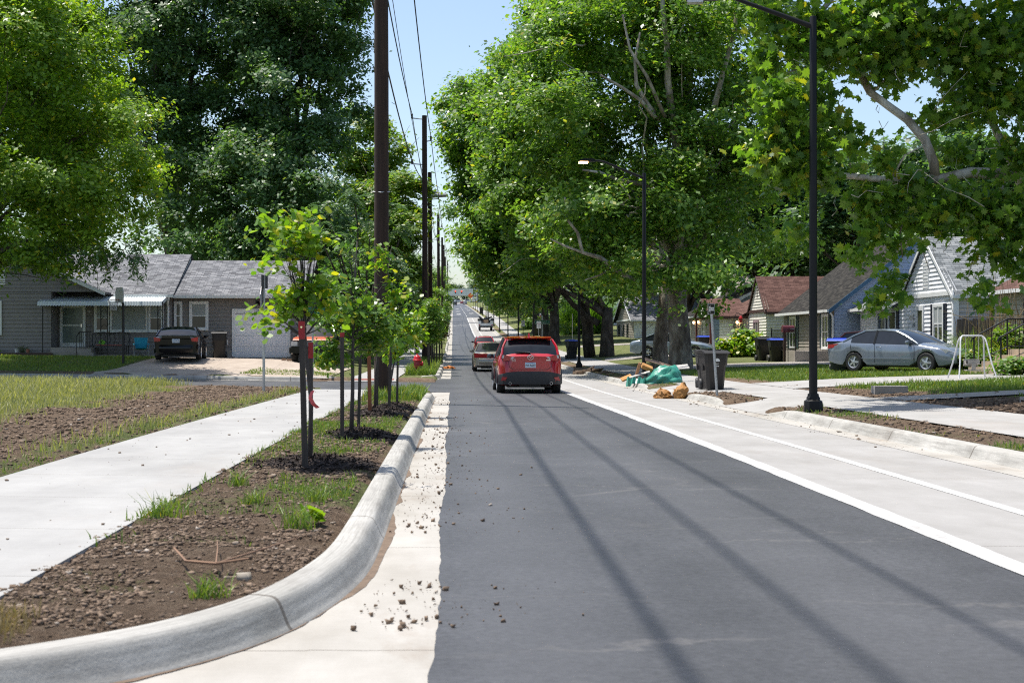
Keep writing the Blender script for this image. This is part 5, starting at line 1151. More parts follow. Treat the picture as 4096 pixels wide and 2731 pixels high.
# awning, scalloped and ribbed
aw = MB(); n = 92; x0, x1 = -18.55, -13.0
for k in range(n):
    xa = x0+(x1-x0)*k/n; xb = x0+(x1-x0)*(k+1)/n; za, zb_ = (.028, 0) if k % 2 else (0, .028); sc = .05*abs(math.sin(PI*k/2.0))
    aw.quad((xa, Y0-.02, 3.47+za), (xb, Y0-.02, 3.47+zb_), (xb, Y0-1.5, 3.12+zb_), (xa, Y0-1.5, 3.12+za)); aw.quad((xa, Y0-1.5, 3.12+za), (xb, Y0-1.5, 3.12+zb_), (xb, Y0-1.56, 2.93+zb_), (xa, Y0-1.56, 2.93+za))
for xx in (x0, x1): aw.add([(xx, Y0-.02, 3.47), (xx, Y0-1.5, 3.12), (xx, Y0-1.56, 2.93), (xx, Y0-1.3, 3.0), (xx, Y0-.02, 3.3)], [(0,1,2,3,4)])
aw.build('awning', pm('aluminium_awning', (.66, .71, .74), .4, .05, 4), H)
po = MB()
for xx in (-18.35, -15.75, -15.45, -13.2, -12.98):
    po.box(xx-.02, xx+.02, Y0-1.42, Y0-1.38, hz+.1, 3.12)
for xa, xb in ((-15.75, -15.45), (-13.2, -12.98)):
    for k in range(7): z = hz+.3+k*.34; po.tube([(xa, Y0-1.4, z), ((xa+xb)/2, Y0-1.4, z+.16), (xb, Y0-1.4, z)], .012, 4)
po.build('awning_posts', BLACK, H)
rl = MB()
for k in range(6): rl.box(-16.72+k*.09, -16.7+k*.09, Y0-1.35, Y0-1.33, 1.05, 1.75)
rl.box(-16.74, -16.2, Y0-1.36, Y0-1.32, 1.75, 1.79); rl.tube([(-16.72, Y0-1.34, 1.77), (-16.75, Y0-1.75, 1.55), (-16.75, Y0-1.75, .75)], .018, 5); rl.build('porch_railing', BLACK, H)
# garage door
T = T2; g = MB(T); gx0, gx1, gz0, gz1 = -9.98, -7.6, hz-.02, 2.62
for r_ in range(4):
    za = gz0+(gz1-gz0)*r_/4; zb_ = gz0+(gz1-gz0)*(r_+1)/4-.012; g.box(gx0, gx1, -.02, .075, za, zb_)
    for k in range(4):
        a = gx0+.08+(gx1-gx0-.05)*k/4; bw = (gx1-gx0)/4-.12
        for q in ((a, a+bw, za+.1, za+.115), (a, a+bw, zb_-.115, zb_-.1)): g.box(q[0], q[1], .075, .085, q[2], q[3])
        g.box(a, a+.015, .075, .085, za+.115, zb_-.115); g.box(a+bw-.015, a+bw, .075, .085, za+.115, zb_-.115)
g.build('garage_door', pm('garage_door_white', (.82, .82, .84), .5, .05), H)
g = MB(T); g.box(gx0-.15, gx0, .0, .09, hz, gz1+.02); g.box(gx1, gx1+.15, 0, .09, hz, gz1+.02); g.box(gx0-.15, gx1+.15, 0, .092, gz1+.02, gz1+.22); g.build('garage_frame', WHITE, H)
text('house_number', '1201', .17, Matrix.Translation((-8.95, Y0+.25-.1, gz1+.12)) @ Matrix.Rotation(PI/2, 4, 'X'), INK, H)
text('house_number', '1201', .13, Matrix.Translation((-16.62, Y0-.05, 2.72)) @ Matrix.Rotation(PI/2, 4, 'X'), WHITE, H)
ml = MB(T); ml.tube([(-9.0, .05, 3.15), (-9.0, .2, 3.12)], .05, 8); ml.tube([(-8.95, .16, 3.14), (-8.82, .3, 3.04)], .07, 8); ml.build('floodlight', BLACK, H)
el = MB(T); el.box(-10.5, -10.32, .0, .1, hz+.55, hz+.78); el.build('meter_box', WHITE, H)
# --- things on the grey house's lot
def bin_(t, body, lidm, wheelm=None, w=.62, d=.72, hgt=1.02, emblem=False):
    """front faces -y"""
    m = MB(); secs = [(0, .74), (.03, .77), (.62, .9), (.66, .98), (.7, 1.0), (.92, 1.04), (.93, 1.1), (.97, 1.1), (.97, 1.04)]; rows = []
    for z, s in secs:
        a, b_ = w*.5*s, d*.5*s; c = .07
        rows.append([(x_, y_, z*hgt) for x_, y_ in ((-a+c, -b_), (a-c, -b_), (a, -b_+c), (a, b_-c), (a-c, b_), (-a+c, b_), (-a, b_-c), (-a, -b_+c))])
    vs = [p for r in rows for p in r]; fs = [tuple(range(7, -1, -1))]
    for i in range(len(rows)-1):
        for k in range(8): fs.append((i*8+k, i*8+(k+1) % 8, (i+1)*8+(k+1) % 8, (i+1)*8+k))
    fs.append(tuple(range(len(vs)-8, len(vs)))); m.add(vs, fs)
    for s in (-1, 1): m.box(s*w*.5*.93-.03, s*w*.5*.93+.03, -.1, .1, hgt*.5, hgt*.68)
    bo = m.build('body', body, t, 30, True)
    l = MB(); l.prism([(-d*.6, hgt*.965), (-d*.55, hgt*1.0), (-d*.15, hgt*1.05), (d*.35, hgt*1.045), (d*.58, hgt*.99), (d*.58, hgt*.965)], lambda a, b_, s: ((-w*.57, w*.57)[s], a, b_))
    l.box(-w*.3, w*.3, -.12, .16, hgt*1.045, hgt*1.07); l.build('lid', lidm, t, 30, True)
    hd = MB(); hd.tube([(-w*.42, d*.56, hgt*.93), (-w*.42, d*.68, hgt*.95), (w*.42, d*.68, hgt*.95), (w*.42, d*.56, hgt*.93)], .02, 6); hd.build('handle_bar', body, t, 40, True)
    for s in (-1, 1):
        wl = MB(); R = Matrix.Rotation(PI/2, 3, 'Y'); wl.lathe([(.05, -.05), (.13, -.05), (.145, -.03), (.145, .03), (.13, .05), (.05, .05)], 16, (s*(w*.42), d*.42, .145), R); wl.build('wheel', PLASTD, t, 40, True)
    if emblem:
        e = MB(); ring = [(.1*math.cos(a), -d*.49, hgt*.78+.1*math.sin(a)) for a in np.linspace(0, 2*PI, 21)]; e.tube(ring, .008, 5, False)
        e.prism([(-.08, .0), (-.05, .05), (.02, .06), (.07, .03), (.085, -.02), (.03, -.03), (-.04, -.025)], lambda a, b_, s: (a, -d*.485-(.02, .0)[s], hgt*.78+b_)); e.tube([(-.06, -d*.485, hgt*.63), (.06, -d*.485, hgt*.63)], .012, 5); e.build('emblem', WHITE, t, None, True)
BIN_B = pm('brown_black_bin_plastic', (.016, .014, .014), .55, .12, 3); BIN_K = pm('black_bin_plastic', (.012, .012, .013), .5, .15, 3); LID_B = pm('blue_lid_plastic', (.02, .06, .42), .45, .1); BIN_G = pm('dark_green_bin_plastic', (.018, .03, .03), .5, .1)
GB = 'wheelie bins along the street'
def put_bin(label, x, y, rz, body=BIN_K, lid=None, z=None, emblem=False, **kw):
    t = thing('wheelie_bin', label, 'bin', (x, y, sz(x, y) if z is None else z), rz, GB); bin_(t, body, lid or body, emblem=emblem, **kw); return t
put_bin('black bin standing against the grey house wall between window and garage door', -10.55, 64.3, .1, z=sz(-10.55, 64)+.03, hgt=1.15)
def camp_chair(t):
    m = MB(); T_ = pm('turquoise_canvas', (.02, .3, .42), .8, .1)
    s = MB(); s.add([(-.28, -.25, .45), (.28, -.25, .45), (.24, .2, .38), (-.24, .2, .38), (-.3, .32, .92), (.3, .32, .92)], [(0,1,2,3), (3,2,5,4)]); s.build('seat', T_, t, None, True)
    a = MB()
    for q in (-1, 1): a.quad((q*.36, -.28, .62), (q*.26, -.28, .62), (q*.27, .25, .66), (q*.37, .25, .66)); a.quad((q*.3, -.25, .45), (q*.36, -.28, .62), (q*.34, .25, .66), (q*.28, .2, .4))
    a.build('armrests', T_, t, None, True)
    for q in (-1, 1):
        m.tube([(q*.3, -.28, .02), (-q*.25, .28, .45)], .011, 5); m.tube([(q*.3, .3, .02), (-q*.28, -.26, .46)], .011, 5); m.tube([(q*.31, .3, 0), (q*.3, .33, .92)], .011, 5); m.tube([(q*.32, -.28, 0), (q*.33, -.28, .62)], .011, 5); m.tube([(q*.31, -.28, .03), (q*.26, .28, .44)], .011, 5)
    m.build('frame', GALV, t, None, True)
t = thing('camp_chair', 'turquoise folding camp chair on the porch of the grey house behind the black saloon', 'chair', (-13.9, 63.4, hz-.05), .25); camp_chair(t)
t = thing('porch_bench', 'dark metal scroll-backed bench with a bright seat pad under the awning', 'bench', (-15.55, 64.55, hz+.1))
m = MB(); m.tube([(-.85, .1, .4), (-.85, .18, .95), (-.4, .2, 1.02), (0, .18, .95), (.4, .2, 1.02), (.85, .18, .95), (.85, .1, .4)], .02, 6)
for k in range(8):
    x = -.75+k*.215; m.tube([(x, .12, .45), (x+.08, .16, .7), (x, .18, .95)], .01, 4)
m.build('backrest', BLACK, t, 40, True); m = MB()
for k in range(7): m.box(-.85, .85, -.35+k*.07, -.31+k*.07, .39, .41)
m.build('seat', BLACK, t, None, True)
for sx in (-.8, .8):
    for sy in (-.33, .1): MB().box(sx-.02, sx+.02, sy-.02, sy+.02, 0, .4).build('leg', BLACK, t, None, True)
MB().box(-.6, .65, -.3, .05, .41, .46).build('seat_pad', pm('patterned_pad', (.35, .12, .1), .9, .7, 14), t, None, True)
MB().obox((-.35, -.1, .56), (.25, .08, .2), Matrix.Rotation(.5, 3, 'Y')).build('green_cushion', pm('lime_cloth', (.2, .5, .05), .9), t, None, True)
t = thing('basketball_hoop', 'basketball hoop on a black pole with white backboard on the front lawn', 'basketball hoop', (-13.45, 58, sz(-13.45, 58)), -.95)
MB().tube([(0, 0, -.1), (0, 0, 2.4), (0, -.1, 2.75)], [.055, .055, .045], 10).build('pole', BLACK, t, 40, True)
MB().prism([(-.4, 2.5), (.4, 2.5), (.4, 2.95), (.3, 3.12), (-.3, 3.12), (-.4, 2.95)], lambda a, b_, s: (a, -.14-(.0, .04)[s], b_)).build('backboard', pm('weathered_white_board', (.5, .5, .48), .6, .15), t, None, True)
ring = [(.23*math.cos(a), -.42+.23*math.sin(a), 2.62) for a in np.linspace(0, 2*PI, 19)]; m = MB(); m.tube(ring, .012, 5, False); m.tube([(0, -.18, 2.62), (0, -.2, 2.62)], .03, 5); m.build('rim', pm('rusty_orange', (.3, .08, .04), .7), t, None, True)
m = MB()
for k in range(12):
    a = 2*PI*k/12; b_ = 2*PI*(k+1)/12
    for z0, z1, r0, r1, off_ in ((2.61, 2.45, .23, .17, .5), (2.45, 2.3, .17, .13, .5), (2.3, 2.18, .13, .14, .5)):
        for s in (0, 1):
            aa = a+off_*0; e = a+(2*PI/12)*(.5 if s else -.5); m.tube([(r0*math.cos(aa), -.42+r0*math.sin(aa), z0), (r1*math.cos(e), -.42+r1*math.sin(e), z1)], .006, 3, False)
m.build('net', pm('net_cord', (.5, .5, .5), .9), t, None, True)
t = thing('flower_bed_edging', 'low timber edging with small pots along the grey house wing wall', 'edging', (-20, 63.2, sz(-20, 63.2)))
MB().box(-3, 2.2, -.1, .02, -.1, .14).build('timber', BROWN, t, None, True)
for k, (x, c) in enumerate(((.6, (.6, .6, .6)), (1.1, (.3, .12, .08)))): MB().lathe([(.06, .13), (.09, .3), (.08, .3), (.07, .16)], 10, (x, .02, 0)).build('pot', pm('pot_%d' % k, c, .7), t, 40, True)
shrub('small_plant', 'silvery small plant in the bed by the grey wing wall', [(-19.2, 63.5, sz(-19, 63)+.25, .3, .2, .25)], 500, .07, leaf_mat('sage_leaf', (.16, .2, .13), (.25, .3, .2), .2), 130, None, LONG*1.3, .06, 'plant')
shrub('small_plant', 'lime green small plant at the left end of the bed by the grey wing wall', [(-20.4, 63.5, sz(-19, 63)+.18, .25, .2, .18)], 300, .08, L_BUD, 131, None, QUAD, .06, 'plant')
# --- right-hand houses (front walls face the street, -x)
def gable_house(name, label, x0, x1, ya, yb, gz0, eave, peak, wallF, wallS, roofm, trim, ov=.3, sidem=None, ridge='x', found=.35):
    """ridge='x': gable faces the street; ridge='y': gable end faces the camera. ya<yb"""
    H = thing(name, label, 'house', ((x0+x1)/2, (ya+yb)/2, gz0))
    L = yb-ya; T = street(x0, yb, gz0); T2 = front(0, ya, gz0)
    if ridge == 'x':
        siding(T, [(0, found), (L, found), (L, eave), (0, eave)]).build('front_wall', wallF, H)
        siding(T, [(-.0, eave+.16), (L, eave+.16), (L/2, peak-.08)]).build('gable', wallF, H)
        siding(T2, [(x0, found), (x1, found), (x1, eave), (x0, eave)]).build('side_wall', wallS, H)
        m = MB(); roof_plane(m, (x0-ov, ya-ov, gz0+eave-.02), (x1+ov, ya-ov, gz0+eave-.02), (x1+ov, (ya+yb)/2, gz0+peak), (x0-ov, (ya+yb)/2, gz0+peak)); roof_plane(m, (x1+ov, yb+ov, gz0+eave-.02), (x0-ov, yb+ov, gz0+eave-.02), (x0-ov, (ya+yb)/2, gz0+peak), (x1+ov, (ya+yb)/2, gz0+peak)); m.build('roof', roofm, H)
        xx = x0-ov-.002; boards([((xx, ya-ov, gz0+eave), (xx, (ya+yb)/2, gz0+peak+.015), (-1, 0, 0)), ((xx, yb+ov, gz0+eave), (xx, (ya+yb)/2, gz0+peak+.015), (-1, 0, 0))], trim, H, 'barge_board')
        boards([((x0-ov, ya-ov, gz0+eave), (x1+ov, ya-ov, gz0+eave), (0, -1, 0))], trim, H, 'gutter_board', .13, .09)
        boards([((x0-.05, ya-.1, gz0+eave+.17), (x0-.05, yb+.1, gz0+eave+.17), (-1, 0, 0))], trim, H, 'frieze_board', .17, .05)
    else:
        xm = (x0+x1)/2
        siding(T, [(0, found), (L, found), (L, eave), (0, eave)]).build('front_wall', wallF, H)
        siding(T2, [(x0, found), (x1, found), (x1, eave), (x0, eave)]).build('side_wall', wallS, H)
        siding(T2, [(x0, eave+.0), (x1, eave+.0), (xm, peak-.08)]).build('gable', wallS, H)
        m = MB(); roof_plane(m, (x0-ov, yb+ov, gz0+eave-.05), (x0-ov, ya-ov, gz0+eave-.05), (xm, ya-ov, gz0+peak), (xm, yb+ov, gz0+peak)); roof_plane(m, (x1+ov, ya-ov, gz0+eave-.05), (x1+ov, yb+ov, gz0+eave-.05), (xm, yb+ov, gz0+peak), (xm, ya-ov, gz0+peak)); m.build('roof', roofm, H)
        yy = ya-ov-.002; boards([((x0-ov, yy, gz0+eave-.03), (xm, yy, gz0+peak+.015), (0, -1, 0)), ((x1+ov, yy, gz0+eave-.03), (xm, yy, gz0+peak+.015), (0, -1, 0))], trim, H, 'barge_board', .22)
        boards([((x0-ov, ya-ov, gz0+eave-.03), (x0-ov, yb+ov, gz0+eave-.03), (-1, 0, 0))], WHITE, H, 'gutter_board', .13, .09)
    b = MB(); b.box(x0+.13, x1-.0, ya+.13, yb-.0, gz0+.2, gz0+eave-.06); b.build('inner_walls', wallS, H)
    b = MB(); b.box(x0-.01, x1, ya-.01, yb, gz0-.5, gz0+found); b.build('foundation', FOUND, H)
    return H, T, T2
def shutters(H, T, a0, a1, c0, c1, mat, w=.32):
    for a, b in ((a0-w-.1, a0-.1), (a1+.1, a1+w+.1)):
        m = MB(T); m.box(a, a+.05, 0, .07, c0, c1); m.box(b-.05, b, 0, .07, c0, c1); m.box(a+.05, b-.05, 0, .05, c0, c1)
        k = c0+.04
        while k < c1-.04: m.box(a+.05, b-.05, .05, .062, k, k+.03); k += .06
        m.build('shutter', mat, H)
# white house
g0 = .42
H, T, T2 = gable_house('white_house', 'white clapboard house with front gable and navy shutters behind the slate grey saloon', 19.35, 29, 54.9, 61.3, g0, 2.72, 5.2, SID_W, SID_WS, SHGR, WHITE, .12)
# a along T runs from far (0) to near (6.4)
window(H, T, 4.25, 5.25, .95, 2.3, WHITE, 2, .08, True, .12, None, 'window', .4); shutters(H, T, 4.25, 5.25, .9, 2.42, NAVY, .3)
d = MB(T); d.box(2.0, 2.1, 0, .07, .45, 2.4); d.box(2.85, 2.95, 0, .07, .45, 2.4); d.box(2.1, 2.85, 0, .07, 2.2, 2.4); d.box(2.1, 2.2, 0, .05, .5, 2.2); d.box(2.75, 2.85, 0, .05, .5, 2.2); do = d.build('front_door', WHITE, H)
p = MB(T); p.quad((2.2, .045, .5), (2.75, .045, .5), (2.75, .045, 2.2), (2.2, .045, 2.2)); p.build('pane', GLASSB, H).parent = do
kn_ = MB(T); kn_.lathe([(.04, 0), (.04, .06), (0, .07)], 8, (2.15, .06, 1.35)); kn_.build('handle', CHROME, H).parent = do
lp = MB(T); lp.tube([(1.7, 0, 2.1), (1.7, .12, 2.12), (1.7, .14, 2.05)], .02, 6); lp.lathe([(.04, 2.06), (.09, 2.0), (.08, 1.85), (.0, 1.83)], 10, (1.7, .14, 0)); lp.build('porch_light', pm('frosted_lantern', (.6, .58, .5), .3), H)
TT = T @ Matrix.Translation((1.62, .03, 1.62)) @ Matrix(((1,0,0,0),(0,0,1,0),(0,1,0,0),(0,0,0,1))); text('house_number', '3104', .17, T @ Matrix.Translation((1.68, .05, 1.6)) @ Matrix(((1,0,0,0),(0,0,1,0),(0,1,0,0),(0,0,0,1))), INK, H)
lv = MB(T)
for k in range(9): lv.box(2.9, 3.5, .0, .045, 3.1+k*.13, 3.17+k*.13)
lv.box(2.86, 2.9, 0, .05, 3.05, 4.28); lv.box(3.5, 3.54, 0, .05, 3.05, 4.28); lv.build('gable_vent', WHITE, H)
# low side bay to the left of the gable
T3 = street(19.35, 67.5, g0)
siding(T3, [(0, .35), (6.2, .35), (6.2, 2.5), (0, 2.5)]).build('bay_wall', SID_W, H)
b = MB(); b.box(19.48, 27, 61.3, 67.4, g0-.3, g0+2.5); b.build('bay_inner_walls', SID_WS, H)
m = MB(); roof_plane(m, (18.9, 67.8, g0+2.45), (18.9, 61.3, g0+2.45), (23, 61.3, g0+4.6), (23, 67.8, g0+4.6)); roof_plane(m, (27, 61.3, g0+2.45), (27, 67.8, g0+2.45), (23, 67.8, g0+4.6), (23, 61.3, g0+4.6)); m.build('bay_roof', SHGR, H)
boards([((18.89, 67.8, g0+2.46), (18.89, 61.3, g0+2.46), (-1, 0, 0))], WHITE, H, 'gutter_board', .13, .09)
window(H, T3, 4.55, 5.5, .7, 2.25, WHITE, 1, .09, True, .12); window(H, T3, 2.9, 4.0, .7, 2.25, WHITE, 1, .09, True, .12); shutters(H, T3, 4.55, 5.5, .65, 2.35, NAVY, .28)
cb = MB(); cb.box(19.28, 19.5, 54.82, 55.0, g0+.35, g0+2.7); cb.build('corner_board', SID_W, H)
window(H, T2, 23.05, 24.0, 1.0, 2.3, SID_WS, 1, .08, True, .1)
st = MB(); st.box(18.0, 19.33, 57.9, 59.9, g0-.3, g0+.42); st.box(17.6, 18.0, 58.1, 59.7, g0-.3, g0+.2); st.build('porch_steps', FOUND, H)
rl = MB()
for yy in (57.95, 59.85):
    rl.tube([(18.02, yy, g0+.4), (18.02, yy, g0+1.3), (19.3, yy, g0+1.3)], .02, 5)
    for k in range(6): rl.tube([(18.2+k*.2, yy, g0+.42), (18.2+k*.2, yy, g0+1.3)], .01, 4)
rl.build('porch_railing', BLACK, H)
t = thing('flower_pot', 'white pot of red flowers on the white house porch rail', 'flower pot', (18.15, 59.0, g0+.42)); MB().lathe([(.09, .0), (.13, .75), (.15, .78), (.1, .78)], 10).build('pot', WHITE, t, 40, True)
crown('flowers', [(18.15, 59.0, g0+1.3, .22, .22, .14)], 160, .09, pm('red_petals', (.3, .02, .03), .7), t, ROUND, 8, .07, 133)
# blue house
g1 = .45
H, T, T2 = gable_house('blue_house', 'blue house with dark roof and teal shutters between the white and the red-roofed houses', 18.2, 26.4, 67.9, 78.2, g1, 2.45, 5.9, SID_TAN, SID_B, SHD, BLUETRIM, .35, None, 'y', .3)
window(H, T2, 20.9, 21.75, .7, 1.9, BLUETRIM, 1, .08, True, .12)
window(H, T, 8.3, 9.4, .6, 2.15, WHITE, 2, .08, True, .1); shutters(H, T, 8.3, 9.4, .55, 2.25, TEAL, .35)
window(H, T, 1.6, 2.9, .6, 2.15, WHITE, 2, .08, True, .1); shutters(H, T, 1.6, 2.9, .55, 2.25, TEAL, .4)
dp = MB(); dp.tube([(17.9, 67.7, g1+2.35), (18.1, 67.8, g1+2.1), (18.12, 67.8, g1+.2)], .05, 6); dp.build('downpipe', WHITE, H)
pc = MB(); pc.box(16.4, 18.18, 68.2, 73.6, g1-.3, g1+.45); pc.box(16.0, 16.4, 71.6, 72.8, g1-.3, g1+.22); pc.build('porch', FOUND, H)
rl = MB()
for z in (.55, 1.0, 1.5): rl.tube([(16.45, 73.5, g1+z), (16.45, 68.3, g1+z)], .022, 5)
k = 68.3
while k < 73.5: rl.tube([(16.45, k, g1+.45), (16.45, k, g1+1.5)], .012, 4); k += .22
for k in (68.3, 70.9, 73.5): rl.tube([(16.45, k, g1+.3), (16.45, k, g1+1.6)], .03, 6)
rl.build('porch_railing', BLACK, H)
t = thing('mailbox', 'dark red rounded mailbox on a post by the blue house porch', 'mailbox', (16.25, 69.7, g1)); m = MB(); m.prism([(-.2, 1.35), (.2, 1.35), (.2, 1.55), (.14, 1.65), (0, 1.69), (-.14, 1.65), (-.2, 1.55)], lambda a, b, s: ((-.12, .45)[s]*1.0, a, b)); m.T = None; m.build('box', pm('maroon_enamel', (.11, .015, .02), .4), t, 40, True); MB().box(-.05, .05, -.05, .05, -.1, 1.36).build('post', BROWN, t, None, True)
# red-roofed house
g2 = .55
H, T, T2 = gable_house('red_roof_house', 'cream clapboard cottage with steep front gable and red-brown roof', 18.0, 27, 81.6, 86.4, g2, 2.5, 4.65, SID_C, SID_C, SHR, BROWN, .12, None, 'x', .25)
window(H, T, 1.55, 2.75, .55, 1.95, pm('mauve_frame', (.35, .25, .27), .6), 2, .08, True, .1, pm('pale_reflecting_glass', (.12, .13, .14), .08, .3))
cr_ = MB(T); cr_.box(2.37, 2.43, .02, .06, 3.4, 4.0); cr_.build('gable_ornament', BROWN, H)
T3 = street(18.0, 96, g2); siding(T3, [(0, .25), (9.5, .25), (9.5, 2.5), (0, 2.5)]).build('wing_wall', SID_C, H)
b = MB(); b.box(18.13, 26, 86.5, 96, g2-.4, g2+2.5); b.build('wing_inner_walls', SID_C, H); 
m = MB(); roof_plane(m, (17.6, 96.4, g2+2.45), (17.6, 86.4, g2+2.45), (22, 86.4, g2+4.6), (22, 96.4, g2+4.6)); m.build('wing_roof', SHR, H)
# little gabled porch
m = MB(); roof_plane(m, (15.6, 86.7, g2+2.35), (18, 86.7, g2+2.35), (18, 89.4, g2+3.5), (15.6, 89.4, g2+3.5)); roof_plane(m, (18, 92.1, g2+2.35), (15.6, 92.1, g2+2.35), (15.6, 89.4, g2+3.5), (18, 89.4, g2+3.5)); m.build('porch_roof', SHR, H)
siding(street(15.7, 92, g2), [(0, 2.33), (5.2, 2.33), (2.6, 3.42)]).build('porch_gable', SID_C, H)
boards([((15.6, 86.68, g2+2.36), (18, 86.68, g2+2.36), (0, -1, 0)), ((15.58, 86.7, g2+2.36), (15.58, 89.4, g2+3.52), (-1, 0, 0)), ((15.58, 92.1, g2+2.36), (15.58, 89.4, g2+3.52), (-1, 0, 0))], BROWN, H, 'barge_board')
for yy in (86.9, 91.9): MB().box(15.68, 15.8, yy-.06, yy+.06, g2+.3, g2+2.33).build('porch_post', pm('red_brown_post', (.12, .03, .02), .6), H)
b = MB(); b.box(15.5, 17.98, 86.6, 92.2, g2-.4, g2+.3); b.build('porch', FOUND, H)
d = MB(T3); d.box(7.0, 7.9, 0, .06, .3, 2.3); d.build('front_door', pm('dark_door', (.03, .022, .018), .4), H)
window(H, T3, 5.0, 6.0, .8, 2.0, WHITE, 1); lp = MB(T3); lp.lathe([(.0, 1.92), (.07, 1.96), (.07, 2.06), (0, 2.1)], 10, (6.65, .15, 0)); lp.build('porch_light', LITB, H)
ch = MB(); ch.box(24.5, 25.4, 84, 84.8, g2+2.5, g2+6.3); ch.build('chimney', pm('red_brick', (.3, .07, .045), .9, .3, 14), H)
# dim grey house beyond, white garage house, far white house
g3 = .75
H, T, T2 = gable_house('grey_blue_house', 'dim grey-blue house with two lit porch lamps behind the sycamore', 18, 27, 99, 111, g3, 2.5, 5.0, SID_TAN, SID_B, SHD, WHITE, .4, None, 'y', .25)
window(H, T, 2.5, 3.6, .6, 2.0, WHITE, 2, .08); window(H, T, 8.6, 9.8, .6, 2.0, WHITE, 2, .08); d = MB(T); d.box(5.8, 6.8, 0, .06, .3, 2.3); d.build('front_door', WHITE, H)
for a in (5.3, 7.25): lp = MB(T); lp.lathe([(.0, 1.92), (.08, 1.97), (.08, 2.07), (0, 2.12)], 10, (a, .12, 0)); lp.build('porch_light', LITB, H)
g4 = 1.12
H, T, T2 = gable_house('white_garage_house', 'white and tan house with a white garage end facing the camera beyond the sycamore trunks', 18.2, 27, 143, 158, g4, 2.4, 5.2, SID_TAN, SID_W, SHG, WHITE, .4, None, 'x', .1)
for a in (2, 6, 9.5): window(H, T, a, a+1.1, .7, 2.0, NAVY, 1)
d = MB(T2); d.box(21.0, 24.2, 0, .05, .05, 2.2); d.build('garage_door', WHITE, H)
H, T, T2 = gable_house('white_house', 'small white house far back beside the two green grass clumps', 19.5, 28, 203, 214, sz(20, 205), 2.8, 5.5, SID_W, SID_W, SHG, WHITE, .4, None, 'y', .2)
window(H, T2, 21, 22.2, 1, 2.3, NAVY, 1); window(H, T, 3, 4.2, 1, 2.3, NAVY, 1)
H, T, T2 = gable_house('pale_roof_house', 'house with sunlit pale roof glimpsed between the sycamore leaves above the lit porch', 23, 33, 112, 122, 1.0, 3.0, 6.0, SID_TAN, SID_TAN, SHP, WHITE, .4, None, 'x', .2)
# beige house at the right edge
H, T, T2 = gable_house('beige_house', 'beige house at the right edge with purple shutters, seen past tall dry reeds', 19.3, 28, 40.5, 50.6, .4, 2.75, 5.0, pm('beige_board', (.43, .39, .31), .7, .06, 3), SID_WS, SHR, BROWN, .3, None, 'y', .5)
PUR = pm('purple_shutter', (.07, .03, .07), .5); shutters(H, T, 3.1, 4.2, 1.0, 2.4, PUR, .35); window(H, T, 3.1, 4.2, 1.0, 2.4, WHITE, 2)
dp = MB(); dp.tube([(19.1, 50.7, 3.1), (19.2, 50.7, 2.8), (19.2, 50.7, .5)], .07, 6); dp.build('downpipe', BROWN, H)
st = MB(); gq = sz(16.4, 43.5)
for k in range(4): st.box(16.3+k*.42, 19.29, 42.6+k*.003, 45.0-k*.003, gq-.3+k*.0, gq+.2+k*.19)
st.build('porch_steps', pm('tan_concrete_steps', (.36, .28, .2), .9, .15, 5), H)
for yy in (42.7, 44.9):
    rl = MB()
    rl.tube([(16.35, yy, gq+1.0), (16.4, yy, gq+1.12), (17.5, yy, gq+1.72), (19.2, yy, gq+1.75)], .025, 5); rl.tube([(16.45, yy, gq+.35), (17.5, yy, gq+.85), (19.2, yy, gq+.9)], .015, 4)
    for xx, zb_, zt in ((16.45, .1, 1.13), (17.0, .4, 1.42), (17.5, .5, 1.72), (17.75, .7, 1.73), (18.0, .7, 1.73), (18.25, .7, 1.73), (18.5, .7, 1.73), (18.9, .7, 1.74)): rl.tube([(xx, yy, gq+zb_), (xx, yy, gq+zt)], .028 if xx in (16.45, 17.5) else .014, 5)
    rl.build('porch_railing', BLACK, H)
# ---------------------------------------------------------------- young street trees with stakes and mulch
STAKE = pm('weathered_stake', (.05, .042, .036), .9, .3, 8, stretch=(8, 8, .7)); STAKER = pm('rusty_orange_stake', (.2, .07, .03), .85, .2, 8)
REDP = pm('red_stake_paint', (.3, .012, .014), .6, .15)
BARKY = pm('young_bark', (.06, .05, .045), .85, .25, 20)
def sapling(label, x, y, rads, blobs, n, size, lm, shape, per, sig, seed, limbs=None, group='staked saplings on the left planting strip'):
    t = thing('sapling', label, 'young tree', (x, y, gz(x, y)), 0, group); z = wm(t).translation.z; rr = random.Random(seed); m = MB()
    top = max(b[2]+b[5]*.7 for b in blobs); cxs = np.mean([b[0] for b in blobs]); H_ = top-z
    pts = [(x, y, z-.05), (x+.02, y, z+H_*.25), (x+(cxs-x)*.3, y, z+H_*.45), (x+(cxs-x)*.6, y, z+H_*.7), (cxs, y, top)]
    m.tube(pts, [rads*1.3, rads, rads*.8, rads*.5, rads*.15], 8)
    for b in blobs:
        for k in range(3):
            zz = min(b[2]-b[5]*.3, top-.2); f = max(.3, min(.8, (zz-z)/H_)); o = Vector(pts[1]).lerp(Vector(pts[3]), f)
            limb(m, o, (b[0]+rr.gauss(0, .35)*b[3], b[1]+rr.gauss(0, .35)*b[4], b[2]+rr.gauss(0, .35)*b[5]), rads*.38, rads*.1, rr, .25, 5, 0, 5)
    m.build('trunk', BARKY, t, 180); crown('crown', blobs, n, size, lm, t, shape, per, sig, seed, .35, .55, .35); return t
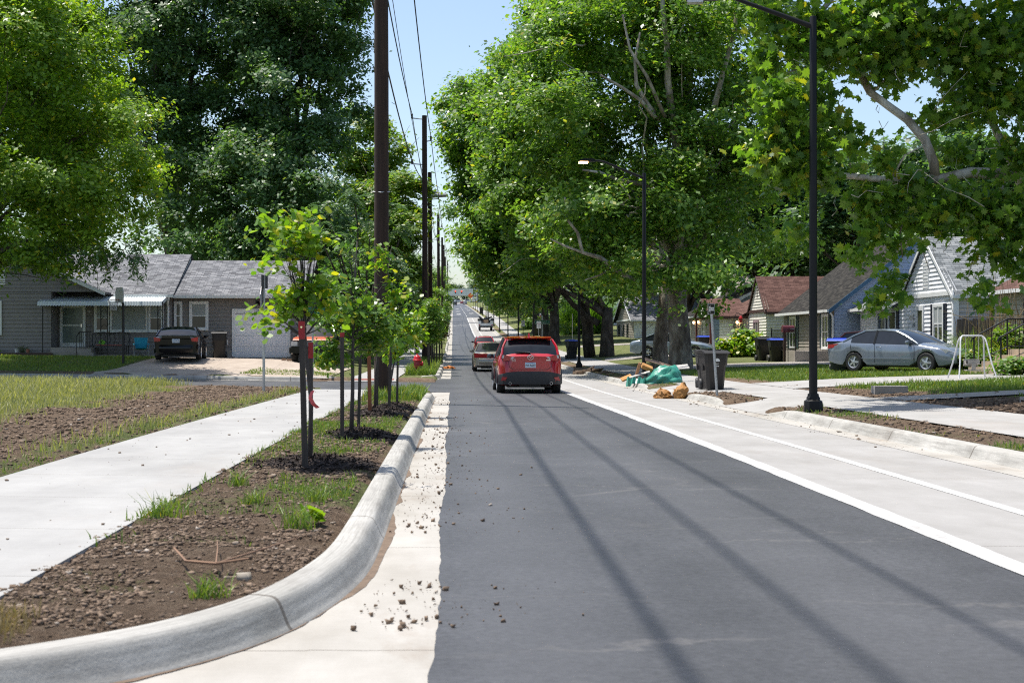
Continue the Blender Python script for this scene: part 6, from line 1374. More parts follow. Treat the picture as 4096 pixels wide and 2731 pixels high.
def stake(label, x, y, h, lean=(0, 0), mat=STAKE, red=.26, hole=False, w=.042, group='wooden stakes beside the saplings'):
    t = thing('tree_stake', label, 'stake', (x, y, gz(x, y)), 0, group); m = MB(); lx_, ly = lean
    m.add([(a*w, b*w, -.1) for a, b in ((-.5,-.5),(.5,-.5),(.5,.5),(-.5,.5))]+[(a*w+lx_, b*w+ly, h) for a, b in ((-.5,-.5),(.5,-.5),(.5,.5),(-.5,.5))], [(0,1,5,4),(1,2,6,5),(2,3,7,6),(3,0,4,7),(4,5,6,7)])
    m.build('post', mat, t, None, True)
    if red:
        f = (h-red)/h; q = w*.56; m = MB()
        m.add([(a*2*q+lx_*f, b*2*q+ly*f, h-red) for a, b in ((-.5,-.5),(.5,-.5),(.5,.5),(-.5,.5))]+[(a*2*q+lx_, b*2*q+ly, h+.004) for a, b in ((-.5,-.5),(.5,-.5),(.5,.5),(-.5,.5))], [(0,1,5,4),(1,2,6,5),(2,3,7,6),(3,0,4,7),(4,5,6,7)]); m.build('red_top', REDP, t, None, True)
    if hole: R = Matrix.Rotation(PI/2, 3, 'X'); MB().lathe([(.009, 0), (.009, .004)], 10, (lx_*.97, -w*.58, h-.05), R).build('bright_nail', pm('shiny_nail', (.9, .8, .5), .2, metal=1), t, None, True)
    return t
def mulch(label, x, y, rx, ry, h, seed):
    z = gz(x, y); r = np.random.default_rng(seed); me = bpy.data.meshes.new('mulch_mound'); co = [(0, 0, h)]; nr, na = 7, 26
    for i in range(1, nr+1):
        for k in range(na):
            a = 2*PI*k/na; f = i/nr*(1+.16*math.sin(a*3+seed)+.08*r.normal()*(i == nr)); co.append((rx*f*math.cos(a), ry*f*math.sin(a), h*max(0, 1-(i/nr)**1.6)+.012*r.normal()-.02*(i == nr)))
    fs = [(0, 1+k, 1+(k+1) % na) for k in range(na)] + [(1+(i-1)*na+k, 1+i*na+k, 1+i*na+(k+1) % na, 1+(i-1)*na+(k+1) % na) for i in range(1, nr) for k in range(na)]
    n = 1300; rad = np.sqrt(r.random(n))*1.08; an = r.uniform(0, 2*PI, n); x_ = rx*rad*np.cos(an); y_ = ry*rad*np.sin(an); z_ = h*np.maximum(0, 1-rad**1.6)+.012
    for i in range(n):
        d = Vector(r.normal(size=3)); d.z *= .4; d.normalize(); e = d.cross(Vector((0, 0, 1))).normalized()*.007; L = .016+.03*r.random(); c = Vector((x_[i], y_[i], z_[i])); b = len(co)
        co += [tuple(c-d*L-e), tuple(c+d*L-e*.6), tuple(c+d*L+e+Vector((0, 0, .006))), tuple(c-d*L+e+Vector((0, 0, .008)))]; fs.append((b, b+1, b+2, b+3))
    me.from_pydata(co, [], fs); o = link('mulch_mound', me, MULCH); o.location = (x, y, z); return tag(o, label, 'mulch', 'mulch mounds under the saplings')
s1 = [pblob(1150, 930, 13.4, 55), pblob(1210, 870, 13.5, 30), pblob(1240, 960, 13.3, 60), pblob(1140, 1060, 13.2, 45), pblob(1230, 1080, 13.5, 75), pblob(1100, 1180, 13.3, 38), pblob(1190, 1200, 13.4, 75), pblob(1290, 1150, 13.6, 70), pblob(1310, 1240, 13.5, 55), pblob(1075, 1275, 13.2, 26), pblob(1150, 1290, 13.3, 50), pblob(1270, 880, 13.6, 25), pblob(1110, 900, 13.4, 25)]
sapling('nearest staked redbud sapling with big bright yellow-green leaves', -1.36, 13.45, .02, s1, 1250, .06, L_BUD, ROUND, 6, .1, 201)
s2 = [pblob(1420, 1080, 17.9, 90), pblob(1400, 1000, 17.9, 50), pblob(1480, 1160, 18, 100), pblob(1380, 1200, 17.8, 100), pblob(1500, 1290, 18, 95), pblob(1400, 1330, 17.8, 110), pblob(1330, 1290, 17.8, 70), pblob(1470, 1380, 17.9, 80), pblob(1330, 1400, 17.7, 50), pblob(1560, 1230, 18, 60)]
sapling('second sapling, dense and darker green with small leaves', -1.28, 17.85, .024, s2, 3600, .052, L_SAP, QUAD*1.3, 20, .085, 202)
s3 = [pblob(1530, 1060, 23.4, 40), pblob(1590, 1160, 23.4, 55), pblob(1560, 1270, 23.4, 60), pblob(1640, 1250, 23.5, 45), pblob(1530, 1350, 23.4, 60), pblob(1600, 1350, 23.4, 50), pblob(1500, 1000, 23.4, 30)]
sapling('third sapling, yellow-green and airy, by the rusty orange stake', -1.3, 23.6, .02, s3, 1000, .07, L_BUD, ROUND, 6, .11, 203)
s4 = [pblob(1600, 1300, 26, 50), pblob(1650, 1330, 26, 45), pblob(1570, 1400, 26, 40), pblob(1640, 1270, 26, 35)]
sapling('fourth sapling, small, in front of the nearest utility pole', -1.17, 26.0, .02, s4, 520, .075, L_BUD, ROUND, 7, .09, 204)
stake('left weathered stake of the nearest sapling with a red top and a shiny nail', -1.36, 13.1, 1.36, (-.035, 0), STAKE, .16, True, .05)
stake('right stake of the nearest sapling with a red top', -1.46, 14.6, 1.18, (-.0, 0), STAKE, .16)
stake('grey stake with red top left of the second sapling trunk', -1.36, 17.45, 1.32, (.0, 0), STAKE, .05, False, .046)
stake('thin dark stake right of the second sapling', -1.26, 18.9, 1.1, (.03, 0), STAKE, 0, False, .04)
stake('rusty orange stake of the third sapling', -1.36, 23.3, 1.35, (-.02, 0), STAKER, 0, False, .06)
stake('dark stake just right of the rusty orange one', -1.28, 24.0, 1.1, (0, 0), STAKE, 0, False, .04)
stake('leaning dark stake of the fourth sapling', -1.16, 25.6, 1.3, (.05, 0), STAKE, 0, False, .05)
stake('thin stake right of the fourth sapling', -1.05, 26.6, 1.15, (.02, 0), STAKE, 0, False, .04)
RIB = pm('pink_flagging_tape', (.75, .12, .12), .6); m = MB()
q = [(-1.33, 13.3, .86), (-1.35, 13.25, .8), (-1.32, 13.25, .74), (-1.28, 13.28, .7)]
for a, b in zip(q, q[1:]): m.quad(a, (a[0]+.035, a[1], a[2]+.01), (b[0]+.035, b[1]+.01, b[2]+.01), b)
tag(m.build('flagging_tape', RIB), 'pink tape ribbon hanging between the stakes of the nearest sapling', 'ribbon')
mulch('dark mulch mound round the foot of the nearest sapling', -1.32, 13.6, .56, .62, .1, 1); mulch('dark mulch mound under the second sapling', -1.22, 18.1, .5, .75, .12, 2)
mulch('dark mulch mound under the third sapling by the rusty stake', -1.2, 23.7, .48, .8, .12, 3); mulch('dark mulch mound under the fourth sapling', -1.1, 26.3, .46, .8, .12, 4)
# dry root ball, sticks, stones, plants on the bare end
tag(blades('dry_grass_clump', 2600, (-2.15, -1.72), (5.4, 6.1), .04, .12, .005, L_STRAW, 141, lambda x, y: np.exp(-(((x+1.95)/.17)**2+((y-5.75)/.28)**2))), 'brown dead grass clump at the bottom left corner by the kerb', 'dry grass')
TW = pm('dry_twig', (.22, .13, .08), .9)
tag(MB().tube([(-1.52, 7.75, .2), (-1.38, 7.35, .19), (-1.2, 7.2, .2), (-1.05, 7.3, .21)], [.006, .008, .009, .006], 5).tube([(-1.2, 7.2, .2), (-1.25, 7.55, .22), (-1.3, 7.85, .22)], [.006, .004, .003], 5).tube([(-1.2, 7.2, .2), (-1.0, 7.6, .22), (-.86, 7.95, .23)], [.006, .005, .003], 5).build('fallen_twig', TW), 'forked dry twig lying on the bare soil near the kerb bend', 'twig')
tag(clods('stone', 1, lambda r, n: (np.array([-1.05]), np.array([7.05])), .085, .09, pm('pale_stone', (.3, .26, .21), .9, .2), 5, .5), 'pale flat stone by the forked twig', 'stone')['kind'] = ''
for o in list(bpy.data.objects):
    if o.name == 'stone': del o['kind']; o['category'] = 'stone'
for k, (x, y, s, lab) in enumerate([(-.98, 9.0, .12, 'lush grass tuft against the kerb at the bend'), (-1.9, 9.4, .12, 'bright grass tuft in the middle of the strip by the pavement'), (-1.75, 11.6, .1, 'grass tuft at the pavement edge ahead of the nearest mulch mound'), (-1.13, 6.6, .09, 'small grass tuft beside the pale flat stone'), (-1.02, 10.6, .09, 'broad-leaved seedling tuft near the kerb'), (-1.45, 10.3, .1, 'grass tuft in the middle of the strip')]):
    tag(blades('grass_tuft', 260, (x-s, x+s), (y-s, y+s), .06, .17, .008, L_GRASS, 150+k, lambda a, b: np.exp(-(((a-x)/s)**2+((b-y)/s)**2)*2), lean=.8), lab, 'grass tuft', 'grass tufts on the near planting strip')
t = thing('leafy_seedling', 'round-leaved bright green seedling against the kerb', 'plant', (-.93, 9.25, gz(-.93, 9.25)))
crown('leaves', [(-.93, 9.25, gz(-.93, 9.25)+.1, .07, .07, .06)], 9, .1, L_BUD, t, ROUND, 3, .03, 160, .8)
# ---------------------------------------------------------------- utility poles and wires
POLE = pm('creosote_pole_wood', (.036, .02, .014), .9, .45, 2.4, .4, 9, stretch=(5, 5, .35)); INS = pm('dark_insulator', (.03, .02, .02), .4)
PZ = [33, 86, 103, 163, 220, 262, 305, 410]
PX = [-1.66, -1.7, -1.66, -1.66, -1.66, -1.66, -1.64, -1.62]
PTOP = [15.0, 15.0, 13.6, 16.0, 17.5, 19.2, 19.6, 24.9]
LABP = ['thick dark brown utility pole in the foreground, top out of frame', 'second utility pole with three wire arms, next beyond the foreground pole', 'third utility pole carrying grey transformer hardware', 'fourth utility pole with one arm to the right', 'fifth utility pole, slim with distance', 'sixth utility pole from the camera', 'seventh utility pole from the camera', 'eighth and farthest utility pole']
for k, (y, x, zt) in enumerate(zip(PZ, PX, PTOP)):
    z0 = gz(x, y); t = thing('utility_pole', LABP[k], 'pole', (x, y, z0), 0, 'utility poles along the left side of the street')
    MB().tube([(0, 0, -.3), (0, 0, (zt-z0)*.5), (-.03, 0, zt-z0)], [.185 if k else .172, .165, .15], 16).build('shaft', POLE, t, 60, True)
    if k: 
        for (dx, zz) in (((-.78, zt-.15), (.36, zt-1.5), (-.78, zt-2.9)) if k in (1, 3, 5) else ((.6, zt-1.9), (-.5, zt-.6))):
            m = MB(); m.tube([(0, 0, zz-z0-.08), (dx, 0, zz-z0)], .035, 6); m.build('arm', GALV, t, 40, True)
            m = MB(); m.lathe([(.03, -.05), (.07, .02), (.05, .06), (.07, .12), (.05, .16), (.07, .22), (.03, .28)], 8, (dx, 0, zz-z0)); m.build('insulator', INS, t, 40, True)
    if k == 2:
        m = MB(); m.tube([(-1.25, 0, zt-z0-1.2), (0, 0, zt-z0-1.7), (1.2, 0, zt-z0-1.65)], [.12, .18, .14], 8); m.tube([(0, .2, zt-z0-1.3), (1.15, .1, zt-z0-1.7)], .12, 6); m.build('switch_gear', GALV, t, 40, True)
    if k == 0:
        m = MB(); m.tube([(-.2, -.02, 4.78), (0, -.2, 4.75), (.2, -.02, 4.78)], .014, 4); m.build('steel_band', GALV, t, 60, True)
def wire(label, pts, r, sag=.012):
    m = MB(); q = []
    for a, b in zip(pts, pts[1:]):
        L = math.dist(a, b)
        for i in range(10): t_ = i/10; q.append(tuple(a[j]+(b[j]-a[j])*t_-(sag*L*4*t_*(1-t_) if j == 2 else 0) for j in range(3)))
    q.append(pts[-1]); m.tube(q, r, 6); return tag(m.build('power_line', pm('wire_black', (.02, .02, .022), .6)), label, 'wire', 'overhead wires along the poles')
wire('upper left wire through the arm tips of the poles', [(-2.4, -26, 14.6), (-2.44, 33, 14.6), (-2.48, 86, 15.1), (-2.44, 163, 16.1), (-2.44, 262, 19.3)], .026)
wire('right-hand wire on the short arms of the poles', [(-1.3, -26, 13.3), (-1.3, 33, 13.3), (-1.34, 86, 13.75), (-1.06, 103, 12.0), (-1.06, 163, 14.3), (-1.06, 220, 15.9), (-1.06, 305, 18), (-1.0, 410, 23.2)], .024)
wire('lower left wire on the third arms of the poles', [(-2.4, -26, 12.0), (-2.44, 33, 12.0), (-2.48, 86, 12.35), (-2.16, 103, 13.1), (-2.16, 220, 17.1)], .03)
wire('thin wire close to the poles', [(-1.95, -26, 13.0), (-1.95, 33, 13.0), (-1.86, 86, 11.6), (-1.82, 163, 10)], .013)
# ---------------------------------------------------------------- street lamps
LZ = [25.35, 48, 72.8, 113.6, 140.6, 167, 197, 225, 258, 278, 308, 340, 371, 412, 453]
LPB = pm('black_powder_coat', (.005, .005, .006), .5, .2, 3, spec=.3)
def lamp(label, lit):
    t = thing('street_lamp', label, 'street lamp', (0, 0, 0), 0, 'black street lamps along the right pavement'); m = MB()
    b = [(-.15, -.15), (.15, -.15), (.15, .15), (-.15, .15)]
    def sq(r, z): return [(r*x, r*y, z) for x, y in ((-1,-.55),(-.55,-1),(.55,-1),(1,-.55),(1,.55),(.55,1),(-.55,1),(-1,.55))]
    vs = []; rows = [(.155, -.1), (.16, .02), (.155, .17), (.15, .2), (.1, .23), (.09, .33)]
    for r, z in rows: vs += sq(r, z)
    fs = [(i*8+k, i*8+(k+1) % 8, (i+1)*8+(k+1) % 8, (i+1)*8+k) for i in range(len(rows)-1) for k in range(8)]+[tuple(range(40, 48))]
    m.add(vs, fs)
    for a in (45, 135, 225, 315): m.lathe([(.035, .16), (.035, .26), (.02, .28)], 8, (.105*math.cos(math.radians(a)), .105*math.sin(math.radians(a)), 0))
    m.build('base', LPB, t, 40, True)
    MB().tube([(0, 0, .2), (0, 0, 3.6), (0, 0, 7.03), (0, 0, 7.05)], [.074, .068, .062, .055], 14).build('pole', LPB, t, 60, True)
    MB().tube([(0, 0, 6.86), (-.7, 0, 7.14), (-1.36, 0, 7.4), (-1.5, 0, 7.435), (-1.75, 0, 7.44)], [.05, .042, .036, .032, .03], 8).build('arm', LPB, t, 60, True)
    hd = MB().prism([(-1.66, 7.4), (-2.23, 7.4), (-2.25, 7.44), (-2.08, 7.5), (-1.73, 7.5)], lambda a, b_, s: (a, (-.12, .12)[s], b_)).build('lamp_head', LPB, t, 30, True)
    ln = MB().box(-2.22, -1.94, -.1, .1, 7.34, 7.399).build('lens', LITB if lit else CLEARL, t, None, True); ln.parent = hd
    return t
l1 = lamp('nearest street lamp, tall black pole right of centre with square base on the verge', False); l1.location = (6.42, 25.35, gz(6.42, 25.35)); l1.rotation_euler = (0, 0, -.12)
l2 = lamp('second street lamp, glowing, its arm over the street in front of the sycamore', True); l2.location = (6.45, 48, sz(6.45, 48)); l2.rotation_euler = (0, 0, .1)
for k, y in enumerate(LZ[2:]):
    dup(l1, (6.45, y, sz(6.45, y)), 0, WORDS[k+2]+' black street lamp counted from the camera, beyond the glowing one', 'black street lamps along the right pavement')
# ---------------------------------------------------------------- signs
def perf_post(t, h, w=.05, lean=(0, 0)):
    m = MB(); m.tube([(0, 0, -.1), (lean[0], lean[1], h)], w*.62, 4); m.build('post', GALV, t, None, True)
    m = MB(); k = .1
    while k < h-.05: m.lathe([(.009, 0), (.009, .002)], 6, (lean[0]*k/h, lean[1]*k/h-w*.47, k), Matrix.Rotation(PI/2, 3, 'X')); k += .09
    m.build('post_holes', PLASTD, t, None, True)
SIGNG = pm('sign_green', (.005, .16, .09), .4, .05); SIGNW = pm('sign_white', (.72, .72, .72), .4, .04); SIGNK = pm('sign_black', (.012, .012, .013), .4)
def plate_y(m, x0, x1, z0, z1, y, th=.006): m.box(x0, x1, y-th, y, z0, z1)
def ftext(body, size, x, y, z, mat, t, name='lettering'): return text(name, body, size, Matrix.Translation((x, y, z)) @ Matrix.Rotation(PI/2, 4, 'X'), mat, t, depth=.0015, local=True)
t = thing('one_way_sign', 'small black and white one way arrow sign on a leaning post beside the brown bin', 'sign', (6.32, 34, gz(6.32, 34)), .1)
perf_post(t, 2.2, .052, (-.16, 0)); m = MB(); m.box(-.245, -.085, -.05, -.042, 1.94, 2.2); sg = m.build('sign_plate', SIGNW, t, None, True)
m = MB(); m.box(-.238, -.092, -.053, -.05, 1.948, 2.192); m.build('black_face', SIGNK, t, None, True).parent = sg
m = MB(); m.prism([(-.232, 2.07), (-.19, 2.165), (-.19, 2.11), (-.1, 2.11), (-.1, 2.03), (-.19, 2.03), (-.19, 1.975)], lambda a, b, s: (a, -.053-(.0, .003)[s], b)); m.build('arrow', SIGNW, t, None, True).parent = sg
ftext('ONE WAY', .036, -.15, -.0575, 2.07, SIGNK, t).parent = sg
t = thing('stop_sign', 'perforated post with stop sign seen edge-on, at the corner of the vacant lot', 'sign', (-4.79, 36, gz(-4.79, 36)))
perf_post(t, 2.95, .055)
R8 = [(.38*math.cos(PI/8+k*PI/4), 2.3+.38*math.sin(PI/8+k*PI/4)) for k in range(8)]
pl_ = MB(); pl_.prism(R8, lambda a, b, s: ((-.045, -.039)[s], a+(.02 if s else 0)*0, b)); pl_.build('stop_plate', pm('stop_sign_back', (.38, .39, .4), .4, metal=.4), t, None, True)
MB().prism(R8, lambda a, b, s: ((-.049, -.0455)[s], a*.98, 2.3+(b-2.3)*.98)).build('red_face', pm('sign_red', (.4, .01, .015), .4), t, None, True)
m = MB(); m.obox((.02, 0, 2.78), (.3, .01, .34), Matrix.Rotation(1.15, 3, 'Z')); m.obox((-.03, .02, 2.8), (.25, .01, .3), Matrix.Rotation(1.45, 3, 'Z')); m.build('sign_plate', SIGNK, t, None, True)
t = thing('street_name_sign', 'green street name blades on a galvanised post, hidden behind the nearest sapling', 'sign', (-5.25, 53.2, sz(-5.25, 53.2)))
perf_post(t, 2.7, .06); m = MB(); m.box(-.6, .45, -.045, -.04, 2.36, 2.58); m.build('name_blade', SIGNG, t, None, True); m = MB(); m.box(-.02, .02, -.5, .5, 2.6, 2.8); m.build('name_blade', SIGNG, t, None, True)
t = thing('street_name_sign', 'green street name sign reading Watson AVE, seen above the red crossover', 'sign', (9.0-.1, 142, sz(8.9, 142)))
perf_post(t, 2.9, .07); m = MB(); m.box(-.78, .78, -.05, -.045, 2.02, 2.42); m.build('border', SIGNW, t, None, True); m = MB(); m.box(-.745, .745, -.055, -.05, 2.055, 2.385); m.build('name_blade', SIGNG, t, None, True); ftext('S Watson', .27, -.12, -.058, 2.2, SIGNW, t); ftext('AVE', .13, .55, -.058, 2.18, SIGNW, t)
t = thing('street_name_sign', 'small far green street sign above the white work truck', 'sign', (6.3, 262, sz(6.3, 262))); perf_post(t, 4.4, .12); m = MB(); m.box(-.65, .65, -.06, -.05, 3.6, 4.3); m.build('name_blade', SIGNG, t, None, True); m = MB(); m.box(-.55, .6, -.06, -.05, 2.7, 3.1); m.build('white_plate', SIGNW, t, None, True)
def no_parking(label, x, y, h, mat=GALV):
    t = thing('no_parking_sign', label, 'sign', (x, y, sz(x, y)), 0, 'no parking signs'); m = MB(); m.tube([(0, 0, -.1), (0, 0, h)], .035, 6); m.build('post', mat, t, None, True)
    m = MB(); m.box(-.17, .17, -.055, -.045, h-.58, h); m.build('sign_plate', SIGNW, t, None, True); RR = pm('sign_red', (.4, .01, .015), .4)
    ftext('NO', .13, 0, -.0575, h-.1, SIGNK, t); ftext('PARKING', .075, 0, -.0575, h-.23, RR, t); ftext('ANY', .08, 0, -.0575, h-.33, SIGNK, t); ftext('TIME', .08, 0, -.0575, h-.43, SIGNK, t)
no_parking('no parking sign overlapping the green Watson AVE sign', 7.05, 117, 2.5); no_parking('no parking sign on a dark post between lamps, left of the Watson AVE sign', 6.9, 140, 2.45, BLACK)
t = thing('sign_back', 'small pale sign on a pole by the far lamps', 'sign', (6.6, 420, sz(6.6, 420))); MB().tube([(0,0,0),(0,0,5.6)], .09, 6).build('post', GALV, t, None, True); MB().box(-.9, .7, -.1, -.06, 2.6, 3.9).build('sign_plate', SIGNW, t, None, True)
t = thing('marker_post', 'thin marker post with dark diamond on the shaded lawn behind the crossover', 'sign', (8.9, 106, sz(8.9, 106))); MB().tube([(0,0,0),(0,0,3.0)], .03, 6).build('post', GALV, t, None, True); MB().obox((0, -.04, .75), (.22, .01, .22), Matrix.Rotation(PI/4, 3, 'Y')).build('diamond_plate', REDP, t, None, True)
# ---------------------------------------------------------------- hydrant
t = thing('fire_hydrant', 'red fire hydrant on the corner across the side street', 'fire hydrant', (-1.47, 58.4, gz(-1.47, 58.4)), .0)
HY = pm('hydrant_red', (.3, .018, .02), .45, .2, 6); HYC = pm('hydrant_bonnet_red', (.5, .012, .02), .35, .1)
MB().lathe([(.16, -.05), (.16, .03), (.135, .05), (.135, .28), (.15, .3), (.15, .34), (.135, .36), (.135, .58)], 18).build('barrel', HY, t, 40, True)
MB().lathe([(.18, .58), (.185, .62), (.15, .66), (.145, .7), (.11, .78), (.04, .82), (.03, .86), (0, .87)], 18).build('bonnet', HYC, t, 40, True)
MB().lathe([(.085, .1), (.085, .17), (.1, .18), (.1, .23), (.04, .25), (.0, .26)], 12, (.0, 0, .46), Matrix.Rotation(PI/2, 3, 'Y')).build('side_cap', HYC, t, 40, True)
MB().lathe([(.085, .1), (.085, .17), (.1, .18), (.1, .23), (0, .25)], 12, (0, 0, .42), Matrix.Rotation(PI/2, 3, 'X')).build('pumper_cap', HY, t, 40, True)
MB().tube([(.0, -.2, .48), (.05, -.17, .36), (.1, -.14, .28), (.12, -.1, .22)], .012, 5).build('chain', GALV, t, 40, True)
# far saplings and stakes beyond the hydrant
fsp = [(x_, 0, z_, r, r, r*1.1) for x_, z_, r in ((0, 1.9, .55), (.3, 2.4, .5), (-.35, 2.3, .45), (0, 2.9, .45), (.1, 1.5, .4))]
bz = gz(-1.2, 62)
fs_ = sapling('slim sapling behind the red hydrant', -1.05, 62, .035, [(b[0]-1.05, 62+b[1], b[2]+bz, *b[3:]) for b in fsp], 2200, .1, L_SAP, QUAD*1.3, 20, .12, 205, None, 'saplings beyond the side street')
for k, (x, y, s, lab) in enumerate([(-1.2, 68, 1.0, 'sapling just beyond the one behind the hydrant'), (-1.0, 74, 1.1, 'third sapling beyond the hydrant, by the green weeds'), (-1.15, 80, .9, 'fourth sapling beyond the hydrant'), (-1.1, 95, 1.1, 'fifth sapling beyond the hydrant'), (-1.0, 108, 1, 'sixth sapling beyond the hydrant'), (-1.05, 128, 1.1, 'seventh sapling beyond the hydrant'), (-.95, 150, 1.1, 'eighth sapling beyond the hydrant'), (-1.0, 190, 1.3, 'ninth sapling beyond the hydrant'), (-1.1, 240, 1.6, 'farthest little round tree on the left verge')]):
    dup(fs_, (x, y, sz(x, y)), k*.8, lab, 'saplings beyond the side street', s)
REDD = leaf_mat('brown_red_leaf', (.1, .05, .02), (.2, .09, .04), .3)
sapling('sapling with withered red-brown leaves on the far left verge', -.95, 101, .035, [(-.95, 101, gz(-.95, 101)+2.2, .6, .5, .8), (-.7, 101, gz(-.95, 101)+1.6, .4, .4, .4)], 1300, .12, REDD, QUAD*1.3, 20, .14, 206, None, 'saplings beyond the side street')
for k, (x, y) in enumerate(((-1.0, 66), (-.8, 70), (-.72, 75.5), (-.6, 77.5))): stake(WORDS[k]+' dark stake among the weeds beyond the hydrant', x, y, 1.7, (0, 0), STAKE, 0, False, .06)
tag(clods('orange_leaves_heap', 40, lambda r, n: (r.normal(-.25, .12, n), r.normal(75.6, .3, n)), .08, .3, pm('orange_bag_scraps', (.5, .16, .03), .8, .3), 170, .5, lambda x, y: zr(y)+.01), 'orange-brown rubbish lying in the far left gutter', 'rubbish'); 
# ---------------------------------------------------------------- right verge objects
put_bin('big brown-black bin with white round emblem in front of the one way post', 7.02, 38.4, .12, BIN_B, BIN_B, sz(7, 38.4)+.03, True, w=.62, d=.68, hgt=1.0)
put_bin('second brown-black bin hidden behind the emblem bin', 7.06, 39.35, -.05, BIN_B, BIN_B, sz(7, 39.5)+.03, w=.62, d=.68, hgt=1.02)
put_bin('dark green bin with blue lid behind the nearest lamp, by the grey saloon', 13.75, 50.6, -.3, BIN_G, LID_B, w=.75, d=.8, hgt=1.15)
put_bin('black bin left of the black porch railing of the blue house', 15.95, 73.0, .1, hgt=1.15, w=.75)
put_bin('blue-lidded black bin just right of the black one by the porch railing', 16.1, 71.0, 0, BIN_K, LID_B, hgt=1.1)
put_bin('dark bin with blue lid in the shade of the red-roofed porch', 15.4, 87.5, 0, BIN_K, LID_B, hgt=1.1)
put_bin('bin with pale side leaning by the forked street tree', 7.6, 91, .3, BIN_K, LID_B, hgt=1.2)
put_bin('far black bin at the right kerb beyond the work truck', 6.6, 330, 0, hgt=1.5, w=.9); put_bin('far black bin on the shady verge beyond the third lamp', 10.2, 172, 0, hgt=1.5, w=1.0)
# spilt green tarpaulin bag with rubbish
t = thing('rubbish_bag', 'torn green plastic sack spilling boards on the right kerb below the glowing lamp', 'rubbish bag', (6.5, 46, sz(6.3, 46)))
GRN = pm('green_plastic_sack', (.03, .24, .17), .42, .15, 5, .35, 6, coat=.3); r = np.random.default_rng(44); m = MB(); na, nl = 26, 20; vs = []
for i in range(nl+1):
    f = i/nl; xx = -.75+1.65*f; env = (min(1, f*2.2)**.8)*(1 if f < .8 else math.sqrt(max(0, 1-((f-.8)/.2)**2)))
    hh = (.1+.46*sstep(.1, .62, f))*env; ww = (.2+.28*sstep(0, .5, f))*max(env, .25)
    for k in range(na):
        a = PI*k/(na-1); rp = 1+.09*math.sin(a*7+f*9)+.06*math.sin(a*13-f*17)+.04*math.sin(a*21+f*31)+.012*r.normal()
        vs.append((xx+.05*math.sin(a*5), -ww*math.cos(a)*rp, max(.0, hh*math.sin(a)*rp)))
fs = [(i*na+k, (i+1)*na+k, (i+1)*na+k+1, i*na+k+1) for i in range(nl) for k in range(na-1)]; m.add(vs, fs); m.build('sack', GRN, t, 180, True)
m = MB(); n = 12
for k in range(n):
    a = k/n*1.2; m.quad((-.95+a*.5, -.32-.04*math.sin(k*2), .02-.1*(k < 4)), (-.95+(a+.1)*.5, -.3-.04*math.sin(k*2+2), .02-.1*(k < 3)), (-.9+(a+.1)*.5, -.18, .2+.05*math.sin(k*1.7+1.7)), (-.9+a*.5, -.18, .2+.05*math.sin(k*1.7)))
m.build('torn_flap', GRN, t, 60, True)
WD = pm('raw_timber', (.4, .2, .1), .8, .2); BRN = pm('brown_paper', (.4, .2, .06), .85, .25)
for lab, c, sz_, ang, mt in (('reddish timber stick poking up out of the green sack', (5.98, 46.0, .42), (.09, .05, .5), .25, WD), ('long pale board sloping in the mouth of the green sack', (6.0, 45.95, .26), (.75, .12, .03), -.3, pm('grey_board', (.4, .38, .35), .8)), ('brown board lying across the top of the rubbish', (6.75, 46.6, .62), (.95, .3, .04), .3, pm('dark_board', (.2, .13, .09), .8)), ('ochre cardboard scrap at the kerb end of the sack', (5.62, 46.1, .16), (.35, .3, .05), -.4, BRN), ('ochre crumpled card behind the timber stick', (6.3, 46.2, .5), (.35, .3, .12), .4, BRN), ('grey panel lying beside the sack', (7.5, 46.8, .5), (.5, .4, .03), -.1, pm('grey_board', (.4, .38, .35), .8))):
    tag(MB().obox(c, sz_, Matrix.Rotation(ang, 3, 'Y') @ Matrix.Rotation(.3, 3, 'X')).build('scrap_board', mt), lab, 'board', 'boards spilling from the green sack')
tag(clods('dark_debris', 120, lambda r, n: (r.normal(6.9, .7, n), r.normal(47.3, .5, n)), .1, .4, pm('dark_rubbish', (.03, .022, .02), .9, .3), 171, .35), 'dark heap of debris behind the green sack', 'debris')
def paper_bag(label, x, y, h, rx, ry, seed, peak):
    r = np.random.default_rng(seed); z = float(zr(y))+.01; vs = []; na, nl = 16, 9
    for i in range(nl+1):
        f = i/nl; s = (1+.25*math.sin(PI*f))*(1-.95*max(0, (f-.55)/.45)) if peak else math.sqrt(max(0, 1-(f**2)))*1.0+.02
        for k in range(na): a = 2*PI*k/na; q = 1+.14*r.normal(); vs.append((x+rx*s*q*math.cos(a)+(.1*f*f if peak else 0), y+ry*s*q*math.sin(a), z+h*f+.02*r.normal()*(0 < i < nl)))
    m = MB(); m.add(vs, [(i*na+k, i*na+(k+1) % na, (i+1)*na+(k+1) % na, (i+1)*na+k) for i in range(nl) for k in range(na)]+[tuple(range(nl*na, (nl+1)*na))])
    return tag(m.build('paper_bag', pm('ochre_paper_sack', (.36, .17, .045), .7, .4, 5), None, 30), label, 'bag', 'brown bags in the right gutter')
paper_bag('slumped brown bag lying in the right gutter', 5.38, 36.4, .24, .24, .2, 1, False); paper_bag('upright brown bag pinched to a point in the right gutter', 5.78, 36.2, .42, .15, .14, 2, True)
tag(clods('concrete_lump', 1, lambda r, n: (np.array([5.6]), np.array([36.35])), .22, .23, pm('broken_concrete', (.42, .4, .37), .9), 7, 1.0, lambda x, y: zr(y)+.02), 'grey concrete lump between the two brown bags', 'lump')
tag(clods('wood_debris', 26, lambda r, n: (r.normal(5.75, .45, n), r.normal(64, .5, n)), .12, .5, pm('rotten_wood', (.1, .065, .04), .95, .4), 172, .6), 'heap of broken roots and soil on the kerb by the third lamp', 'debris')
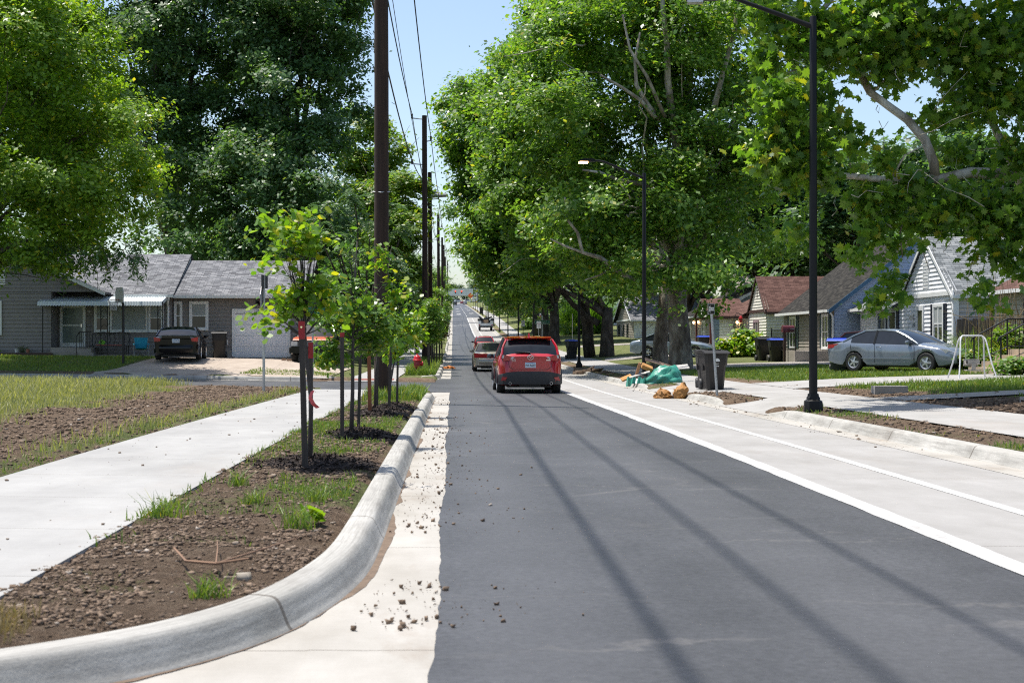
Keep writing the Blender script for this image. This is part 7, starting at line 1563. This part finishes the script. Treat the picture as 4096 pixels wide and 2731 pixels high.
tag(clods('wood_debris', 60, lambda r, n: (r.normal(7.6, .9, n), r.normal(58.5, 1, n)), .08, .3, SOILC, 173, .4), 'low bank of dug soil between kerb and pavement beyond the green sack', 'debris')
for o in list(bpy.data.objects):
    if o.name.split('.')[0] in ('concrete_lump', 'wood_debris', 'dark_debris', 'orange_leaves_heap') and 'kind' in o: del o['kind']
tag(MB().box(9.55, 10.3, 32.2, 32.5, sz(9.8, 32)-.1, sz(9.8, 32)+.18).build('kerb_block', WALKR), 'short white concrete block end in the soil left of the nearest lamp', 'concrete block')
tag(MB().obox((10.9, 25.8, sz(10.9, 25.8)+.03), (1.3, .12, .12), Matrix.Rotation(.2, 3, 'Z')).build('kerb_edging', FOUND), 'half-buried concrete edging by the right pavement', 'edging')
# dark soil bank at right
mb = []
tag(clods('soil_clods', 5000, lambda r, n: (lambda x, y: (x, y))(r.normal(10.6, .75, n), r.normal(23.6, 1.0, n)), .02, .09, clod_mat('dark_topsoil', [(0, (.04, .026, .018)), (1, (.13, .09, .06))]), 174, .6, lambda x, y: zground(x, y)+.16*np.exp(-((x-10.7)/.9)**2-((y-23.6)/1.2)**2)), 'dark bank of fresh topsoil beside the right pavement')
# swing frame
t = thing('toddler_swing', 'white tubular swing frame with bucket seat on the right-hand lawn', 'swing', (14.6, 40, sz(14.6, 40)), .0)
m = MB(); SW = pm('white_tube', (.66, .66, .68), .35, .1)
for yy, sp in ((-.38, 1), (.38, 1)): m.tube([(-.53, yy*1.2, 0), (-.44, yy*.75, .45), (-.36, yy*.25, 1.05), (-.33, yy*.12, 1.14), (-.27, 0, 1.2), (.27, 0, 1.2), (.33, yy*.12, 1.14), (.36, yy*.25, 1.05), (.44, yy*.75, .45), (.53, yy*1.2, 0)], .022, 8)
m.build('frame', SW, t, 50, True)
m = MB()
for q in (-.18, .18): m.tube([(q, 0, 1.19), (q, 0, .5)], .01, 5)
m.build('ropes', pm('pale_rope', (.5, .48, .42), .9), t, None, True)
m = MB(); m.box(-.2, .2, -.12, -.09, .42, .5); m.box(-.2, .2, .1, .13, .35, .55); m.box(-.2, -.17, -.12, .13, .4, .5); m.box(.17, .2, -.12, .13, .4, .5); m.box(-.19, .19, -.12, .12, .22, .25); m.box(-.05, .05, -.13, -.09, .24, .44); m.build('bucket_seat', pm('faded_plastic', (.36, .33, .3), .6, .15), t, None, True)
# reeds, ornamental grass and shrubs
t = thing('reed_clump', 'tall dry reed canes rising from green arching grass by the beige house steps', 'reeds', (17.0, 46.5, sz(17, 46.5))); rr = random.Random(12); m = MB()
for k in range(75):
    x = rr.gauss(18.3, .5); y = rr.gauss(47.4, .3); h = rr.uniform(1.6, 3.5); lx_ = rr.gauss(0, .3); m.tube([(x, y, sz(x, y)), (x+lx_*.3, y, sz(x, y)+h*.6), (x+lx_, y+rr.gauss(0, .1), sz(x, y)+h)], [.014, .01, .004], 4)
for k in range(6):
    x = 18.2+rr.gauss(0, .3); m.tube([(x, 47.4, 1.2), (x-1.0*rr.choice((-1, 1, 1)), 47.2, 2.1), (x-1.9*rr.choice((-.6, 1)), 47, 2.3+rr.uniform(-.3, .3))], [.012, .01, .004], 4)
m.build('canes', L_STRAW, t, None)
g = blades('arching_leaves', 2600, (16.6, 19.2), (46.4, 48.2), .6, 1.35, .04, L_GRASS, 180, lambda x, y: np.exp(-((x-17.9)/.6)**2), lean=.75); g.data.transform(Matrix.Translation(-wm(t).translation)); g.parent = t
shrub('leafy_bush', 'bright leafy bush between the swing and the beige house steps', [(17.6, 46.9, 1.0, .6, .5, .6), (18.2, 46.7, 1.2, .55, .5, .7), (17.1, 46.5, .7, .35, .4, .35), (18, 46.4, .7, .5, .4, .4)], 5200, .11, L_MID, 181, None, QUAD*1.3, .16)
shrub('leafy_bush', 'low weedy plants in front of the beige house steps', [(16.6, 41.6, .65, .9, .5, .28), (17.6, 41.0, .65, .8, .5, .3)], 2600, .1, L_SAP, 182, None, QUAD*1.3, .14)
shrub('hosta_bush', 'bright broad-leaved plants below the red-roofed porch', [(16.9, 81.5, 1.0, 1.2, .8, .55), (17.2, 82.2, 1.4, .8, .6, .7), (16.1, 81.2, .8, .8, .6, .4), (17.4, 80.8, .9, .6, .6, .4)], 5200, .2, L_BUD, 183, None, ROUND, .25)
MB_ = MB(); MB_.tube([(15.9, 80.2, sz(15.9, 80)), (15.9, 80.2, 2.75), (15.98, 80.2, 2.95), (16.1, 80.2, 2.98), (16.22, 80.2, 2.85)], .018, 5)
t = thing('bird_feeder', 'red hummingbird feeder hanging from a thin hook by the cream wall', 'bird feeder', (15.9, 80.2, sz(15.9, 80))); MB_.build('hook', BLACK, t); MB().lathe([(0, 2.4), (.11, 2.45), (.08, 2.52), (.12, 2.66), (.05, 2.8), (0, 2.84)], 10, (16.22, 80.2, 0)).build('feeder', pm('red_glass', (.45, .02, .02), .2), t, 40)
def plume_grass(label, x, y, r_, h, seed):
    g = blades('ornamental_grass', 3200, (x-r_, x+r_), (y-r_, y+r_), h*.6, h*1.1, .09, leaf_mat('plume_blade_%d' % seed, (.07, .17, .02), (.14, .26, .04), .35), seed, lambda a, b: np.exp(-(((a-x)/r_)**2+((b-y)/r_)**2)*2), zs, .8); return tag(g, label, 'ornamental grass', 'round clumps of ornamental grass')
plume_grass('left of two round light green grass clumps on the far right lawn', 14.3, 168, 1.6, 3.6, 191); plume_grass('right of two round light green grass clumps on the far right lawn', 16.6, 168, 1.9, 3.9, 192)
shrub('hedge', 'dark clipped hedge in front of the small white house far back', [(15.5, 190, sz(15.5, 190)+3.5, 3.2, 1.5, 1.7)], 3500, .35, L_DARK, 184, None, QUAD, .4)
shrub('bush', 'bushes along the right pavement under the far trees', [(11.5, 175, sz(11, 175)+1.2, 1.6, 2, 1.4), (11, 200, sz(11, 200)+1.5, 2, 2, 1.6), (12.5, 160, sz(11, 160)+1.2, 1.3, 1.5, 1.4), (11.5, 260, sz(11, 260)+2, 2.5, 3, 2.2)], 7000, .3, L_MID, 185, None, QUAD, .35)
# wooden gate section between white and beige houses
t = thing('wooden_fence', 'weathered grey-brown board fence between the white house and the beige house', 'fence', (20.3, 54.6, .45)); FB = pm('weathered_boards', (.13, .1, .085), .9, .3, 4, stretch=(6, 6, .4))
for k in range(11): MB().box(-.95+k*.2, -.77+k*.2, -.01-.004*(k % 2), .02, -.3, 1.75+.03*math.sin(k*2.3)).build('board', FB, t, None, True)
MB().box(-.95, 1.25, .021, .06, 1.35, 1.45).build('rail', FB, t, None, True)
# orange house steps glimpse
t = thing('brick_steps', 'orange brick steps with thin handrail beside the second lamp', 'steps', (14.7, 107, sz(14.7, 107)))
for k in range(3): MB().box(-.6+k*.3, .8, -.5-.001*k, .5+.001*k, -.2, .2+k*.22).build('step', pm('orange_brick', (.45, .16, .08), .9, .2, 10), t, None, True)
MB().tube([(-.55, -.52, .2), (-.55, -.52, 1.2), (.3, -.52, 1.8)], .03, 5).build('handrail', BLACK, t, None, True)
# ---------------------------------------------------------------- far end: bridge, traffic signals, orange signs
t = thing('railway_bridge', 'white railway bridge crossing the far end of the street above a dark underpass', 'bridge', (3, 905, float(zr(905)))); zb_ = float(zr(905))
MB().box(-36, 15, -2, 6, 6.0, 9.6).build('deck', pm('pale_concrete_deck', (.62, .64, .66), .8, .1, .2), t, None, True)
m = MB(); m.box(-36, -16, 0, 5, -3, 5.98); m.box(11, 15, 0, 5, -3, 5.98); m.build('abutments', FOUND, t, None, True); MB().box(-36, 15, -2.1, -2.01, 9.2, 10.4).build('parapet', pm('pale_parapet', (.5, .52, .54), .7), t, None, True)
t = thing('traffic_signal', 'traffic signal mast arm with two red lamps lit at the far junction', 'traffic light', (13, 762, float(zr(762)))); zt = 28.2-float(zr(762))
MB().tube([(0, 0, -1), (0, 0, zt+.8), (-16, 0, zt+.9)], [.25, .18, .1], 8).build('mast', GALV, t, None, True)
for k, x in enumerate((-11.7, -8.4)):
    b = MB().box(x-.35, x+.35, -.35, .1, zt-.9, zt+.9).build('signal_head', PLASTD, t, None, True); MB().lathe([(.3, 0), (.25, .05), (0, .06)], 12, (x, -.36, zt+.4), Matrix.Rotation(PI/2, 3, 'X')).build('red_lamp', pm('lit_red_lamp', (1, .05, .03), .4, emit=5), t, None, True).parent = b
ORG = pm('orange_sign_sheet', (.85, .16, .03), .5)
for k, (x, y, s, lab, mt) in enumerate(((9.5, 770, 2.2, 'orange diamond roadworks sign near the far signals', ORG), (11.5, 700, 1.4, 'yellow-orange roadworks sign by the right kerb at the far end', pm('amber_sign_sheet', (.75, .35, .04), .5)), (9.2, 560, 1.0, 'small yellow marker sign on the right far verge', pm('amber_sign_sheet', (.75, .35, .04), .5)))):
    t = thing('roadworks_sign', lab, 'sign', (x, y, sz(x, y)), 0, 'orange roadworks signs at the far end'); MB().tube([(0,0,-.5),(0,0,s*1.6)], .1, 5).build('post', GALV, t, None, True); MB().obox((0, -.15, s*1.9), (s, .05, s), Matrix.Rotation(PI/4, 3, 'Y')).build('sign_plate', mt, t, None, True)
